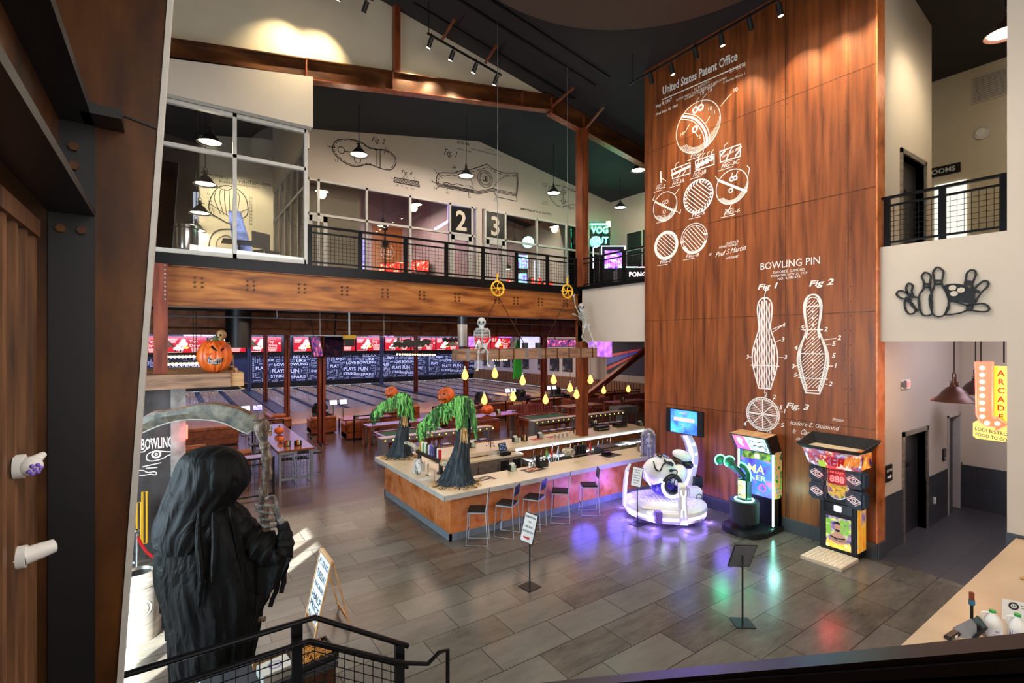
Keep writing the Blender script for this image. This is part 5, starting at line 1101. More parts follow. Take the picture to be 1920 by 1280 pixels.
MB().box(-.22,-.1,-.155,-.15,.86,.9).build('slot',M['black'],cu);c=MB()
for k_ in range(4):c.cyl((-.2+k_*.12,.0,1.05),(-.2+k_*.12,-.02,1.32),.055,.06,12)
c.build('cups',M['black'],cu);c=MB()
for k_ in range(3):c.cyl((-.38-k_*.1,-.1,1.15),(-.36-k_*.1,.1,1.2),.08,n=16)
c.build('lids',M['bone'],cu);MB().box(-.4,.3,-.15,.25,1.0,1.04).build('shelf',M['chrome'],cu)
bx=thing('ice_cabinet','black and steel appliance behind the front counter, right of the cups','appliance',(11.2,11.0,0));MB().box(-.3,.45,-.15,.3,.3,1.12).build('body',M['black'],bx,bev=.02);MB().box(-.28,.43,-.16,-.15,.85,1.1).build('front_panel',M['inox'],bx,smooth=False);MB().cyl((-.15,-.2,.95),(-.15,-.15,.95),.04,n=12).build('dial',M['chrome'],bx)
bx=thing('clear_bin','clear acrylic tray on the rear counter at the right','tray',C_(1162,800));MB().box(-.3,.3,-.14,.14,0,.02).build('base',M['chrome'],bx);MB().box(-.28,.28,-.13,.13,.02,.16).build('cover',M['clear'],bx,smooth=False)
tv=thing('toaster_box','black boxy appliance on the rear counter right of the orange column','appliance',C_(1128,806));MB().box(-.32,.32,-.14,.14,0,.16).build('body',M['black'],tv,bev=.03);MB().cyl((-.28,-.15,.08),(.28,-.15,.08),.03,n=10).build('handle',M['chrome'],tv)
t=thing('stock_bin','steel utensil bin with bottles behind the front counter','bin',(9.1,11.1,0));MB().box(-.35,.35,-.15,.2,.35,.85).build('body',M['inox'],t,smooth=False);m=MB()
for k_ in range(7):m.cyl((-.3+k_*.09,R.uniform(-.08,.1),.85),(-.3+k_*.09+R.uniform(-.03,.03),.05,1.0+R.uniform(0,.12)),.022,.014,8)
m.build('utensils',M['steelbl'],t);MB().bar((.1,0,.86),(.35,.15,1.3),.02).build('stirrer',M['paper'],t)
bt=thing('beer_tower','horizontal black beer pipe with horn ends on two posts','beer tower',(0,0,0));X0=5.62
pa,pb=Vector((X0,12.75,1.36)),Vector((X0,11.15,1.36))
MB().cyl(pa,pb,.062,n=18).build('pipe',M['black'],bt)
for y in(12.6,11.3):MB().cyl((X0,y,CT),(X0,y,1.36),.055,n=16).cyl((X0,y,CT),(X0,y,CT+.025),.11,n=20).build('post',M['black'],bt)
MB().tube(cat([(X0,12.7,1.38),(X0-.02,12.95,1.47),(X0-.08,13.2,1.52),(X0-.2,13.45,1.48)],5),[.08-.0032*i for i in range(16)],12).build('horn',M['bone'],bt)
MB().tube(cat([(X0,11.2,1.36),(X0,10.95,1.38),(X0+.12,10.8,1.46),(X0+.3,10.72,1.56)],5),[.085-.0042*i for i in range(16)],12).build('horn',M['bone'],bt);MB().cyl((X0,11.16,1.36),(X0,11.08,1.36),.09,n=18).build('end_cap',M['wood2'],bt)
hc=['yellow','paper','gcloth','paper','stem','paper','led2','steelbl','purple','black','paper','red'];M['led2']=mat('violet_handle',(120,90,190),.4)
for k_ in range(12):y=12.5-k_*.105;MB().box(X0-.03,X0+.03,y-.032,y+.032,1.42,1.7-.02*(k_%3)).cyl((X0,y,1.36),(X0,y,1.44),.012,n=6).build('tap_handle',M[hc[k_]],bt,bev=.01)
sk=thing('animal_skull','white long-nosed animal skull leaning on the left counter','skull',C_(783,886),.6)
m=MB();m.ell((0,0,.24),(.1,.09,.1),14,10).tube([(0,-.02,.24),(-.08,-.1,.15),(-.16,-.16,.04)],[.09,.06,.035],10).ell((.09,0,.3),(.03,.03,.05),8,6).ell((-.07,.03,.31),(.03,.03,.05),8,6);m.build('skull',M['bonew'],sk)
MB().ell((-.06,-.07,.25),.026,8,6).ell((.05,-.085,.25),.026,8,6).build('eye_socket',M['black'],sk);MB().box(-.1,.12,-.02,.1,0,.16).build('stand',M['bonew'],sk,bev=.02)
t=thing('menu_card','white lettered menu card leaning behind the skull','card',C_(793,884),.5);MB().box(-.07,.07,-.015,.015,0,.26).build('card',M['paper'],t,smooth=False)
m=MB()
for k_ in range(6):text(m,'ALES ON TAP'[0:9],lambda a,b_:(a,-.017,b_),0,.21-k_*.035,.018,.1,0,'c')
m.build('lettering',M['bpaint'],t,smooth=False)
for i,(u,v)in enumerate(((803,890),(815,905))):t=thing('acrylic_stand','clear acrylic card stand on the left counter, %s'%('nearer the skull','nearer the hay'),'stand',C_(u,v),.9)if False else thing('acrylic_stand','clear acrylic card stand on the left counter, '+('nearer the skull' if i==0 else 'nearer the hay'),'stand',C_(u,v),.9);MB().box(-.07,.07,-.005,.005,0,.28).box(-.08,.08,-.05,.05,0,.01).build('stand',M['clear'],t,smooth=False)
def stool(loc,f,label):
 t=thing('bar_stool',label,'stool',loc,math.atan2(-f[0],f[1]),'bar stools')
 s=MB().box(-.2,.2,-.19,.2,.72,.755);s.build('seat',M['black'],t,bev=.008)
 fr_=MB()
 for z in(.70,):fr_.box(-.205,.205,-.2,-.18,z,z+.022).box(-.205,.205,.18,.205,z,z+.022)
 fr_.box(-.205,-.185,-.2,.2,.7,.722).box(.185,.205,-.2,.2,.7,.722).build('seat_frame',M['greyl'],t,smooth=False)
 for sx in(-1,1):
  MB().tube([(sx*.195,.19,.71),(sx*.215,.235,.012),(sx*.215,-.235,.012),(sx*.2,-.19,.72),(sx*.2,-.25,1.16)],.012,6).build('leg',M['greyl'],t,ang=.9)
 MB().bar((-.21,.22,.25),(.21,.22,.25),.016).build('footrest',M['black'],t)
 b_=MB();b_.add([(-.2,-.225,.93),(.2,-.225,.93),(.2,-.26,1.16),(-.2,-.26,1.16),(-.2,-.205,.93),(.2,-.205,.93),(.2,-.24,1.16),(-.2,-.24,1.16)],[(0,1,2,3),(4,7,6,5),(0,4,5,1),(2,6,7,3),(1,5,6,2),(0,3,7,4)]);b_.build('backrest',M['black'],t)
 return t
M['greyl']=mat('pale_grey_stool_metal',(176,178,180),.35,.4)
f_=[(5.53,9.32,-.8,.6),(6.3,9.31,-.58,.81),(7.07,9.31,-.53,.85),(7.88,9.31,-.74,.67),(8.82,9.29,-.83,.56)]
s0=None
for i,(x,y,fx,fy)in enumerate(f_):
 lb='black seated bar stool with pale steel legs, %s'%('nearest the bar corner','second from the bar corner','behind the reservation sign','fourth from the bar corner','nearest the motorcycle ride')[i]
 if s0 is None:s0=stool((x,y,0),(fx,fy),lb)
 else:dup(s0,(x,y,0),math.atan2(-fx,fy),lb)
hb=thing('hanging_timber','long weathered timber hung on cables over the bar','hanging beam',(0,0,0));BYY=11.3
xa,xb=onY(858,664,BYY).x,onY(1120,660,BYY).x;bz0,bz1=3.9,4.2
MB().box(xa,xb,BYY,BYY+.32,bz0,bz1).build('timber',M['wood'],hb,bev=.01)
for u in(879,909,936,963,989,1014,1023,1045,1067,1089,1111):
 x=onY(u,660,BYY).x;MB().box(x-.02-(.05 if u in(879,989,1014)else 0),x+.02,BYY-.008,BYY+.328,bz0-.01,bz1+.01).build('iron_strap',M['steelb']if u not in(879,989,1014)else M['grey'],hb,smooth=False)
pu1,pu2=onY(933,541,BYY+.15),onY(1064,546,BYY+.15)
def pulley(p,label):
 t=thing('pulley_wheel',label,'pulley',p,0,'yellow pulleys')
 MB().tube([(.2*math.cos(a*PI/14),0,.2*math.sin(a*PI/14))for a in range(28)],.025,8,closed=True).build('rim',M['yellow'],t)
 m=MB()
 for a in range(5):m.tube([(0,0,0),(.1*math.cos(a*1.257+.4),0,.1*math.sin(a*1.257+.4)),(.19*math.cos(a*1.257),0,.19*math.sin(a*1.257))],.014,6)
 m.cyl((0,-.04,0),(0,.04,0),.04,n=10);m.build('spokes',M['yellow'],t)
 MB().bar((-.02,0,.2),(0,0,.42),.03).tube([(0,0,.3),(-.04,0,.36),(0,0,.42)],.012,6).build('hook',M['yellow'],t);MB().cyl((-.26,0,0),(.26,0,0),.012,n=6).build('axle',M['yellow'],t)
 MB().cyl((0,0,.4),(0,0,roofZ(p.x+.1)-p.z-.01),.01,n=6).build('cable',M['grey'],t)
pulley(pu1,'yellow spoked pulley on a cable, left one');pulley(pu2,'yellow spoked pulley on a cable, right one')
cb_=MB()
for(a,u,v)in((pu1,888,655),(pu1,988,650),(pu2,1015,650)):q=onY(u,v,BYY+.15);q.z=bz1;cb_.cyl(a+Vector((0,0,-.2)),q,.011,n=6)
cb_.cyl(pu2+Vector((.15,0,-.15)),(xb-.3,BYY+.15,bz1),.006,n=6)
cb_.build('cable',M['steelb'],hb)
MB().lathe([(.09,0),(.09,.16),(0,.16)],(onY(990,648,BYY).x,BYY+.15,bz1),8).lathe([(.09,0),(.09,.16),(0,.16)],(onY(1015,648,BYY).x,BYY+.15,bz1),8).build('anchor_block',M['black'],hb)
bl_=[(872,712),(908,758),(928,709),(962,752),(980,722),(1023,757),(1038,720),(1069,735),(1081,747),(1112,719),(1132,738),(1178,735)]
for i,(u,v)in enumerate(bl_):
 y=BYY+.05+(i%2)*.2 if i<10 else 13.9
 p=onY(u,v,y);top=bz0 if i<10 else FL2-.25
 if i<10:p.x=min(p.x,xb-.06)
 t=thing('hanging_bulb','glowing teardrop bulb, %s'%(['first under the timber from the left','second under the timber, hung low','third under the timber, hung high','fourth under the timber, hung low','fifth under the timber, hung high','sixth under the timber, lowest','seventh under the timber, hung high','eighth, left of the orange column','ninth, before the orange column','tenth under the timber end','eleventh, right of the orange column','twelfth, nearest the rust wall'][i]),'light bulb',p,0,'hanging bulbs over the bar')
 MB().lathe([(.0,-.0),(.04,.01),(.085,.07),(.09,.11),(.06,.19),(.035,.25),(.03,.28)],n=16).build('glass_bulb',M['bulbglass'],t)
 MB().tube([(-.03,0,.1),(-.015,0,.22),(0,0,.1),(.015,0,.22),(.03,0,.1)],.006,6).build('filament',M['bulb'],t);MB().cyl((0,0,.27),(0,0,.36),.03,n=10).build('socket',M['grey'],t);MB().cyl((0,0,.36),(0,0,top-p.z),.005,n=5).build('cord',M['black'],t)
 light('POINT','bulb_light',(p.x,p.y,p.z+.12),9,(1,.62,.28),None,.06)
# ================================================================ arcade machines by the rust wall
def local(t_loc,rz,p):
 return Matrix.Rotation(-rz,4,'Z')@(Vector(p)-Vector(t_loc))
def W_(t_loc,rz):return Matrix.Rotation(-rz,4,'Z')@Matrix.Translation(-Vector(t_loc))
# --- punching bag boxer machine: front faces -X
bx=thing('boxing_machine','tall black boxer punching machine with four pads and red digits','arcade machine',(11.31,4.55,0))
PF=lambda x:(lambda a,b:(x,-a,b))
MB().box(0,.4,-.35,.35,0,1.15).build('cabinet',M['black'],bx,bev=.015)
MB().box(-.02,.38,-.3,.3,1.05,1.85).build('head_box',M['black'],bx,bev=.02)
p_=MB().box(-.8,-.02,-.38,.37,.0,.07);p_.build('step_plate',M['beigeplate']if 'beigeplate' in M else M['counter'],bx,bev=.006)
d_=MB()
for i in range(9):
 for k_ in range(9):d_.ell((-.76+i*.09,-.33+k_*.083,.07),(.03 if(i+k_)%2 else .012,.012 if(i+k_)%2 else .03,.006),6,4)
d_.build('tread_pattern',M['paper'],bx)
MB().box(-.012,0,-.29,.27,.1,.82).build('poster_frame',M['rubber'],bx,bev=.005);M['poster']=emi2('poster_ground',[(40,50,90),(150,120,160),(190,220,90)],0.4,4,(1,2,2),.35,.65)
MB().box(-.018,-.012,-.24,.22,.14,.78).build('poster',M['poster'],bx,smooth=False)
fm=MB();P=PF(-.02)
fl_=[(-.22,.14)]+[(-.22+.46*i/14,.2+(.1 if i%2 else .03)+.02*(i%3))for i in range(15)]+[(.24,.14)]
fm.add([P(a,b)for a,b in fl_],[tuple(range(len(fl_)))]);fm.build('flame_print',emi2('flame_print',[(200,220,90),(250,170,60),(255,240,160)],0.45,8),bx,smooth=False)
fm=MB()
for k_,(a,b)in enumerate(((-.2,.62),(-.2,.5),(-.2,.4))):fm.add([P(a-.015,b),P(a+.07,b),P(a+.07,b+.1),P(a-.015,b+.1)],[(0,1,2,3)])
for i in range(2):
 for k_ in range(3):a,b=.05+i*.085,.46+k_*.1;fm.add([P(a,b),P(a+.075,b),P(a+.075,b+.085),P(a,b+.085)],[(0,1,2,3)])
fm.build('instruction_print',emi('lime_print',(150,225,50),.45),bx,smooth=False)
P=PF(-.022);fm=MB()
fm.add([P(a,b)for a,b in[(-.14,.28),(-.13,.4),(-.06,.46),(-.04,.52),(.04,.52),(.06,.46),(.14,.4),(.18,.28),(.05,.24),(-.06,.24)]],[tuple(range(10))]);fm.add([P(a,b)for a,b in circ(0,.585,.06,14,ry=.085)],[tuple(range(14))]);fm.build('boxer_print',mat('bare_skin_print',(196,150,128),.5,em=(196,150,128),es=.12),bx,smooth=False)
P=PF(-.024);fm=MB();fm.add([P(a,b)for a,b in circ(0,.64,.06,14,0,PI,ry=.05)],[tuple(range(15))]);fm.add([P(a,b)for a,b in circ(0,.53,.045,10,PI,2*PI,ry=.05)],[tuple(range(11))]);fm.strip([(-.13,.37),(-.02,.34),(.13,.37)],.03,P);fm.strip([(-.1,.32),(.04,.3),(.15,.32)],.012,P);fm.build('hair_print',M['rubber'],bx,smooth=False)
MB().box(-.012,0,-.27,.27,.86,1.06).build('coin_panel',M['tvoff'],bx,bev=.01);MB().box(-.03,-.012,-.07,.07,.9,1.02).build('start_button',emi('start_button',(255,225,225),1.6),bx,bev=.01)
tg=MB();P=PF(-.03);dial=[(-.2,1.75),(-.2,1.4)]+circ(0,1.36,.2,12,PI,2*PI)+[(.2,1.4),(.2,1.75)];tg.add([P(a,b)for a,b in dial]+[PF(-.0)(a,b)for a,b in dial],[tuple(range(len(dial)))]+[(i,(i+1)%len(dial),len(dial)+(i+1)%len(dial),len(dial)+i)for i in range(len(dial))])
tg.build('target_panel',emi2('target_print',[(70,80,40),(180,170,60),(90,60,120)],0.35,7),bx,smooth=False)
tg=MB();tg.strip(dial,.02,PF(-.034),True);tg.build('target_trim',M['chrome'],bx,smooth=False)
MB().box(-.05,-.03,-.15,.17,1.46,1.76).build('digit_window',mat('dark_red_window',(60,4,6),.3,em=(120,6,10),es=.6),bx,smooth=False)
tg=MB();text(tg,'888',PF(-.053),-.0,1.51,.13,.27,1,'c');text(tg,'HI LAST',PF(-.053),0,1.69,.035,.26,0,'c');tg.build('digits',M['redled'],bx,smooth=False)
for i,(y,z,lb)in enumerate(((.36,1.08,0),(.36,1.45,0),(-.33,1.05,1),(-.33,1.45,1))):
 pd=MB().box(-.12,.2,y-.17,y+.17,z,z+.36).build('punch_pad',M['padblue']if 'padblue' in M else M['rubber'],bx,bev=.05)
 e=MB();P=lambda a,b,y=y,z=z:(-.123,y-a,z+.18+b);e.strip([(-.11,0),(0,.07),(.11,0),(0,-.07)],.022,P,True);e.strip(circ(0,0,.03,12),.016,P,True);e.strip([(-.13,.02),(-.02,.1)],.012,P);e.strip([(.02,-.1),(.13,-.02)],.012,P);e.build('emblem',M['paper'],pd,smooth=False)
def bow(n,y0,y1,x0,amp):return[(x0-amp*math.sin(PI*i/n),y0+(y1-y0)*i/n)for i in range(n+1)]
mq=MB();top=bow(10,.6,-.52,-.25,.22);bot=bow(10,.52,-.46,-.12,.2)
vs_=[(x,y,2.2)for x,y in top]+[(x,y,1.83)for x,y in bot];n_=11;mq.add(vs_,[(i,i+1,n_+i+1,n_+i)for i in range(10)]);mq.build('marquee',emi2('marquee_print',[(220,220,225),(130,100,150),(190,60,40),(240,230,220)],0.35,5),bx,smooth=False)
def PB(a,b):
 t_=(a+.56)/1.12;t_=max(0,min(1,t_));k_=(b-1.83)/.37
 x=(-.12-.2*math.sin(PI*t_))*(1-k_)+(-.25-.22*math.sin(PI*t_))*k_;y=(.52-.98*t_)*(1-k_)+(.6-1.12*t_)*k_
 return(x-.012,y,b)
tx=MB();text(tx,'BOXER',PB,-.5,1.9,.18,.82,1,'l',.15);tx.build('lettering',mat('dark_red_letters',(150,24,26),.4,em=(170,20,20),es=.35),bx,smooth=False)
tx=MB()
for i in range(9):tx.strip([(.28+i*.03,1.9+.02*(i%3)),(.34+i*.025,2.1+.03*(i%2))],.022,lambda a,b:(PB(a,b)[0]-.004,)+PB(a,b)[1:]);
tx.build('flame_print',emi('orange_flame',(255,150,50),.5),bx,smooth=False)
tx=MB();P=lambda a,b:(PB(a,b)[0]-.006,)+PB(a,b)[1:];tx.add([P(-.22,1.84),P(-.06,1.84),P(-.06,1.97),P(-.22,1.97)],[(0,1,2,3)]);tx.build('warning_print',emi('lime_label',(190,235,50),.5),bx,smooth=False)
MB().box(-.12,.38,-.46,-.34,1.85,2.2).build('side_panel',emi2('flame_side',[(60,40,90),(240,140,40),(250,220,110)],0.25,5,(1,1,1)),bx,smooth=False)
MB().box(.0,.38,-.362,-.352,.15,1.05).build('side_print',emi2('flame_side_low',[(110,90,170),(240,190,60),(240,140,40)],0.25,4,(1,1,.5)),bx,smooth=False)
tr=MB();o_=[(-.42,.62),(-.5,.0),(-.42,-.56),(.38,-.62),(.38,.66)];i_=[(-.36,.54),(-.44,0),(-.36,-.48),(.26,-.5),(.26,.54)]
tr.add([(x,y,2.27 if x<0 else 2.42)for x,y in o_]+[(x,y,2.2)for x,y in i_],[(k_,(k_+1)%5,5+(k_+1)%5,5+k_)for k_ in range(5)]);tr.build('top_tray',M['rubber'],bx,smooth=False,solid=.015);MB().prism(i_,'z',2.17,2.2).build('tray_bottom',M['counter'],bx,smooth=False)
light('POINT','digit_glow',(10.9,4.6,1.5),4,(1,.1,.1),None,.1)
# --- hammer game with lit cabinet, pedestal and green arms
hm=thing('hammer_game','lit cabinet game with green glowing arms on a round black pedestal','arcade machine',(11.25,6.33,0))
pb=[(.45,.5),(.45,-.5),(-.35,-.5),(-.6,-.42),(-.74,-.2),(-.74,.2),(-.6,.42),(-.35,.5)]
MB().prism(pb,'z',0,.13).build('platform',M['black'],hm,bev=.02)
cabm=MB();cabm.box(.1,.42,-.45,-.4,.13,1.9).box(.1,.42,.36,.41,.13,1.9).box(.3,.42,-.45,.41,.13,1.9);cabm.build('cabinet_frame',M['black'],hm,smooth=False)
MB().box(.12,.3,-.4,.36,.78,1.8).build('back_panel',M['graf']if 'graf' in M else M['tvart'],hm,smooth=False)
MB().box(.12,.42,-.462,-.452,.78,1.85).build('side_print',emi2('graffiti_side',[(20,50,50),(150,190,80),(230,130,90),(60,150,170)],0.25,9),hm,smooth=False)
hd=MB().add([(.0,-.46,1.82),(.0,.42,1.82),(-.28,.42,2.22),(-.28,-.46,2.22),(.42,-.46,1.82),(.42,.42,1.82),(.2,.42,2.26),(.2,-.46,2.26)],[(0,1,2,3),(4,7,6,5),(0,3,7,4),(1,5,6,2),(0,4,5,1)]);hd.build('header',M['black'],hm,smooth=False)
MB().add([(-.28,.42,2.222),(-.28,-.46,2.222),(.2,-.46,2.262),(.2,.42,2.262)],[(0,1,2,3)]).build('header_top',M['wood2'],hm,smooth=False)
def PH(a,b):return(-.006-.28*b/.4,.38-a,1.82+b)
q=MB();q.add([PH(.02,.03),PH(.36,.03),PH(.3,.37),PH(.02,.37)],[(0,1,2,3)]);q.build('header_print',emi('pink_header',(250,90,150),1.1),hm,smooth=False)
q=MB();q.add([PH(.36,.03),PH(.8,.03),PH(.8,.37),PH(.3,.37)],[(0,1,2,3)]);q.build('header_print',emi('mint_header',(190,245,225),1.1),hm,smooth=False)
PH2=lambda a,b:(PH(a,b)[0]-.004,)+PH(a,b)[1:]
q=MB();q.strip([(.42,.3),(.54,.26)],.02,PH2);q.strip([(.6,.26),(.72,.3)],.02,PH2);q.strip(cat([(.44,.14),(.52,.18),(.6,.15),(.68,.18),(.74,.12)],4),.025,PH2);q.strip(cat([(.4,.35),(.38,.2),(.45,.06),(.7,.05),(.77,.2),(.74,.34)],5),.014,PH2);q.build('face_print',M['purple'],hm,smooth=False)
q=MB();q.add([PH2(a,b)for a,b in cat([(.1,.3),(.2,.33),(.25,.25),(.2,.2),(.24,.1),(.15,.12),(.1,.2)],3,True)],[tuple(range(21))]);q.build('fist_print',M['whitead'],hm,smooth=False)
PHb=lambda a,b:(.114,.33-a,b)
q=MB();text(q,'MA',PHb,.12,1.3,.2,.42,1,'l',.1);text(q,'ER',PHb,.34,1.14,.12,.24,1);q.strip([(.2,1.24),(.3,1.14)],.03,PHb);q.build('lettering',emi('lime_letters',(190,220,150),1),hm,smooth=False)
q=MB();q.strip(circ(.5,.98,.08,20),.02,PHb,True);q.ell((.112,-.14,1.0),(.004,.012,.012),6,4).ell((.112,-.2,1.0),(.004,.012,.012),6,4);q.build('smile_print',emi('pink_smile',(250,80,180),1.4),hm,smooth=False)
q=MB();q.add([PHb(.0,1.62),PHb(.7,1.62),PHb(.7,1.8),PHb(.0,1.8)],[(0,1,2,3)]);q.build('score_band',emi2('lime_band',[(40,50,30),(150,170,70)],0.4,9),hm,smooth=False)
q=MB();q.box(.10,.108,-.1,.02,1.64,1.76);q.build('display',M['whitead'],hm,bev=.004)
for y in(.4,-.43):MB().bar((.09,y,.16 if y<0 else 1.2),(.09,y,1.8),.03).build('light_tube',M['neonm'],hm)
MB().cyl((-.32,.02,.13),(-.32,.02,.26),.14,n=20).build('neck',M['black'],hm);MB().cyl((-.32,.02,.26),(-.32,.02,.74),.31,n=40).build('pedestal',M['rubber'],hm,ang=.5)
MB().tube([(-.32+.2*math.cos(a*PI/16),.02+.2*math.sin(a*PI/16),.755)for a in range(32)],.012,6,closed=True).build('light_ring',M['neonm'],hm)
MB().box(-.42,-.2,-.1,.14,.76,1.22).build('console',M['gpanel']if 'gpanel' in M else M['black'],hm,bev=.015);MB().box(-.43,-.42,-.07,.11,.8,1.2).build('screen',emi2('console_screen',[(30,50,120),(230,230,120),(150,200,240)],0.84,9),hm,smooth=False)
for i,(ly,lz,lx)in enumerate(((.62,1.55,-.35),(.34,1.58,-.42))):
 e_=Vector((lx,ly,lz));s_=Vector((-.3,.02,1.26));MB().tube(cat([tuple(s_),tuple((s_*.6+e_*.4)+Vector((0,0,.02))),tuple(e_)],5),.05,10).build('arm',M['gpanel']if 'gpanel' in M else M['black'],hm)
 MB().ell(e_,.12,20,14).build('arm_pad',M['gdark']if 'gdark' in M else M['rubber'],hm)
 q=MB();q.tube([tuple(e_+RV*(.125*math.cos(a*PI/12+.3))+Vector((0,0,.125*math.sin(a*PI/12+.3)))-FV*.02)for a in range(16)],.012,6);q.build('light_ring',M['neong'],hm)
q=MB();q.tube(cat([(-.3,-.12,1.2),(-.34,-.14,1.4),(-.36,-.04,1.56),(-.38,.1,1.6)],6),.012,6);q.build('light_ring',M['neong'],hm);q=MB();q.tube(cat([(-.3,-.07,1.2),(-.32,-.08,1.38),(-.34,.0,1.5),(-.36,.1,1.54)],6),.06,10);q.build('arm',M['gdark'],hm)
light('POINT','green_glow',(10.6,6.7,1.4),7,(.1,1,.5),None,.15);light('POINT','mint_glow',(11.1,5.75,.9),7,(.4,1,.9),None,.1)
# --- motorcycle ride on a round lit base
bk=thing('motorcycle_ride','white motorcycle ride on a round base ringed with violet light','arcade machine',(10.3,8.1,0),-YAW)
B0=Vector((10.3,8.1,0));BM=lambda p:tuple(local(B0,-YAW,p))
def px_b(u,v,y=0):
 """point of the photograph on the upright plane y metres behind the ride's centre"""
 d=B0.dot(FV)+y;l=(u-960)/FPX*d;z=CH-(v-640)/FPX*d;return(l-B0.dot(RV),y,z)
MB().lathe([(.9,.1),(.98,.12),(1.0,.17),(1.0,.19)],n=64).lathe([(1.0,.26),(1.02,.28),(1.0,.36),(.9,.4),(.0,.4)],n=64).build('base',M['wgloss'],bk)
MB().lathe([(.985,.19),(.99,.2),(.99,.25),(.985,.26)],n=64).build('light_ring',M['led'],bk)
MB().lathe([(.8,.402),(.8,.412),(.0,.412)],n=48).build('deck',M['deckv']if 'deckv' in M else M['led2'],bk)
g=MB()
for i in range(-8,9):
 w_=math.sqrt(max(0,.79**2-(i*.095)**2));g.bar((i*.095,-w_,.418),(i*.095,w_,.418),.018);g.bar((-w_,i*.095,.418),(w_,i*.095,.418),.018)
g.build('deck_grid',M['wplas'],bk,smooth=False)
for a in(200,245,280,320,20,90,150):MB().cyl((.75*math.cos(math.radians(a)),.75*math.sin(math.radians(a)),0),(.75*math.cos(math.radians(a)),.75*math.sin(math.radians(a)),.12),.03,.02,10).build('foot',M['chrome'],bk)
MB().add([(-.75,-.75,.4),(.3,-.9,.4),(.3,-.5,.4),(-.85,-.3,.4),(-.7,-.66,.47),(.22,-.78,.47),(.24,-.5,.47),(-.78,-.3,.47)],[(0,3,2,1),(4,5,6,7),(0,1,5,4),(1,2,6,5),(2,3,7,6),(3,0,4,7)]).build('front_step',M['wplas'],bk,bev=.02)
MB().box(-.52,-.36,-1.02,-.85,.15,.42).build('corner_block',M['led2'],bk,bev=.01)
pc=px_b(1279,960,-.9);MB().add([(pc[0]-.1,-1.03,.12),(pc[0]+.1,-1.03,.12),(pc[0]+.1,-.9,.12),(pc[0]-.1,-.9,.12),(pc[0]-.1,-1.0,1.0),(pc[0]+.07,-1.0,1.0),(pc[0]+.07,-.88,1.08),(pc[0]-.1,-.88,1.08)],[(0,3,2,1),(4,5,6,7),(0,1,5,4),(1,2,6,5),(2,3,7,6),(3,0,4,7)]).build('corner_post',M['wplas'],bk,bev=.01)
q=MB();P=lambda a,b:(pc[0]+a,-1.035+(b-.12)*.034,b);q.strip([(-.05,.3),(-.05,.45),(-.02,.5),(-.02,.78),(-.06,.84),(-.06,.92)],.018,P);q.strip([(.04,.3),(.04,.45),(.02,.5),(.02,.78),(.05,.84),(.05,.92)],.018,P);q.build('light_line',M['ledw'],bk,smooth=False)
MB().tube([px_b(u,v,-.1)for u,v in((1171,947),(1171,925),(1173,900),(1176,880),(1182,869))],[.05,.055,.06,.05,.03],8).build('side_fin',M['wgloss'],bk);MB().tube([px_b(u,v,-.18)for u,v in((1173,940),(1174,910),(1177,885))],.02,6).build('light_line',M['led'],bk)
arch=[px_b(u,v,.62)for u,v in((1283,915),(1291,895),(1297,872),(1298,850),(1294,832),(1286,815))]
def slabs(pts,w,d,nm,m_,off=0):
 q=MB();pts=cat([tuple(p)for p in pts],5);n=len(pts)
 vs_=[]
 for(x,y,z)in pts:
  for sx,sy in((-1,-1),(1,-1),(1,1),(-1,1)):vs_.append((x+off+sx*w/2,y+sy*d/2-(.0 if off==0 else 0),z))
 q.add(vs_,[(0,3,2,1),tuple((n-1)*4+k_ for k_ in range(4))]+[(i*4+k_,i*4+(k_+1)%4,i*4+4+(k_+1)%4,i*4+4+k_)for i in range(n-1)for k_ in range(4)]);q.build(nm,M[m_],bk)
slabs(arch,.26,.16,'arch_arm','wplas');slabs([(x-.08,y-.09,z)for x,y,z in arch],.025,.01,'light_line','led');slabs([(x-.02,y-.09,z)for x,y,z in arch],.02,.01,'light_line','led')
for k_,i in enumerate((2,3,4)):x,y,z=arch[i];MB().ell((x+.07,y-.085,z),(.03,.01,.03),12,6).build('round_light',M['ledw'],bk)
sc=MB().box(11.02,11.1,7.5,8.62,1.98,2.62);sc.tf(W_(B0,-YAW));sc.build('screen_housing',M['black'],bk,bev=.01)
sc=MB().box(11.01,11.02,7.66,8.46,2.0,2.6);sc.tf(W_(B0,-YAW));sc.build('screen',emi2('blue_ride_screen',[(20,40,160),(70,130,240),(60,190,250)],0.96,2.2),bk,smooth=False)
sc=MB();P=lambda a,b:(11.005,8.06-a,b);text(sc,'VART',P,0,2.5,.06,.24,1,'c');sc.strip(circ(0,2.2,.035,16),.012,P,True)
for k_ in range(6):sc.strip([(-.27+k_*.1,2.36),(-.2+k_*.1,2.36)],.1,P)
sc.strip([(-.36,2.06),(-.25,2.06)],.02,P);sc.tf(W_(B0,-YAW));sc.build('screen_print',M['whitead'],bk,smooth=False)
s1_=px_b(1307,905,.5);MB().box(s1_[0]-.1,s1_[0]+.12,.4,.7,s1_[2]-.1,s1_[2]+.16).build('speaker',M['black'],bk,bev=.01)
s2_=px_b(1303,928,.2);MB().box(s2_[0]-.22,s2_[0]+.15,.05,.4,.4,s2_[2]+.2).build('control_box',M['wplas'],bk,bev=.04);q=MB();q.strip(circ(s2_[0]+.05,s2_[2],.07,20),.03,lambda a,b:(a,.045,b),True);q.build('emblem',M['grey'],bk,smooth=False)
rot=Matrix.Rotation(-.35,3,'Y')
MB().ell((-.14,0,1.13),(.42,.3,.36),28,18,rot,fn=lambda a,t_:1+.06*math.cos(2*a)*math.sin(t_)).build('fairing',M['wgloss'],bk)
MB().ell((.0,.02,.78),(.36,.27,.3),24,14).build('belly',M['bluev'],bk)
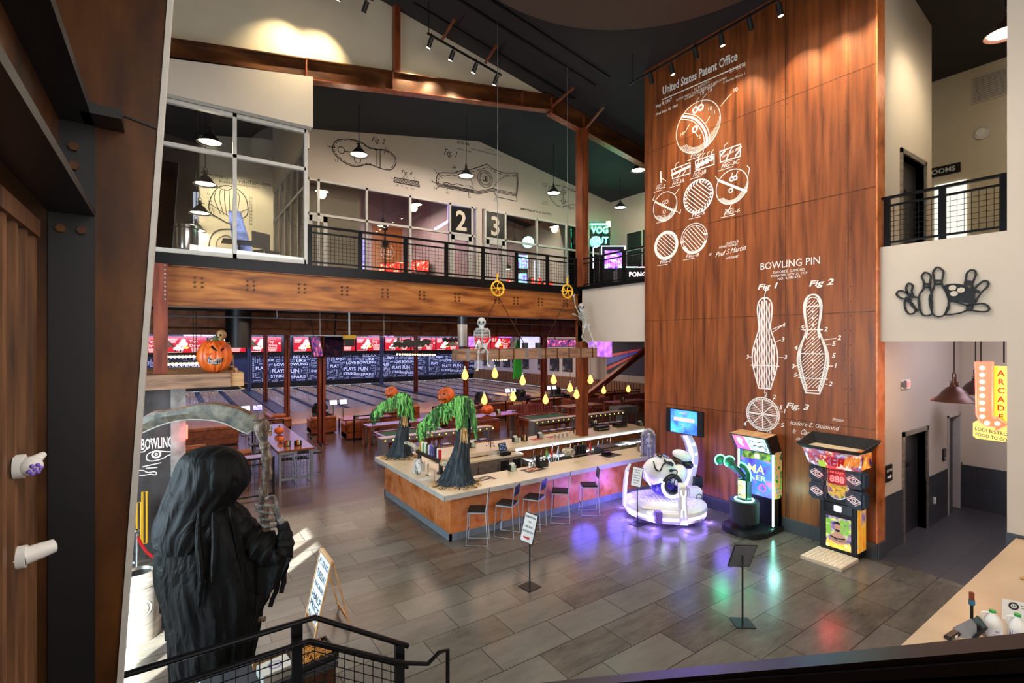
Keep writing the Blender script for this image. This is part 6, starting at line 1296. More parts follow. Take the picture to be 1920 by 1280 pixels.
MB().ell((.3,-.05,1.02),(.24,.22,.3),20,12,Matrix.Rotation(.5,3,'Y')).build('side_panel',M['wgloss'],bk)
q=MB();q.tube([(.1+.24*math.cos(a*PI/16),-.3,.82+.27*math.sin(a*PI/16))for a in range(14,34)],[.035]*20,8);q.build('wheel_light',M['ledw'],bk)
q=MB();q.tube([(.12+.2*math.cos(a*PI/12),-.24,.84+.22*math.sin(a*PI/12))for a in range(24)],.06,10,closed=True);q.build('wheel',M['black'],bk)
MB().ell((-.06,0,1.48),(.2,.16,.08),16,10,Matrix.Rotation(.2,3,'Y')).build('windshield',M['chrome'],bk)
q=MB();q.tube(cat([(-.34,-.2,1.42),(-.3,-.26,1.24),(-.2,-.28,1.2),(-.1,-.26,1.36),(.08,-.24,1.4),(.14,-.22,1.34)],5),.018,6);q.tube([(-.1,-.25,1.45),(.12,-.3,1.33)],.03,8);q.tube(cat([(.1,-.3,1.22),(.22,-.3,1.2),(.16,-.32,1.0),(.12,-.3,.8)],4),.014,6);q.build('handlebar',M['black'],bk)
q=MB()
for(x,z,r_)in((.08,1.2,.05),(.06,1.02,.06),(.1,1.36,.045)):q.ell((x,-.27,z),(r_,.03,r_*.8),12,8)
for k_ in range(3):q.ell((-.1+k_*.05,-.3,.94+k_*.02),(.016,.01,.022),8,6)
q.build('dark_vent',M['black'],bk)
MB().ell((.34,.05,1.36),(.17,.13,.12),16,10,Matrix.Rotation(.6,3,'Y')).build('seat',M['brownm'],bk);MB().ell((.46,.05,1.5),(.26,.16,.14),18,12,Matrix.Rotation(.35,3,'Y')).build('tail',M['wgloss'],bk);MB().ell((.6,.08,1.28),(.16,.14,.12),14,10,Matrix.Rotation(.5,3,'Y')).build('rear_shock',M['black'],bk)
MB().cyl((.25,.2,.42),(.3,.15,.95),.12,.1,14).build('mount_column',M['black'],bk)
MB().tube([(-.52,-.1,1.15),(-.5,-.2,.95),(-.42,-.24,.82)],.02,6).build('light_line',M['led'],bk)
for k_,(x,y)in enumerate(((-.4,-.35),(-.1,-.55),(-.3,-.2),(0,-.35),(.45,-.3))):light('POINT','violet_glow',(B0+RV*x+FV*y+Vector((0,0,.62))),.7,(.45,.3,1),None,.05)
for a in(150,200,240,280,330):c=Vector((math.cos(math.radians(a)),math.sin(math.radians(a)),0));light('POINT','violet_ring_glow',B0+RV*c.x*1.06+FV*c.y*1.06+Vector((0,0,.09)),14,(.26,.18,1),None,.06,gl=False)
light('POINT','violet_wall_glow',(11.3,7.0,1.0),16,(.2,.14,1),None,.3);light('POINT','violet_bar_glow',(10.0,9.3,.6),34,(.12,.1,1),None,.35);light('POINT','violet_bar_glow',(8.7,9.3,.6),20,(.14,.12,1),None,.35)
# --- sign stands
def signstand(base,top,rz,w,h,tilt,lines,label,arrow=False,back=False):
 t=thing('sign_stand',label,'sign',base,rz)
 MB().box(-.15,.15,-.15,.15,0,.012).build('base_plate',M['black'],t,bev=.004);MB().cyl((0,0,.01),(0,0,top-h*.45),.014,n=10).build('pole',M['black'],t)
 Mx=Matrix.Translation((0,-.02,top-h/2))@Matrix.Rotation(tilt,4,'X')
 q=MB().box(-w/2-.012,w/2+.012,0,.015,-h/2-.012,h/2+.012);q.tf(Mx);q.build('frame',M['black'],t,smooth=False)
 q=MB().box(-w/2,w/2,-.003,0,-h/2,h/2)if not back else MB().box(-w/2,w/2,.015,.018,-h/2,h/2);q.tf(Mx);q.build('panel',M['paper']if not back else M['grey'],t,smooth=False)
 q=MB();P=lambda a,b:(a,-.005,b)
 for s_,z,hh,ww in lines:text(q,s_,P,0,z,hh,ww,1,'c')
 if q.v:q.tf(Mx);q.build('lettering',M['bpaint'],t,smooth=False)
 if arrow:
  q=MB();q.add([P(-.09,-.155),P(.02,-.155),P(.02,-.135),P(.09,-.17),P(.02,-.205),P(.02,-.185),P(-.09,-.185)],[tuple(range(7))]);q.tf(Mx);q.build('arrow',M['red'],t,smooth=False)
signstand((5.3,7.11,0),1.3,-1.45,.3,.48,-.3,[('RESERVATIONS',.17,.035,.26),('AND',.09,.03,.06),('OPEN BOWL',.0,.035,.2),('REGISTRATION',-.08,.035,.26)],'white reservation sign with a red arrow on a black pole',True)
signstand((9.26,8.08,0),1.36,-1.45,.26,.44,-.25,[('2 Player Motion',.15,.025,.22),('VR RIDE',.09,.03,.14),('DOWNLOAD',.02,.03,.2),('CHECK IN',-.04,.03,.18),('BEFORE',-.1,.03,.16),('START',-.16,.022,.14)],'white lettered sign on a black pole before the motorcycle ride')
signstand((7.35,4.3,0),1.3,2.5,.32,.5,-.55,[],'grey backed tablet stand on a black pole in the open floor',False,True)
# --- sandwich board
af=thing('sandwich_board','wooden sandwich board with blue lettering standing open on the floor','sign',(1.78,8.0,0),-PI/2)
def leg(y0,y1,nm):
 t_=MB()
 for sx in(-1,1):t_.bar((sx*.31,y0,0),(sx*.31,y1,1.06),.04,.025)
 t_.bar((-.31,y1,1.05),(.31,y1,1.05),.025,.04);t_.bar((-.31,y0+(y1-y0)*.12,.12),(.31,y0+(y1-y0)*.12,.12),.025,.04);return t_.build(nm,M['wood2'],af,smooth=False)
leg(-.02,.22,'front_frame');leg(.5,.24,'rear_frame')
Mx=Matrix.Translation((0,-.02,0))@Matrix.Rotation(-.225,4,'X')
q=MB().box(-.29,.29,-.006,.006,.12,1.04);q.tf(Mx);q.build('panel',M['paper'],af,smooth=False)
q=MB();P=lambda a,b:(a,-.008,b)
for s_,z,h_ in(('FLYING',.9,.09),('TUESDAY',.72,.1),('ARCADE',.58,.07),('HALF',.4,.1),('PRICE',.26,.1),('ALL DAY',.15,.06)):text(q,s_,P,0,z,h_,.5,1,'c')
q.tf(Mx);q.build('lettering',mat('blue_black_letters',(40,60,84),.6),af,smooth=False);MB().tube(cat([(.31,.06,.45),(.33,.2,.36),(.31,.38,.45)],5),.005,5).build('chain',M['grey'],af)
# --- trash can, stanchion with rope, host desk
tc_=thing('trash_can','large brushed steel trash can beside the tapered column','trash can',(-.40,9.25,0))
MB().lathe([(.27,0),(.28,.03),(.28,.78),(.3,.8),(.3,.88),(.28,.9),(.18,.97),(.16,.9),(0,.88)],n=36).build('body',M['inox'],tc_);MB().lathe([(.165,.93),(.1,.9),(0,.9)],n=24).build('opening',M['black'],tc_)
q=MB();P=lambda a,b:(.285*math.sin(a/.285+.15),-.285*math.cos(a/.285+.15),b);q.strip(circ(0,.5,.13,30),.014,P,True);q.strip(circ(0,.5,.09,24),.01,P,True);q.build('emblem',M['greyl'],tc_,smooth=False)
sn=thing('sign_frame_stand','yellow looped sign frame on a thin stand beside the column','stand',(-.56,12.5,0));q=MB()
for dx,z0,z1 in((0,.35,1.15),(.09,.3,1.35)):q.tube([(dx,0,z0),(dx,0,z1),(dx+.07,0,z1+.0),(dx+.07,0,z0)],.02,8,closed=True)
q.build('frame',M['yellow'],sn);MB().cyl((0,0,0),(0,0,.4),.02,n=8).cyl((0,0,0),(0,0,.02),.15,n=16).build('post',M['chrome'],sn)
rs=thing('rope_barrier','chrome post with a hanging red rope behind the trash can','barrier',(-.5,11.2,0));MB().cyl((0,0,0),(0,0,.95),.025,n=10).cyl((0,0,0),(0,0,.02),.16,n=20).ell((0,0,.97),.04,10,8).build('post',M['chrome'],rs);MB().cyl((1.2,-.3,0),(1.2,-.3,.95),.025,n=10).cyl((1.2,-.3,0),(1.2,-.3,.02),.16,n=20).build('post',M['chrome'],rs)
MB().tube(cat([(0,0,.88),(.2,-.05,.5),(.6,-.15,.3),(1.0,-.25,.5),(1.2,-.3,.88)],5),.025,8).build('rope',M['red'],rs)
hd=thing('host_desk','dark host desk with trays and papers behind the stair railing','desk',(1.05,5.62,0));MB().box(-1.3,.45,-.12,.36,.86,.92).build('desk_top',M['darktile'],hd,smooth=False);MB().box(-1.28,.43,-.1,.34,0,.86).build('body',M['steelb'],hd,smooth=False)
ty=thing('straw_tray','black tray filled with orange straw on the host desk','tray',(1.28,5.72,.921),.1);MB().box(-.22,.22,-.2,.2,0,.02).box(-.22,-.2,-.2,.2,0,.07).box(.2,.22,-.2,.2,0,.07).box(-.22,.22,-.2,-.18,0,.07).box(-.22,.22,.18,.2,0,.07).build('tray',M['black'],ty,smooth=False)
q=MB();r2=random.Random(4)
for i in range(220):x,y=r2.uniform(-.18,.18),r2.uniform(-.16,.16);a=r2.uniform(0,PI);q.bar((x,y,.03+r2.uniform(0,.04)),(max(-.19,min(.19,x+.08*math.cos(a))),max(-.17,min(.17,y+.08*math.sin(a))),.04+r2.uniform(0,.04)),.005)
s_=q.build('straw',nmat('orange_straw',[(150,92,30),(214,150,60)],(1,1,1),20,.8),ty,smooth=False);s_['kind']='stuff'
bx_=thing('card_box','pale box with a round blue emblem on the host desk','box',(.9,5.66,.921),.15);MB().box(-.15,.15,-.12,.12,0,.1).build('box',M['counteredge'],bx_,bev=.005);q=MB();q.strip(circ(0,0,.06,20),.012,lambda a,b:(a,b,.102),True);text(q,'VS',lambda a,b:(a,b,.102),0,-.02,.04,.06,1,'c');q.build('emblem',M['purple'],bx_,smooth=False)
tag(MB().box(.72,1.12,5.86,5.95,.921,1.0).build('wood_block',M['wood2'],smooth=False),'orange timber block at the back of the host desk','block');tag(MB().box(-.1,.25,5.7,5.95,.921,.935).build('leaflet_stack',emi2('leaflets',[(120,140,160),(220,225,230)],0.03,9),smooth=False),'stack of pale leaflets on the host desk','leaflets')
M['counter2']=nmat('tan_service_top',[(168,146,120),(184,162,134)],(1,1,1),1.2,.32,0,5)
# --- front counter at the bottom right and what stands on it
fc=thing('service_counter','broad beige service counter at the bottom right','counter',(0,0,0));MB().box(6.3,11.8,.7,2.03,.97,CT).build('counter_top',M['counter2'],fc,smooth=False);MB().box(6.45,11.75,.8,1.9,0,.97).build('counter_body',M['rustbar'],fc,smooth=False)
def jug(u,v,label,rz=0):
 p=onZ(u,v,CT+.001);t=thing('milk_jug',label,'jug',p,rz,'white jugs')
 MB().lathe([(.07,0),(.085,.01),(.088,.12),(.085,.16),(.06,.22),(.028,.26),(.026,.275)],n=24).build('body',M['wplas'],t);MB().cyl((0,0,.27),(0,0,.295),.03,n=20).build('cap',mat('green_cap',(34,150,70),.4)if 'gcap' not in M else M['gcap'],t)
 MB().tube(cat([(-.03,0,.26),(-.085,0,.25),(-.09,0,.19),(-.08,0,.15)],4),.012,8).build('handle',M['wplas'],t)
 q=MB();P=lambda a,b:(.0885*math.sin(a/.088),-.0885*math.cos(a/.088),b)
 for i in range(8):q.add([P(-.09+i*.022,.03),P(-.09+(i+1)*.022,.03),P(-.09+(i+1)*.022,.13),P(-.09+i*.022,.13)],[(0,1,2,3)])
 q.build('label',M['labelw'],t);q=MB();P=lambda a,b:(.0895*math.sin(a/.088),-.0895*math.cos(a/.088),b);q.strip([(-.09,.04),(-.09,.12)],.03,P);text(q,'70%',P,.02,.08,.022,.05,1,'c');text(q,'ALCOHOL',P,.02,.055,.012,.07,0,'c');q.build('lettering',M['navy'],t,smooth=False)
M['labelw']=mat('white_label',(210,210,220),.5);M['navy']=mat('navy_print',(40,40,96),.5)
jug(1861,1192,'white jug with green cap and printed label on the service counter, left one',-1.1);jug(1908,1200,'white jug with green cap on the service counter, right one by the sheet',-1.0)
p=onZ(1905,1165,CT+.001);t=thing('notice_sheet','white notice sheet with a round black emblem behind the right jug','notice',p,-1.15);MB().box(-.12,.2,0,.006,0,.24).build('sheet',M['paper'],t,smooth=False);q=MB();P=lambda a,b:(a,-.003,b);q.strip(circ(-.02,.18,.036,24),.018,P,True);text(q,'LB',P,-.02,.17,.02,.03,1,'c');text(q,'BY THE',P,.04,.19,.014,.07,1);text(q,'REGISTER',P,.04,.165,.012,.09,1);q.build('lettering',M['bpaint'],t,smooth=False)
p=onZ(1826,1192,CT+.001);t=thing('display_terminal','black tilted touch display on the service counter','terminal',p,.5);q=MB().box(-.13,.13,-.012,.012,-.1,.1);q.tf(Matrix.Translation((0,-.02,.1))@Matrix.Rotation(.6,4,'X'));q.build('screen',M['black'],t,bev=.004);MB().add([(-.1,.0,0),(.1,.0,0),(.1,.16,0),(-.1,.16,0),(-.08,.0,.16),(.08,.0,.16)],[(0,1,2,3),(0,4,5,1),(1,5,2),(2,5,4,3),(3,4,0)]).build('stand',M['grey'],t)
t=thing('scanner_stand','upright black scanner with a brown head on the service counter','scanner',onZ(1822,1172,CT+.001),.2);MB().bar((0,0,0),(0,0,.26),.03,.02).box(-.05,.05,-.05,.05,0,.01).build('post',M['black'],t);MB().box(-.022,.03,-.03,.03,.24,.3).build('cradle',mat('teal_plastic',(50,104,124),.4),t,bev=.006);MB().bar((-.0,0,.29),(-.03,.0,.4),.05,.025).build('head',M['tablewood'],t,bev=.005)
t=thing('marker_case','small black case of pens lying on the service counter','case',onZ(1785,1194,CT+.001),-.1);MB().box(-.12,.12,-.035,.035,0,.045).build('body',M['black'],t,bev=.01);MB().box(-.02,.04,-.037,-.034,.01,.035).build('label',M['paper'],t)
tag(MB().ell(onZ(1918,1083,CT+.02),(.05,.03,.02),10,6).build('bread_piece',M['wood2']),'small tan crumb at the right edge of the service counter','food')
# --- corridor signs
def wallsign(loc,w,h,rz,mt,lines,lm,label,nm='wall_sign',d=.03):
 t=thing(nm,label,'sign',loc,rz);MB().box(-w/2,w/2,0,d,-h/2,h/2).build('plate',M[mt],t,smooth=False)
 q=MB();P=lambda a,b:(a,-.006,b)
 for s_,a,z,hh,ww in lines:text(q,s_,P,a,z,hh,ww,1,'c')
 return t,q,P
p=onY(1666,887,RY0-.02);t,q,P=wallsign((p.x,RY0-.032,p.z),.36,.34,0,'black',[('RESTROOMS',0,.04,.055,.28)],'paper','black restroom sign with a white arrow on the corridor wall');q.strip([(-.11,-.07),(.04,-.07)],.035,P);q.add([P(.03,-.02),P(.13,-.07),P(.03,-.12)],[(0,1,2)]);q.build('lettering',M['paper'],t,smooth=False)
p=onX(1758,322,17.37);t,q,P=wallsign((17.36,p.y+.22,p.z),1.4,.26,-PI/2,'black',[('RESTROOMS',0.1,-.06,.13,1.0)],'paper','black restrooms sign on the upper landing wall');q.build('lettering',M['paper'],t,smooth=False)
p=onY(1698,720,RY0-.02);t,q,P=wallsign((p.x,RY0-.042,p.z),.42,.2,0,'paper',[('EXIT',.1,-.05,.1,.2)],'red','lit red exit sign with lamp on the corridor wall','exit_sign',.04);q.build('lettering',M['redled'],t,smooth=False);MB().cyl((-.14,-.02,0),(-.14,0.04,0),.09,n=16).build('emergency_lamp',M['grey'],t)
p=onY(1771,852,RY0-.02);t,q,P=wallsign((p.x,RY0-.032,p.z),.2,.3,0,'black',[('MEN',0,-.1,.04,.12)],'paper','small black door sign beside the narrow corridor door');q.build('lettering',M['paper'],t,smooth=False)
tag(MB().box(15.1,15.18,RY0-.05,RY0-.016,.5,.64).build('wall_outlet',M['paper']),'white outlet plate on the corridor wainscot','outlet');
vt=thing('wall_vent','square grey vent on the upper landing wall','vent',onX(1868,157,17.37),-PI/2);MB().box(-.5,.5,0,.03,-.35,.35).build('frame',M['white'],vt);q=MB()
for k_ in range(12):q.box(-.44,.44,-.01,0,-.3+k_*.052,-.28+k_*.052)
q.build('louvre',M['grey'],vt,smooth=False)
sd=thing('smoke_alarm','round white alarm on the upper landing wall','alarm',onX(1841,249,17.36),-PI/2);MB().lathe([(.0,-.12),(.1,-.1),(.16,-.02),(.16,.03),(0,.03)],axis='y',n=20).build('dome',M['paper'],sd)
a_=onX(1752,340,17.36);b__=onX(1812,445,17.36);tag(MB().box(17.35,17.38,b__.y,a_.y,FL2,8.7).build('lit_doorway',emi('lit_doorway',(236,232,214),.8),smooth=False),'bright open doorway on the upper landing wall','doorway')
# --- arcade arrow sign
sg=thing('arcade_sign','glowing yellow arcade sign with a red bulb-lit arrow','sign',(12.15,2.33,0),-PI/2)
def PX(u,v):p=onX(u,v,12.15);return(2.33-p.y,p.z)
c_=[PX(*p)for p in((1864,686),(1893,687),(1893,792),(1864,792))]
q=MB();q.add([(a,-.04,b)for a,b in c_]+[(a,.12,b)for a,b in c_],[(0,1,2,3),(4,7,6,5)]+[(i,(i+1)%4,4+(i+1)%4,4+i)for i in range(4)]);q.build('letter_panel',emi('yellow_sign_face',(255,200,50),1.15),sg,smooth=False)
q=MB();a0_,z0_=PX(1878,704);textv(q,'ARCADE',lambda a,b:(a,-.045,b),a0_,z0_,.1,.155);q.build('lettering',mat('red_sign_letters',(190,40,24),.5,em=(190,30,10),es=.5),sg,smooth=False)
c_=[PX(*p)for p in((1826,792),(1830,789),(1893,793),(1893,823),(1887,828),(1832,821),(1826,816))];n_=len(c_)
q=MB();q.add([(a,-.06,b)for a,b in c_]+[(a,.1,b)for a,b in c_],[tuple(range(n_)),tuple(range(n_,2*n_))]+[(i,(i+1)%n_,n_+(i+1)%n_,n_+i)for i in range(n_)]);q.build('lower_panel',emi('yellow_sign_low',(252,206,90),.95),sg,smooth=False)
q=MB();P=lambda a,b:(a,-.066,b-.12*(a-c_[0][0]));a1_,z1_=PX(1860,812);text(q,'LODI BISTRO',P,a1_,z1_+.04,.06,.44,1,'c');text(q,'FOOD TO GO',P,a1_,z1_-.06,.06,.42,1,'c');q.build('lettering',mat('grey_blue_letters',(70,90,110),.5),sg,smooth=False)
ar=[PX(*p)for p in((1834,678),(1866,678),(1866,778),(1870,783),(1872,784),(1872,779),(1896,795),(1872,806),(1871,799),(1855,797),(1842,789),(1836,775))];n_=len(ar)
q=MB();q.add([(a,-.16,b)for a,b in ar]+[(a,-.05,b)for a,b in ar],[tuple(range(n_)),tuple(range(n_,2*n_))]+[(i,(i+1)%n_,n_+(i+1)%n_,n_+i)for i in range(n_)]);q.build('arrow',emi('orange_arrow_face',(240,110,40),.9),sg,smooth=False)
q=MB();q.tube([(a,-.17,b)for a,b in ar],.012,6,closed=True);q.build('arrow_outline',M['redneon']if 'redneon' in M else M['redled'],sg)
q=MB()
for(u,v)in[(1847,689+i*12.9)for i in range(8)]+[(1856,791),(1875,792)]:a,b=PX(u,v);q.ell((a,-.19,b),(.035,.03,.035),10,8)
q.build('bulb_row',emi('arrow_bulb',(255,236,200),7),sg);q=MB()
for u in(1840,1883):a,b=PX(u,680);q.cyl((a,-.02,b),(a,-.02,5.6),.012,n=6)
q.build('hanging_rod',M['black'],sg);MB().box(.18,.22,-.02,.06,3.3,3.36).box(.18,.22,-.02,.06,2.9,2.96).build('wall_bracket',M['paper'],sg)
light('POINT','sign_glow',(11.9,2.7,3.3),18,(1,.6,.25),None,.2)
# --- bowling pins wall sign (cut metal outline)
ps=thing('bowling_pin_sign','black cut-metal outline of bowling pins and ball on the white wall','wall sign',(0,0,0));WX=11.82
def PW(u,v,d=0):p=onX(u,v,WX);return p
k6=280/1054
def C6(pts):return[((q_:=onX(1640+a*k6,280+b*k6,WX)).y,q_.z)for a,b in pts]
P=lambda a,b:(WX,a,b)
def outl(m,pts,w=.027,n=5):m.strip(cat(C6(pts),n,True),w,P,True)
m=MB()
outl(m,[(450,832),(485,860),(480,910),(475,950),(505,1010),(523,1070),(510,1130),(490,1170),(450,1180),(415,1165),(395,1110),(388,1050),(410,990),(425,950),(412,880),(425,845)])
outl(m,[(365,868),(395,890),(392,930),(388,975),(400,1010),(403,1060),(405,1130),(398,1165),(345,1170),(320,1130),(310,1080),(320,1020),(345,980),(345,930),(333,900),(345,874)])
outl(m,[(152,1020),(175,998),(215,1005),(260,1040),(310,1050),(315,1135),(270,1110),(230,1065),(180,1045)]);outl(m,[(222,975),(240,945),(268,960),(262,1000),(275,1040),(245,1040),(230,1010)]);outl(m,[(215,1070),(240,1062),(290,1125),(270,1158),(235,1155),(215,1115)])
outl(m,[(650,880),(675,852),(710,858),(712,895),(695,930),(688,970),(690,1000),(640,960),(645,920)]);outl(m,[(725,960),(770,928),(800,935),(798,965),(755,1010),(730,1045),(705,1085),(700,1030),(705,990)])
outl(m,[(500,1165),(520,1130),(530,1070),(600,1085),(660,1100),(760,1088),(805,1110),(800,1140),(750,1145),(660,1135),(600,1155)])
for pr in([(425,925),(470,925)],[(428,950),(470,950)],[(345,948),(388,950)],[(345,970),(388,972)],[(648,930),(690,935)],[(645,950),(688,955)],[(705,990),(738,1005)],[(220,1045),(255,1060)],[(235,1015),(265,1025)],[(660,1100),(655,1135)],[(680,1098),(675,1138)]):m.strip(C6(pr),.04,P)
m.build('pin_outline',M['bpaint'],ps,smooth=False,solid=.02)
m=MB();ball=cat(C6([(490,965),(530,948),(590,948),(640,960),(690,1005),(700,1070),(690,1135),(670,1095),(630,1080),(540,1070),(520,1030)]),4,True);m.add([P(a,b)for a,b in ball],[tuple(range(len(ball)))]);m.build('ball_plate',M['bpaint'],ps,smooth=False,solid=.02)
m=MB()
for a,b in((552,977),(612,993),(563,1018)):q_=C6([(a,b)])[0];m.add([(WX-.026,y,z)for y,z in circ(q_[0],q_[1],.055,16,ry=.048)],[tuple(range(16))])
m.build('finger_hole',M['white'],ps,smooth=False)
# --- near left wall devices on the slats
def dev(u,v,y=3.35):p=onX(u,v,-.655);return p
p=dev(32,875);t=thing('emergency_light','white emergency lamp head with clustered lenses on the slats','lamp',p,0);MB().cyl((-.01,0,0),(.03,0,0),.062,n=24).build('back_plate',M['wplas'],t)
q=MB();q.ell((.05,-.02,.0),(.055,.05,.05),18,12);q.tube([(.05,.02,.01),(.09,.08,.04)],[.035,.015],10);q.build('housing',M['wplas'],t);q=MB()
d_=Vector((.55,-.8,-.25)).normalized();u_=d_.cross(Vector((0,0,1))).normalized();w_=u_.cross(d_)
for i in range(7):c=Vector((.05,-.02,0))+d_*.048+(u_*math.cos(i)+w_*math.sin(i))*(.024 if i else 0);q.ell(c,.011,8,6)
q.build('lens_cluster',M['led2'],t)
p=dev(35,1045);t=thing('security_camera','white turret security camera below the emergency lamp','camera',p,0);MB().cyl((-.01,0,0),(.03,0,0),.058,n=24).build('base_ring',M['wplas'],t);MB().tube([(.02,0,0),(.08,.02,.01),(.13,.05,.015)],[.045,.042,.036],20).build('housing',M['wplas'],t);MB().cyl((.131,.05,.015),(.136,.053,.015),.026,n=16).build('lens',M['black'],t)
# ================================================================ figures and decorations
class Fr:
 """upright local frame facing the lobby entrance stair; metres taken from the photograph at a given depth"""
 def __init__(s,p):s.p=Vector(p);s.d=s.p.dot(FV);s.r=s.p.dot(RV)
 def __call__(s,u,v,y=0):
  d=s.d+y;return Vector(((u-960)/FPX*d-s.r,y,CH-(v-640)/FPX*d-s.p.z))
def loft(mb,rings,n=48,fn=None,depth=.6,y0=0,top=True):
 """rings: (z, xl, xr) horizontal ellipses"""
 vs_=[];
 for i,rg in enumerate(rings):
  z,xl,xr=rg[:3];yc=rg[3]if len(rg)>3 else y0;cx=(xl+xr)/2;rx=(xr-xl)/2
  for k in range(n):
   a=2*PI*k/n;q=fn(a,z,i)if fn else 1
   vs_.append((cx+rx*q*math.cos(a),yc+rx*depth*q*math.sin(a),z))
 m=len(rings);fs=[(i*n+k,i*n+(k+1)%n,(i+1)*n+(k+1)%n,(i+1)*n+k)for i in range(m-1)for k in range(n)]
 fs.append(tuple(range(n)));fs.append(tuple((m-1)*n+k for k in range(n))[::-1]);return mb.add(vs_,fs)
def smooth_rings(rg,n=5):
 return[tuple(p)for p in cat([tuple(r)for r in rg],n)]
def ribbonstrip(mb,pts,w,jit=0,r=R):
 """narrow hanging piece of cloth with its own slight thickness"""
 n=len(pts)
 for i in range(n-1):
  a,b=Vector(pts[i]),Vector(pts[i+1]);wa=w*(1-.35*i/n);wb=w*(1-.35*(i+1)/n)
  mb.add([a+Vector((-wa/2,0,0)),a+Vector((wa/2,.004,0)),b+Vector((wb/2,.004,0)),b+Vector((-wb/2,0,0)),a+Vector((-wa/2,.006,0)),a+Vector((wa/2,.01,0)),b+Vector((wb/2,.01,0)),b+Vector((-wb/2,.006,0))],[(0,1,2,3),(4,7,6,5),(0,3,7,4),(1,5,6,2)])
# --- robed reaper with scythe
RP=Fr((.5,6.46,0));rp=thing('reaper_figure','tall reaper figure in a black hooded robe seen from behind','figure',RP.p,-YAW)
rings=[]
for v,a,b in((932,352,425),(945,330,440),(960,314,458),(985,305,471),(1015,301,482),(1050,300,490),(1100,304,494),(1150,316,488),(1200,321,478),(1280,325,467),(1350,328,466),(1421,326,470)):
 pa_=RP(a,v);pb_=RP(b,v);rings.append((pa_.z,pa_.x,pb_.x))
def fold(a,z,i):return 1+.045*abs(math.sin(5.5*a+1.5*z))**.6+.03*math.sin(13*a-3*z)*math.sin(4*z+a)+.02*math.sin(29*a+4*z)-.03
q=MB();loft(q,smooth_rings(rings,6),110,fold,.62);q.build('robe',M['cloth'],rp)
rings=[]
for v,a,b,yy_ in((836,388,402,.02),(840,368,424,.01),(850,350,444,0),(868,338,457,-.0),(890,330,464,0),(910,322,461,0),(930,316,448,-.02),(950,312,436,-.05),(970,309,428,-.1),(990,310,422,-.14),(1015,318,408,-.2)):
 pa_=RP(a,v);pb_=RP(b,v);rings.append((pa_.z,pa_.x,pb_.x,yy_))
def fold2(a,z,i):return 1+(.05*abs(math.sin(4.5*a+3*z))**.6+.02*math.sin(17*a-4*z)-.025)*min(1,i/12)
q=MB();loft(q,smooth_rings(rings,5),96,fold2,.74);q.build('hood',M['cloth'],rp)
q=MB();sp_=[RP(400,975,-.05),RP(445,990,-.02),RP(480,1015,-.02),RP(512,1035,-.02),RP(530,1030,0),RP(534,1005,.02),RP(530,980,.02)]
q.tube(cat([tuple(x)for x in sp_],6),[(.13+.05*math.sin(i/9)if i<14 else max(.06,.18-(i-14)*.006))*(1+.09*math.sin(i*1.9))for i in range(37)],24);q.build('sleeve',M['cloth'],rp)
q=MB();tp=cat([tuple(RP(u,v,-.1))for u,v in((420,1000),(470,1018),(512,1032),(546,1046))],6);bt_=cat([tuple(RP(u,v,-.1))for u,v in((430,1190),(470,1165),(500,1122),(532,1074))],6)
for j_ in range(6):
 pass
rows=[]
for j_ in range(9):
 t_=j_/8;rows.append([tuple(tp[i][d]*(1-t_)+bt_[i][d]*t_+(.03*math.sin(i*1.3)*t_ if d==1 else 0)for d in range(3))for i in range(len(tp))])
n_=len(tp)
for dy in(0,.05):q.add([(x,y+dy,z)for rw_ in rows for x,y,z in rw_],[(j_*n_+i,j_*n_+i+1,(j_+1)*n_+i+1,(j_+1)*n_+i)for j_ in range(8)for i in range(n_-1)])
q.build('sleeve_drape',M['cloth'],rp)
q=MB();r3=random.Random(5)
for(u,v,u2,v2)in((533,1050,507,1138),(536,1052,528,1112),(520,1070,486,1150),(510,1080,478,1160),(500,1095,480,1130),(306,1080,308,1180),(312,1100,314,1202),(318,1130,322,1235),(303,1050,303,1150),(325,1150,326,1250),(322,985,312,1010),(314,975,306,1000)):
 a=RP(u,v,-.05 if u>400 else-.1);b=RP(u2,v2,-.05 if u>400 else-.1);q=MB();ribbonstrip(q,[a+(b-a)*(i/6)+Vector((.01*math.sin(i*2),0,0))for i in range(7)],.07);q.build('rag_strip',M['cloth'],rp,smooth=False)
q=MB()
for(pts)in(((330,960),(322,1000),(318,1060),(322,1120)),((352,955),(345,1010),(352,1070)),((430,950),(445,1000),(455,1060),(452,1110)),((400,960),(404,1020),(398,1090)),((375,950),(372,1010),(378,1080),(372,1140))):
 path=cat([tuple(RP(u,v,-.44+abs(u-390)*.0038))for u,v in pts],6);q.tube(path,[.035*math.sin(PI*(i+1)/(len(path)+1))+.004 for i in range(len(path))],8)
q.build('cloth_fold',M['cloth'],rp)
q=MB();wr_=RP(529,985,.0);pal=[RP(512,948,.03),RP(516,962,.035),RP(519,975,.035),RP(521,986,.03)]
q.tube([wr_+Vector((0,0,-.1)),wr_,RP(524,968,.02)],[.03,.028,.035],10)
for i,kp in enumerate(pal):q.tube([RP(525,975,.02),kp],[.03,.02],8)
tips=[(479,944),(477,953),(483,968),(487,981)]
for kp,(u,v)in zip(pal,tips):
 e_=RP(u,v,-.05);m1=kp+Vector((-.04,-.06,.02));m2=(kp+e_)*.5+Vector((0,-.075,.012))
 q.tube(cat([tuple(kp),tuple(m1),tuple(m2),tuple(e_)],4),[.02,.018,.016,.02,.019,.016,.015,.014,.018,.015,.013,.012,.01],8)
 for s_ in(kp,m2):q.ell(s_,.023,8,6)
q.tube(cat([tuple(RP(526,978,.02)),tuple(RP(516,935,-.02)),tuple(RP(508,930,-.05)),tuple(RP(498,936,-.075))],4),.015,8)
q.build('hand',M['boneg'],rp)
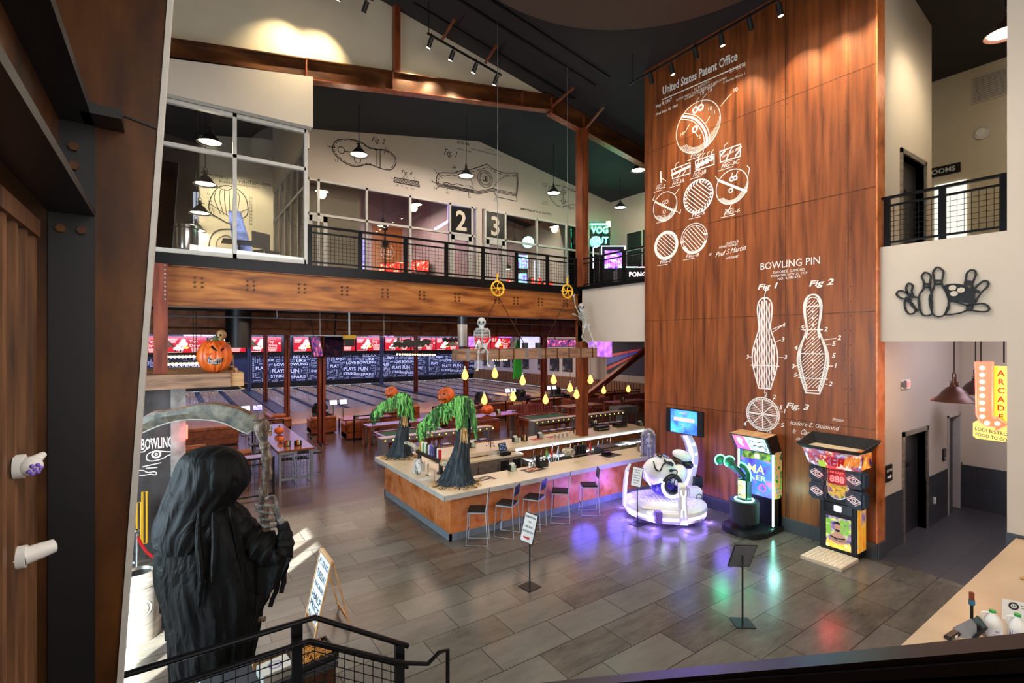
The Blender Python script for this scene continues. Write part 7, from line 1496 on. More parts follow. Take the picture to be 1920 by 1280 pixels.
sy=thing('scythe','long branch scythe with a curved carved blade','scythe',RP.p,-YAW)
pp=cat([tuple(RP(u,v))for u,v in((472,1175),(483,1110),(494,1050),(497,1010),(496,965),(494,925),(501,885),(499,850),(494,825),(490,805),(487,786))],7)
q=MB();q.tube(pp,[.05+.008*math.sin(i*1.1)+.006*math.sin(i*2.7)+(.02 if i>len(pp)-12 else 0)for i in range(len(pp))],14);q.ell(RP(491,800,0),(.085,.08,.1),14,10);q.tube([RP(476,1162),RP(497,1160)],[.03,.03],8);q.build('pole',M['pole'],sy)
MB().cyl(RP(496,821,-.05),RP(496,821,-.085),.03,n=12).build('knot_hole',M['black'],sy)
up=cat([(488,802),(480,784),(457,769),(420,759),(385,757),(350,764),(312,771),(292,773),(268,786),(242,800),(215,824)],4);lo=cat([(478,803),(470,808),(463,812),(445,804),(415,791),(380,786),(340,787),(300,797),(262,813),(238,820),(215,824)],4)
q=MB();n_=min(len(up),len(lo));vs_=[]
for i in range(n_):
 a=RP(*up[i]);b=RP(*lo[i]);mi=a*.55+b*.45
 vs_+=[a+Vector((0,-.035,0)),a+Vector((0,.035,0)),mi+Vector((0,-.045,0)),mi+Vector((0,.045,0)),b+Vector((0,-.006,0)),b+Vector((0,.006,0))]
fs=[]
for i in range(n_-1):
 o=i*6;p_=o+6
 for a,b in((0,2),(2,4),(4,5),(5,3),(3,1),(1,0)):fs.append((o+a,o+b,p_+b,p_+a))
q.add(vs_,fs+[(0,1,3,5,4,2)]);q.build('blade',M['scythe'],sy)
q=MB();q.tube([RP(u,v,-.0)for u,v in lo[2:-2]],.01,6);q.build('blade_edge',M['counteredge'],sy);q=MB();q.tube([RP(u,v,0)for u,v in up[6:-2]],.022,6);q.build('blade_spine',M['woody'],sy)
# --- pumpkins
def bigpump(t,c,r,rot=None,seg=11,nm='pumpkin_head',squash=1.0):
 q=MB();q.ell((0,0,0),(r,r*.96,r*squash),66,26,fn=lambda a,t_:1-.085*(abs(math.cos(a*seg/2))**6)*abs(math.sin(t_))**.5-.16*math.exp(-(t_/.35)**2))
 if rot:q.tf(rot)
 q.tf(Matrix.Translation(c));return q.build(nm,M['orange'],t)
LZ=3.71;LY=12.4
lx1=onY(433,700,LY).x
lg=thing('timber_ledge','thick timber ledge over the bowling portal','ledge',(0,0,0));MB().box(-1.2,lx1,LY,LY+.35,LZ-.3,LZ).build('front_timber',M['wood'],lg,bev=.01);MB().box(-1.2,lx1+.0,LY+.35,16.1,LZ-.06,LZ-.005).build('top_boards',M['wood2'],lg,smooth=False);MB().box(lx1,lx1+.26,LY+.05,16.1,LZ-.3,LZ).build('end_timber',M['wood2'],lg,bev=.01)
pt=thing('bowling_portal','dark steel portal panel lettered BOWLING with a concrete side post','portal',(0,0,0))
MB().box(-1.2,.0,12.95,13.1,.16,LZ-.3).build('panel',M['portal'],pt,smooth=False);MB().box(.0,.27,12.9,13.4,0,LZ-.3).build('post',M['portpost'],pt,smooth=False);MB().box(-1.2,.0,12.93,13.0,0,.16).build('plinth',M['wains'],pt,smooth=False)
q=MB();P=lambda a,b:(a,12.944,b)
def PB_(pts):return[((w_:=onY(u,v,12.95)).x,w_.z)for u,v in pts]
a,=PB_([(264,843)]);b,=PB_([(324,843)]);text(q,'BOWLING',P,a[0],a[1],.23,b[0]-a[0],1)
c5=lambda pts:PB_(c2(260,740,340/1920,pts))
q.strip(cat(c5([(360,600),(300,600),(220,595),(150,600),(100,625),(82,660),(95,690),(140,700),(200,690),(260,670),(310,640),(360,630)]),5),.02,P)
w_=c5([(187,628)])[0];q.strip(circ(w_[0],w_[1],.07,20),.035,P,True);q.strip(circ(w_[0],w_[1],.02,10),.02,P,True)
for pts in([(45,760),(235,718)],[(85,775),(195,768)]):q.strip(c5(pts),.02,P)
q.strip(cat(c5([(5,800),(50,800),(100,820),(160,812),(190,825),(175,845),(120,838),(60,850),(10,850)]),4),.018,P);q.strip(cat(c5([(20,605),(60,598),(90,560)]),4),.02,P);q.strip(cat(c5([(115,505),(150,470),(165,490)]),4),.015,P)
q.build('lettering',M['wpaint'],pt,smooth=False);MB().bar((.29,12.88,2.28),(.29,12.88,2.58),.035).build('red_light_tube',M['redneon'],pt);light('POINT','red_tube_glow',(.4,12.6,2.4),6,(1,.1,.08),None,.05)
pk_c=onY(403,702,LY+.35);bp=thing('big_pumpkin','large orange jack-o-lantern with a snarling toothed face on the timber ledge','pumpkin',(pk_c.x,LY+.36,LZ+.005),-YAW)
bigpump(bp,(0,0,.37),.35,None,13,'pumpkin_body',1.08);MB().tube([(0,0,.68),(.02,.0,.76),(.0,0,.8)],[.07,.045,.05],10).tube(cat([(-.12,-.03,.7),(-.05,-.02,.76),(.05,-.03,.74),(.12,-.05,.7)],4),.02,6).build('stem',M['stem'],bp)
q=MB();PP=lambda a,b:tuple(Vector((math.sin(a)*.352*math.sqrt(max(.05,1-((b-.37)/.4)**2)),-math.cos(a)*.345*math.sqrt(max(.05,1-((b-.37)/.4)**2)),b)))
q.add([PP(x,z)for x,z in cat([(.1,.26),(.3,.2),(.6,.18),(.95,.24),(1.0,.34),(.7,.27),(.4,.28),(.2,.36)],3,True)],[tuple(range(24))]);q.add([PP(x,z)for x,z in[(.28,.56),(.5,.5),(.66,.47),(.6,.54),(.4,.6)]],[tuple(range(5))]);q.add([PP(x,z)for x,z in[(.84,.46),(1.1,.52),(1.15,.56),(.9,.52)]],[tuple(range(4))]);q.build('face_recess',M['black'],bp,smooth=False)
q=MB();PT=lambda a,b:tuple(Vector(PP(a,b))*1.0+Vector((math.sin(a),-math.cos(a),0))*.012)
for i in range(7):x=.2+i*.11;q.add([PT(x-.045,.3-.02*math.sin(i)),PT(x+.045,.3-.02*math.sin(i)),PT(x,.22)],[(0,1,2)]);q.add([PT(x-.035,.2),PT(x+.04,.2),PT(x,.26)],[(0,1,2)])
q.build('teeth',M['bonew'],bp,smooth=False);q=MB();q.tube(cat([PT(.15,.56),PT(.4,.62),PT(.7,.52),PT(.95,.58),PT(1.15,.62)],4),.02,6);q.tube(cat([PT(.66,.47),PT(.72,.4),PT(.85,.4)],4),.022,6);q.tube(cat([PT(.02,.42),PT(.2,.4),PT(.35,.44)],4),.015,6);q.build('brow_ridge',M['orange'],bp)
# --- skeletons
def skeleton(fr,J,label,sc=1.0,mt='bonew',name='skeleton_figure',grp=None,face=-1):
 t=thing(name,label,'skeleton',fr.p,-YAW,grp)
 g={k:(fr(*v)if not isinstance(v,Vector)else v)for k,v in J.items()}
 h=g['head'];q=MB();q.ell(h,(.085*sc,.095*sc,.095*sc),16,12).box(h.x-.045*sc,h.x+.045*sc,h.y-.085*sc,h.y-.01,h.z-.125*sc,h.z-.06*sc).build('skull',M[mt],t,bev=0)
 q=MB()
 for s_ in(-1,1):q.ell(h+Vector((s_*.035*sc,-.082*sc,-.005)),(.022*sc,.02*sc,.024*sc),8,6)
 q.ell(h+Vector((0,-.09*sc,-.045*sc)),(.01*sc,.012*sc,.016*sc),6,5);q.build('eye_socket',M['black'],t)
 n_,pv=g['neck'],g['pelvis'];q=MB();d=pv-n_
 for i in range(14):q.ell(n_+d*(i/13)+Vector((0,.02,0)),.02*sc,8,5)
 q.cyl(h,n_,.018*sc,n=6)
 ax=d.normalized();side=ax.cross(Vector((0,1,0))).normalized()
 for i in range(7):
  c=n_+d*(.08+.075*i);w_=(.1+.035*math.sin(PI*(i+1)/8))*sc
  q.tube([c+side*(w_*math.cos(a_))+Vector((0,-.07*sc*math.sin(a_)*(1 if math.sin(a_)>0 else .4),0))-ax*(.0)for a_ in[k_*PI/9-.3 for k_ in range(12)]],.009*sc,6)
 q.cyl(n_+d*.1+Vector((0,-.07*sc,0)),n_+d*.5+Vector((0,-.08*sc,0)),.014*sc,n=6)
 q.tube([g['sl'],n_+d*.04,g['sr']],.013*sc,6)
 q.ell(pv+side*.05*sc,(.06*sc,.04*sc,.06*sc),10,6).ell(pv-side*.05*sc,(.06*sc,.04*sc,.06*sc),10,6);q.build('rib_cage',M[mt],t)
 for s_ in 'lr':
  q=MB();a,b,c=g['s'+s_],g['e'+s_],g['w'+s_]
  q.tube([a,a*.9+b*.1,a*.1+b*.9,b],[.024*sc,.012*sc,.012*sc,.022*sc],8).tube([b,b*.9+c*.1,b*.1+c*.9,c],[.02*sc,.011*sc,.01*sc,.016*sc],8)
  dd=(c-b).normalized()
  for k_ in range(5):q.tube([c,c+dd*.05*sc+side*(k_-2)*.014*sc,c+dd*.1*sc+side*(k_-2)*.02*sc],[.008*sc,.007*sc,.005*sc],5)
  q.build('arm',M[mt],t)
  q=MB();a,b,c,f=g['h'+s_],g['k'+s_],g['a'+s_],g['f'+s_]
  q.tube([a,a*.9+b*.1,a*.1+b*.9,b],[.03*sc,.016*sc,.016*sc,.03*sc],8).tube([b,b*.9+c*.1,b*.1+c*.9,c],[.028*sc,.014*sc,.012*sc,.02*sc],8)
  for k_ in range(4):q.tube([c,f+side*(k_-1.5)*.018*sc],[.012*sc,.007*sc],5)
  q.build('leg',M[mt],t)
 return t
Fs=Fr((onY(903,655,BYY+.1).x,BYY+.1,bz1))
skeleton(Fs,dict(head=(903,604,-.02),neck=(904,613,0),pelvis=(904,649,.05),sl=(890,620,0),sr=(918,620,0),el=(888,637,0),er=(919,637,0),wl=(893,655,-.12),wr=(909,654,-.12),hl=(899,651,0),hr=(909,651,0),kl=(897,661,-.3),kr=(915,660,-.3),al=(896,690,-.3),ar=(914,682,-.28),fl=(894,695,-.4),fr=(918,688,-.38)),'pale skeleton sitting on the hanging timber',1.4)
cp=onY(1100,600,12.2);Fc=Fr(cp)
skeleton(Fc,dict(head=(1090,575,0),neck=(1092,583,0),pelvis=(1099,612,.03),sl=(1086,588,0),sr=(1097,588,0),el=(1079,574,.25),er=(1090,596,.1),wl=(1076,556,.6),wr=(1078,590,.35),hl=(1096,614,0),hr=(1103,614,0),kl=(1091,632,-.25),kr=(1109,631,-.3),al=(1107,647,-.5),ar=(1116,649,-.55),fl=(1111,651,-.6),fr=(1119,651,-.65)),'pale skeleton climbing between beam end and hanging timber',1.3)
Fb=Fr((onY(425,690,13.2).x,13.2,LZ));
skeleton(Fb,dict(head=(415,628,0),neck=(418,640,0),pelvis=(424,690,0),sl=(408,648,0),sr=(430,648,0),el=(404,668,0),er=(436,668,0),wl=(410,688,0),wr=(438,686,-.1),hl=(420,692,0),hr=(430,692,0),kl=(436,688,-.2),kr=(443,692,-.3),al=(448,716,-.3),ar=(450,726,-.35),fl=(462,719,-.35),fr=(456,729,-.4)),'tan skeleton sitting behind the big pumpkin on the ledge end',1.25,'bonet')
tp_=C_(1224,853);tb=thing('tombstone','grey tombstone decoration with a skeleton relief at the end of the bar','tombstone',(tp_.x-.2,tp_.y,tp_.z),-YAW)
sh=[(-.19,0),(-.19,.6),(-.14,.72),(-.05,.78),(.05,.78),(.14,.72),(.19,.6),(.19,0)];q=MB();q.prism(sh,'y',0,.1);q.build('slab',M['tomb'],tb,bev=.015)
q=MB();q.strip(sh[1:7],.05,lambda a,b:(a,-.006,b));q.build('arch_trim',M['bone'],tb,smooth=False,solid=.01)
for sx in(-1,1):q=MB();q.cyl((sx*.18,-.02,.0),(sx*.18,-.02,.6),.035,n=10).lathe([(.05,0),(.05,.03)],(sx*.18,-.02,.57),10).lathe([(.05,0),(.05,.03)],(sx*.18,-.02,0),10);q.build('column',M['tomb'],tb)
Ft=Fr(tb.location-FV*.07);skeleton(Ft,{k:Vector(v)for k,v in dict(head=(0,-.02,.64),neck=(0,-.02,.56),pelvis=(0,-.02,.32),sl=(-.08,-.02,.53),sr=(.08,-.02,.53),el=(-.1,-.02,.42),er=(.1,-.02,.42),wl=(-.03,-.04,.33),wr=(.03,-.04,.33),hl=(-.03,-.02,.3),hr=(.03,-.02,.3),kl=(-.035,-.03,.17),kr=(.035,-.03,.17),al=(-.035,-.02,.04),ar=(.035,-.02,.04),fl=(-.04,-.06,.01),fr=(.04,-.06,.01)).items()},'small pale skeleton standing before the tombstone',.55)
cr_=thing('crate_box','dark open crate with a white emblem panel beside the tombstone','crate',C_(1207,846),-YAW);MB().box(-.17,.17,-.1,.1,0,.2).build('crate',M['woody'],cr_,bev=.006);MB().box(-.15,.15,-.106,-.1,.02,.19).build('panel',M['paper'],cr_,smooth=False);q=MB();q.strip(circ(0,.1,.055,20),.02,lambda a,b:(a,-.11,b),True);text(q,'LB',lambda a,b:(a,-.11,b),0,.08,.04,.06,1,'c');q.build('emblem',M['bpaint'],cr_,smooth=False);MB().box(-.14,.14,-.07,.07,.2,.215).build('opening',M['black'],cr_)
# --- scarecrows
def hay(t,r0,n,seed,zh=.05):
 r=random.Random(seed);q=MB()
 for i in range(n):
  a=r.uniform(0,2*PI);d=r0*math.sqrt(r.uniform(.05,1));x,y=d*math.cos(a),d*math.sin(a)*.8;b=r.uniform(0,PI);l=r.uniform(.05,.13)
  q.bar((x-l/2*math.cos(b),y-l/2*math.sin(b),.006+r.uniform(0,zh)),(x+l/2*math.cos(b),y+l/2*math.sin(b),.006+r.uniform(0,zh)),.006)
 o=q.build('hay',M['straw'],t,smooth=False);return o
def scarecrow(p,s,seed,label):
 t=thing('scarecrow',label,'scarecrow',p,-YAW,'pumpkin-headed scarecrows');r=random.Random(seed)
 K=.0122*s
 def L(u,v,y=0):return Vector(((u-855)*K,y,(912-v)*K))
 def bark(a,z,i):return 1+.09*math.sin(5*a+2*z)+.06*math.sin(11*a+3*z)+.04*math.sin(23*a)
 rg=smooth_rings([((912-v)*K,(c-w-855)*K,(c+w-855)*K)for v,w,c in((912,40,853),(906,33,854),(890,25,856),(868,19,860),(848,15,864),(830,13,867),(810,12,869),(785,14,869),(765,17,868),(750,15,866),(742,8,864))],4)
 q=MB();loft(q,rg,60,bark,.8);
 for i in range(9):
  a=i*.7+r.uniform(-.2,.2);q.tube([(math.cos(a)*.3*s,math.sin(a)*.24*s,.1),(math.cos(a)*.46*s,math.sin(a)*.36*s,.03),(math.cos(a)*(.55+r.uniform(0,.1))*s,math.sin(a)*.44*s,.004)],[.05,.03,.008],6)
 q.build('trunk',M['bark'],t)
 sh_,el_,ha_=L(852,752,-.04),L(818,770,-.14),L(790,797,-.2)
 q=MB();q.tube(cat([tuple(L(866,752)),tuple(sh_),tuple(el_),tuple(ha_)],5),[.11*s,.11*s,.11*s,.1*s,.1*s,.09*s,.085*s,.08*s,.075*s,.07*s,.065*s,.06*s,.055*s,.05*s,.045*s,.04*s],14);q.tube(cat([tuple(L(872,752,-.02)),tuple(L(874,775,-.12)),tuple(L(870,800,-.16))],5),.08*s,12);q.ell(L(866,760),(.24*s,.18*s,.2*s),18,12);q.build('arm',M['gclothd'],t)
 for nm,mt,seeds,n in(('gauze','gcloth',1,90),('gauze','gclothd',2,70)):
  q=MB();rr_=random.Random(seed*10+seeds)
  path=cat([tuple(L(889,768,-.1)),tuple(L(884,752,-.16)),tuple(L(874,744,-.24)),tuple(L(862,744,-.27)),tuple(L(848,750,-.27)),tuple(L(832,760,-.25)),tuple(L(816,768,-.24)),tuple(L(800,784,-.26)),tuple(L(788,796,-.26))],8)
  for i in range(n):
   f=rr_.uniform(0,len(path)-2);k_=int(f);a=Vector(path[k_]).lerp(Vector(path[k_+1]),f-k_)+Vector((rr_.uniform(-.02,.02),rr_.uniform(-.05,.08),rr_.uniform(-.02,.04)))
   ln=(rr_.uniform(.3,.75)if k_<26 else rr_.uniform(.15,.48))*s;x=a.x;dx=rr_.uniform(-.05,.05)
   if k_<12:dx+=.06
   pts=[a+Vector((dx*(j_/7)+.012*math.sin(j_*1.7+i),-.05*math.sin(PI*j_/7),-ln*(j_/7)**1.1))for j_ in range(8)]
   ribbonstrip(q,pts,rr_.uniform(.03,.075)*s)
  for i in range(6):
   k_=rr_.randint(2,len(path)-16);a=Vector(path[k_]);b=Vector(path[k_+12]);m_=(a+b)/2+Vector((0,-.08,-rr_.uniform(.1,.3)))
   ribbonstrip(q,[Vector(x)for x in cat([tuple(a),tuple(m_),tuple(b)],5)],.05)
  q.build(nm,M[mt],t,smooth=False)
 q=MB();rr_=random.Random(seed+50)
 for(c,n,l_)in((ha_,46,.26),(L(871,800,-.14),60,.42)):
  for i in range(n):a=c+Vector((rr_.uniform(-.06,.06),rr_.uniform(-.05,.05),.04));q.bar(a,a+Vector((rr_.uniform(-.05,.05),rr_.uniform(-.04,.04),-l_*rr_.uniform(.6,1)*s)),.009)
 for i in range(26):a=L(852,757,-.14)+Vector((rr_.uniform(-.06,.08),0,.03));q.bar(a,a+Vector((rr_.uniform(-.05,.1),-.04,-.12-rr_.uniform(0,.14))),.014)
 q.build('straw_cuff',M['straw'],t,smooth=False)
 hc_=L(838,741,-.16);bigpump(t,hc_,.2*s,(Matrix.Rotation(-.35,4,'Y')@Matrix.Rotation(.25,4,'X')),11)
 q=MB();hx_=lambda a,b:tuple(hc_+Vector((-.08+a,-.2*s+.7*(a*a+b*b)-.012,b)))
 for pts in(((-.1,.06),(-.04,.03),(-.03,.07)),((.02,.05),(.08,.08),(.07,.03)),((-.02,.0),(.01,.0),(0,.03))):q.add([hx_(a,b)for a,b in pts],[(0,1,2)])
 q.tube([hx_(a,b)for a,b in((-.1,-.03),(-.06,-.08),(-.02,-.05),(.03,-.09),(.07,-.05),(.1,-.07))],.012,6);q.build('face_cut',M['black'],t)
 MB().tube([tuple(hc_+Vector((.03,.0,.19*s))),tuple(hc_+Vector((.02,-.02,.25*s)))],[.03,.02],8).build('stem',M['stem'],t)
 q=MB();q.tube(cat([tuple(L(868,752,-.02)),tuple(L(866,790,-.16)),tuple(L(863,835,-.2)),tuple(L(860,856,-.24))],5),.012,6);q.build('twig',M['pole'],t)
 h=hay(t,.62*s,420,seed);h['kind']='stuff'
 return t
scarecrow(C_(855,908),1.0,3,'green-draped pumpkin-headed scarecrow at the bar corner, nearer one');scarecrow(C_(741,858)+Vector((.12,0,0)),.9,8,'green-draped pumpkin-headed scarecrow at the far end of the left counter')
# ================================================================ track lights and the rods holding them
def track(pts,heads,aim,label,power,z_up,n_off=()):
 t=thing('track_light',label,'track light',(0,0,0));a,b=pts
 MB().bar(a,b,.045).build('track_rail',M['black'],t,smooth=False)
 h=MB()
 for f in(.02,.98):c=Vector(a).lerp(Vector(b),f);h.cyl(c,(c.x,c.y,z_up(c)),.01,n=6)
 h.build('hanger',M['black'],t)
 for i,hp in enumerate(heads):
  hp=Vector(hp);tg_=Vector(aim(hp));d=(tg_-hp).normalized()
  o=MB().cyl(hp-d*.02,hp+d*.24,.06,n=16).bar(hp-d*.02+Vector((0,0,.12)),hp+d*.08,.025).build('spot_head',M['black'],t)
  if i not in n_off:
   MB().cyl(hp+d*.235,hp+d*.25,.05,n=16).build('spot_lens',M['lampface'],o)
   light('SPOT','track_spot',hp+d*.27,power,(1,.82,.5),tg_,.05,spot=78,blend=1)
h1=[onY(u,v,12.2)for u,v in((809,72),(850,96),(893,120),(932,143))]
track((onY(801,62,12.2),onY(940,141,12.2)),h1,lambda h:(h.x-.25,BY+.05,h.z-1.6),'black track with four lit spots before the beige gable',110,lambda c:roofZ(c.x),())
h2=[onX(u,v,10.9)for u,v in((1182,164),(1219,140),(1258,122),(1303,92),(1351,66),(1405,36),(1460,8),(1530,-30),(1600,-70))]
track((onX(1180,158,10.9),onX(1640,-105,10.9)),h2[1:],lambda h:(11.75,h.y-.1,h.z-2.6),'long black track of spots washing the rust wall',210,lambda c:roofZ(c.x),(0,2,4))
h3=[onY(688,2,12.0)]
track((onY(560,-60,12.0),onY(700,0,12.0)),[onY(570,-42,12.0),onY(640,-20,12.0),onY(688,4,12.0)],lambda h:(h.x-.3,BY+.05,h.z-1.5),'black track at the top edge with spots on the beige gable',200,lambda c:roofZ(c.x),(2,))
light('SPOT','landing_spot',(12.6,2.6,11.4),130,(1,.88,.62),(13.6,4.03,9.2),.06,spot=70,blend=.8)
# ================================================================ white patent drawings painted on the rust wall
PR=lambda a,b:(RX-.006,a,b)
def Rp(pts):return[((w_:=onX(u,v,RX)).y,w_.z)for u,v in pts]
def rcirc(m,u,v,vr,w=.02,n=44,fill=False):
 """true circle on the wall from its photographed centre and half height"""
 c=onX(u,v,RX);r=abs(onX(u,v-vr,RX).z-c.z)
 m.strip(circ(c.y,c.z,r,n),w,PR,True);return c.y,c.z,r
def rt(m,s,u0,v0,u1,v1,h,bold=0,slant=0):
 """text running from one point to another, following the wall"""
 a,b=Rp([(u0,v0),(u1,v1)]);L_=math.hypot(b[0]-a[0],b[1]-a[1]);ux,uz=(b[0]-a[0])/L_,(b[1]-a[1])/L_
 text(m,s,lambda x,z:(RX-.006,a[0]+x*ux+z*uz,a[1]+x*uz-z*ux),0,0,h,L_,bold,'l',slant)
def ln(m,pts,w=.018,dash=0):m.strip(Rp(pts),w,PR,False,dash)
m=MB()
rt(m,'United States Patent Office',1242,178,1383,112,.235,1);ln(m,[(1242,187),(1387,124)],.03)
for s,a,b,c,d,h,bo in(('May 9, 1967',1230,203,1260,189,.1,1),('Filed Sept. 30, 1965',1230,217,1271,199,.065,1),('H. RUSKIN',1302,170,1330,155,.07,0),('BOWLING BALL HAVING MEANS FOR INDICATING',1268,190,1363,147,.055,0),('A CORRECT HOOKED DELIVERY',1284,188,1344,159,.055,0),('3,318,598',1367,137,1398,124,.11,0),('2 Sheets-Sheet 1',1356,157,1398,139,.06,0)):rt(m,s,a,b,c,d,h,bo)
def ball(u,v,vr,arcs=5,dirn=1):
 y,z,r=rcirc(m,u,v,vr)
 for k in range(1,arcs+1):
  m.strip([(y-math.cos(t_)*r*(1-k*.05)*1.0,z+math.sin(t_)*r*(1-k*.035))for t_ in[(-2.6+i*.085+k*.03)for i in range(34-k*2)]],.009,PR)
 return y,z,r
y,z,r=ball(1308,238,47,6)
S=lambda a,b:(y-a*r,z+b*r)
m.strip(cat([S(-.72,.7),S(-.1,.35),S(.35,-.3),S(.42,-.9)],8),.06,PR);m.strip(cat([S(-.62,.78),S(0,.42),S(.46,-.25),S(.55,-.82)],8),.02,PR);m.strip(cat([S(-.78,.6),S(-.18,.28),S(.24,-.35),S(.32,-.93)],8),.02,PR)
for a,b in((-.1,.72),(.15,.72),(-.12,-.05)):m.strip(circ(*S(a,b),.07,16),.045,PR,True)
for pts in([(-.1,.8),(-.05,1.05),(.05,1.15)],[(.15,.8),(.25,1.05),(.4,1.15)],[(-.12,-.15),(-.05,-.28),(.02,-.38)],[(-.35,.25),(-.55,.02),(-.75,-.05)],[(.35,.0),(.5,.15),(.55,.22)],[(1.02,.45),(1.3,.65),(1.45,.72)]):m.strip([S(*p)for p in pts],.016,PR)
for s,a,b in(('15',.1,1.2),('15',.45,1.18),('10',.45,.45),('14',-.85,-.1),('11',.6,.25),('5',.05,-.5),('10',1.5,.74)):text(m,s,lambda x,w_:(RX-.006,S(a,b)[0]-x,S(a,b)[1]+w_),0,0,.1)
def figt(s,u,v,w,sl=.3):c=onX(u,v,RX);text(m,s,lambda x,z_:(RX-.006,c.y-x,c.z-.03+z_),0,0,.1,w*.8,0,'l',sl);m.strip([(c.y-.05,c.z+.1),(c.y-w*.5,c.z+.1)],.012,PR);m.strip([(c.y+.08,c.z-.07),(c.y-w*.55,c.z-.07)],.014,PR)
figt('FIG-1',1294,295,.55)
def boxfig(q4,kind):
 p=Rp(q4);m.strip(p,.025,PR,True)
 def at(a,b):return(p[0][0]+(p[1][0]-p[0][0])*a,p[0][1]+(p[1][1]-p[0][1])*a+(p[3][1]-p[0][1])*b)
 if kind==0:m.strip([at(0,.55),at(1,.35)],.07,PR);m.strip([at(.1,.0),at(.2,.3)],.02,PR);m.strip([at(.3,1),at(.5,.6)],.02,PR);m.strip([at(.6,1),at(.8,.6)],.02,PR);m.strip([at(.5,.0),at(.6,.35)],.02,PR)
 if kind==1:
  for i,(a,b)in enumerate(((.15,.6),(.38,.5),(.62,.45),(.85,.35))):m.strip(circ(*at(a,b),.035,10),.07,PR,True);m.strip([at(a,b),at(a+.03,-.35),at(a+.14,-.5)],.014,PR)
 if kind==2:m.strip([at(.05,.4),at(.25,.1)],.05,PR);m.strip([at(.3,1),at(.6,.0)],.03,PR);m.strip([at(.75,.9),at(.95,.5)],.04,PR);text(m,'TRUE LINE SPEED',lambda x,z_:(RX-.006,at(.1,.7)[0]-x,at(.1,.7)[1]+z_+x*.18),0,0,.06,.55)
 m.strip([at(.2,0),at(.22,-.4),at(.4,-.55)],.014,PR)
boxfig([(1260,318),(1294,305),(1294,325),(1261,335)],0);boxfig([(1304,302),(1339,289),(1339,308),(1305,319)],1);boxfig([(1350,284),(1389,270),(1388,293),(1351,304)],2)
ln(m,[(1239,322),(1240,342)],.05);ln(m,[(1241,334),(1249,339)],.02);figt('FIG-2',1230,355,.42);figt('FIG-3A',1260,346,.5);figt('FIG-3B',1299,330,.5);figt('FIG-3C',1352,314,.62)
y,z,r=ball(1247,387,27,7);m.strip([S(-.8,.5),S(-.5,.3)],.05,PR);m.strip([S(-.5,.3),S(.9,-.62)],.05,PR,False,0)if 0 else None
for i in range(8):c=S(-.4+i*.16,.24-i*.1);m.strip(circ(c[0],c[1],.02,8),.035,PR,True)
for a,b in((-.1,.3),(.15,.3),(-.05,-.35)):m.strip(circ(*S(a,b),.05,12),.015,PR,True)
m.strip([S(-.9,.95),S(-1.05,.7),S(-.8,.55)],.016,PR);m.strip([S(.9,-.5),S(1.25,-.75),S(1.3,-.5)],.016,PR);m.strip([S(.8,.6),S(1.15,.95)],.016,PR)
figt('FIG-4',1235,413,.5)
def clipc(y,z,r):return lambda a,b:(a-y)**2+(b-z)**2<(r*.9)**2
y,z,r=rcirc(m,1309,368,31,.03);
hatch(m,lambda a,b:(a-y)**2+(b-z)**2<(r*.82)**2,PR,y-r,y+r,z-r,z+r,.085,.75,.022)
for i in range(26):a=i*2*PI/26;m.strip([(y+math.cos(a)*r*.84,z+math.sin(a)*r*.84),(y+math.cos(a+.1)*r,z+math.sin(a+.1)*r)],.045,PR)
figt('FIG-5',1297,405,.5)
y,z,r=ball(1372,350,32,6);m.strip([S(-.85,.6),S(.9,-.5)],.06,PR)
for a,b in((-.0,.45),(.22,.45),(-.05,-.2)):m.strip(circ(*S(a,b),.05,12),.03,PR,True)
for pts in([(0,.5),(.05,.8)],[(.22,.5),(.4,.8)],[(-1.05,.9),(-.85,.6)],[(1.0,.4),(1.1,.75),(.95,.95)],[(0,-1),(-.2,-1.4),(-.4,-1.25)]):m.strip([S(*p)for p in pts],.016,PR)
figt('FIG-6',1357,402,.55)
y,z,r=rcirc(m,1249,460,26,.02);m.strip(circ(y,z,r*.93,40),.09,PR,True);hatch(m,lambda a,b:(a-y)**2+(b-z)**2<(r*.84)**2,PR,y-r,y+r,z-r,z+r,.085,.75,.022);figt('FIG-7',1237,493,.5)
y,z,r=rcirc(m,1301,447,28,.02);m.strip(circ(y,z,r*.86,40),.014,PR,True);hatch(m,lambda a,b:(a-y)**2+(b-z)**2<(r*.82)**2,PR,y-r,y+r,z-r,z+r,.085,.85,.022)
for k in range(5):m.strip(circ(y,z,r*(.98-k*.025),20,PI+.3,2*PI-.5),.012,PR)
m.strip([S(-1,-.1),S(-.8,-.1)],.05,PR);m.strip([S(.8,.15),S(1,.15)],.05,PR);figt('FIG-8',1286,482,.5)
for s,a,b,c,d,h in(('INVENTOR',1362,459,1385,454,.06),('HENRY RUSKIN',1348,466,1383,460,.06),('BY',1330,479,1335,478,.06),('ATTORNEY',1361,487,1385,482,.06)):rt(m,s,a,b,c,d,h,0,.2)
rt(m,'Paul S Martin',1341,482,1398,468,.13,0,.5)
tag(m.build('wall_drawing',M['wpaint'],smooth=False),'white patent drawings of bowling balls at the upper left of the rust wall','wall drawing')
m=MB()
rt(m,'BOWLING PIN',1425,506,1539,494,.17,0)
for s,a,b,c,d,h in(('ISADORE E. GUIMOND',1450,513,1509,507,.062),('PATENTED NOV 21, 1939',1446,520,1514,513,.055),('NO. 2,180,676',1458,525,1501,520,.055)):rt(m,s,a,b,c,d,h)
def figs(s,u,v,w,sl=.35,h=.13):c=onX(u,v,RX);text(m,s,lambda x,z_:(RX-.006,c.y-x,c.z+z_),0,0,h,w,1,'l',sl)
figs('Fig 1',1420,543,.5);figs('Fig 2',1516,537,.5);figs('Fig. 3',1473,764,.5)
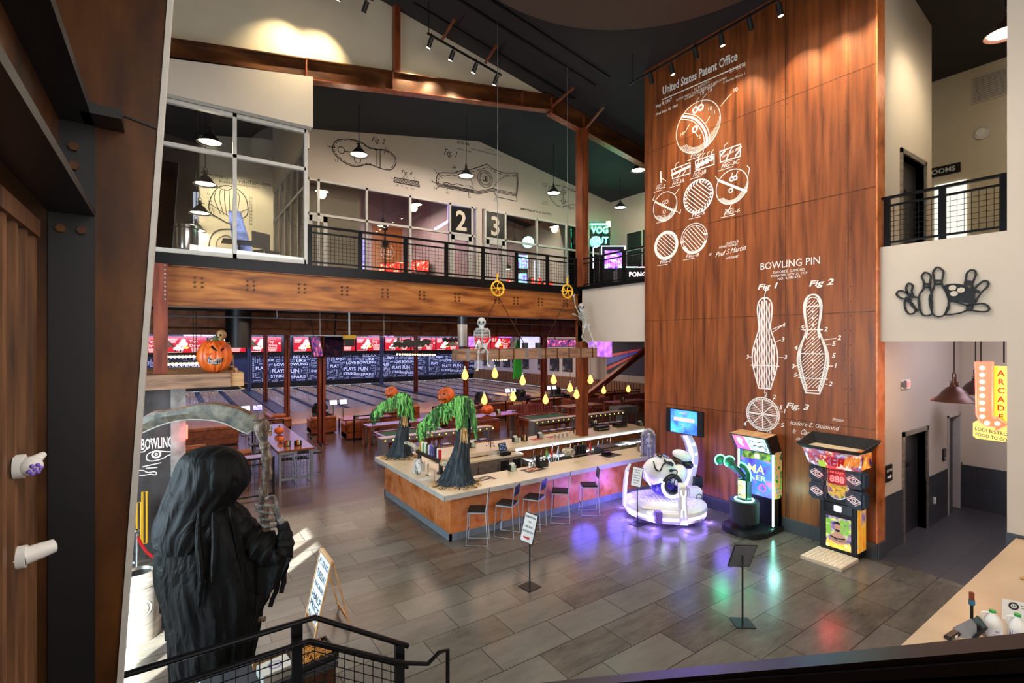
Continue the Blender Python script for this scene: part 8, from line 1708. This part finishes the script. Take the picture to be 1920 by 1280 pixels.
def pin(pts_r,uc):
 half=Rp([(uc+w_,v)for v,w_ in pts_r]);c=onX(uc,640,RX).y
 R1=cat(half,5);L1=[(2*c-a,b)for a,b in R1];out=R1+L1[::-1];m.strip(out,.03,PR,True)
 def ins(a,b):
  for i in range(len(R1)-1):
   z1,z2=R1[i][1],R1[i+1][1]
   if(z1-b)*(z2-b)<=0:return abs(a-c)<abs(R1[i][0]-c)-.03
  return False
 return c,out,ins,R1
prof=[(558,0),(559,6),(566,12),(578,14),(592,13),(610,11),(620,12),(632,16),(648,21),(664,24),(680,24),(700,20),(716,15),(729,11)]
c,out,ins,R1=pin(prof,1434);zs=[b for a,b in R1]
k=-.34
while k<.34:
 run=[]
 z_=min(zs)
 while z_<max(zs):
  if ins(c+k,z_):run.append((c+k+.008*math.sin(z_*23+k*40),z_))
  z_+=.07
 if len(run)>2:m.strip(run,.034,PR)
 k+=.058
m.strip([(c-.34,min(zs)+.55),(c+.34,min(zs)+.55)],.02,PR);m.strip([R1[-1],(2*c-R1[-1][0],R1[-1][1])],.03,PR)
for pts in([(1449,617),(1465,610)],[(1450,622),(1466,611)],[(1455,640),(1464,637)],[(1404,669),(1410,669)],[(1461,670),(1469,670)],[(1434,730),(1434,737)],[(1434,552),(1434,558)]):ln(m,pts,.015)
for s,u,v in(('4',1466,613),('3',1465,640),('3',1399,672),('3',1470,673),('2',1433,743),('1',1432,551)):figs(s,u,v,.07,.2,.1)
prof2=[(552,0),(553,7),(560,14),(572,17),(590,16),(606,13),(618,12),(632,17),(648,24),(664,29),(680,30),(700,26),(720,20),(738,13)]
c,out,ins,R1=pin(prof2,1524);zs=[b for a,b in R1]
inner=[(c+(a-c)*.8,b-.06*(1 if b>sum(zs)/len(zs)else-1))for a,b in R1];Li=[(2*c-a,b)for a,b in inner];m.strip(inner+Li[::-1],.02,PR,True)
n_=len(R1)
for i in range(0,n_-1):
 for t_ in(0,.5):
  a,b=R1[i],inner[i];a2,b2=R1[i+1],inner[i+1];p1=(a[0]*(1-t_)+a2[0]*t_,a[1]*(1-t_)+a2[1]*t_);p2=(b2[0]*(1-t_)+b[0]*t_,b2[1]*(1-t_)+b[1]*t_+.05)
  m.strip([p1,p2],.018,PR);m.strip([(2*c-p1[0],p1[1]),(2*c-p2[0],p2[1])],.018,PR)
hatch(m,lambda a,b:ins(c+(a-c)/.76,b)and min(zs)+.12<b<max(zs)-.12,PR,c-.4,c+.4,min(zs),max(zs),.055,-.8,.014,130)
for v in(574,618,663,709):a,b=Rp([(1524,v)])[0];m.strip([(a-.2-(.1 if v>640 else 0),b),(a+.2+(.1 if v>640 else 0),b)],.022,PR)
for v in(584,596,609,634,645,660,676,688,699):a,b=Rp([(1524,v)])[0];m.strip(circ(a,b,.012,8),.022,PR,True)
m.strip([R1[-1],(2*c-R1[-1][0],R1[-1][1])],.03,PR)
for pts in([(1507,614),(1513,611)],[(1537,619),(1543,618)],[(1546,637),(1568,634)],[(1550,646),(1559,645)],[(1496,652),(1499,654)],[(1490,687),(1495,685)],[(1554,686),(1562,686)],[(1547,720),(1552,720)],[(1493,704),(1498,702)]):ln(m,pts,.015)
for s,u,v in(('5',1501,618),('2',1545,621),('2',1570,637),('5',1560,648),('4',1489,655),('3',1484,690),('1',1563,689),('5',1560,670),('2',1554,723),('5',1488,706)):figs(s,u,v,.07,.2,.1)
y,z,r=rcirc(m,1430,776,31,.022);m.strip(circ(y,z,r*.88,40),.018,PR,True)
for i in range(56):a=i*2*PI/56;m.strip([(y+math.cos(a)*r*.89,z+math.sin(a)*r*.89),(y+math.cos(a+.08)*r,z+math.sin(a+.08)*r)],.016,PR)
for i in range(8):a=i*PI/4+.1*0;m.strip([(y,z),(y+math.cos(a)*r*.88,z+math.sin(a)*r*.88)],.02 if i%2 else .03,PR)
hatch(m,lambda a,b:(a-y)**2+(b-z)**2<(r*.86)**2,PR,y-r,y+r,z-r,z+r,.04,.1,.009,50)
for pts in([(1448,753),(1451,747)],[(1457,761),(1461,763)],[(1460,772),(1468,772)],[(1458,793),(1462,794)],[(1422,806),(1418,811)],[(1437,806),(1440,810)],[(1406,787),(1398,791)]):ln(m,pts,.015)
for s,u,v in(('2',1449,747),('5',1461,767),('1',1468,774),('5',1464,800),('2',1441,816),('3',1415,816),('4',1394,797)):figs(s,u,v,.07,.2,.1)
for s,a,b,c_,d,h,sl,bo in(('Isadore E. Guimond',1481,795,1572,807,.1,.35,0),('Inventor',1560,788,1582,791,.08,.3,0),('By',1486,810,1492,811,.09,.3,0),('Clarence',1500,813,1531,819,.12,.4,0),('AOBrian',1532,820,1576,828,.15,.4,0),('and Hyman Berman',1492,824,1560,836,.09,.4,0)):rt(m,s,a,b,c_,d,h,bo,sl)
tag(m.build('wall_drawing',M['wpaint'],smooth=False),'white patent drawings of bowling pins at the lower right of the rust wall','wall drawing')
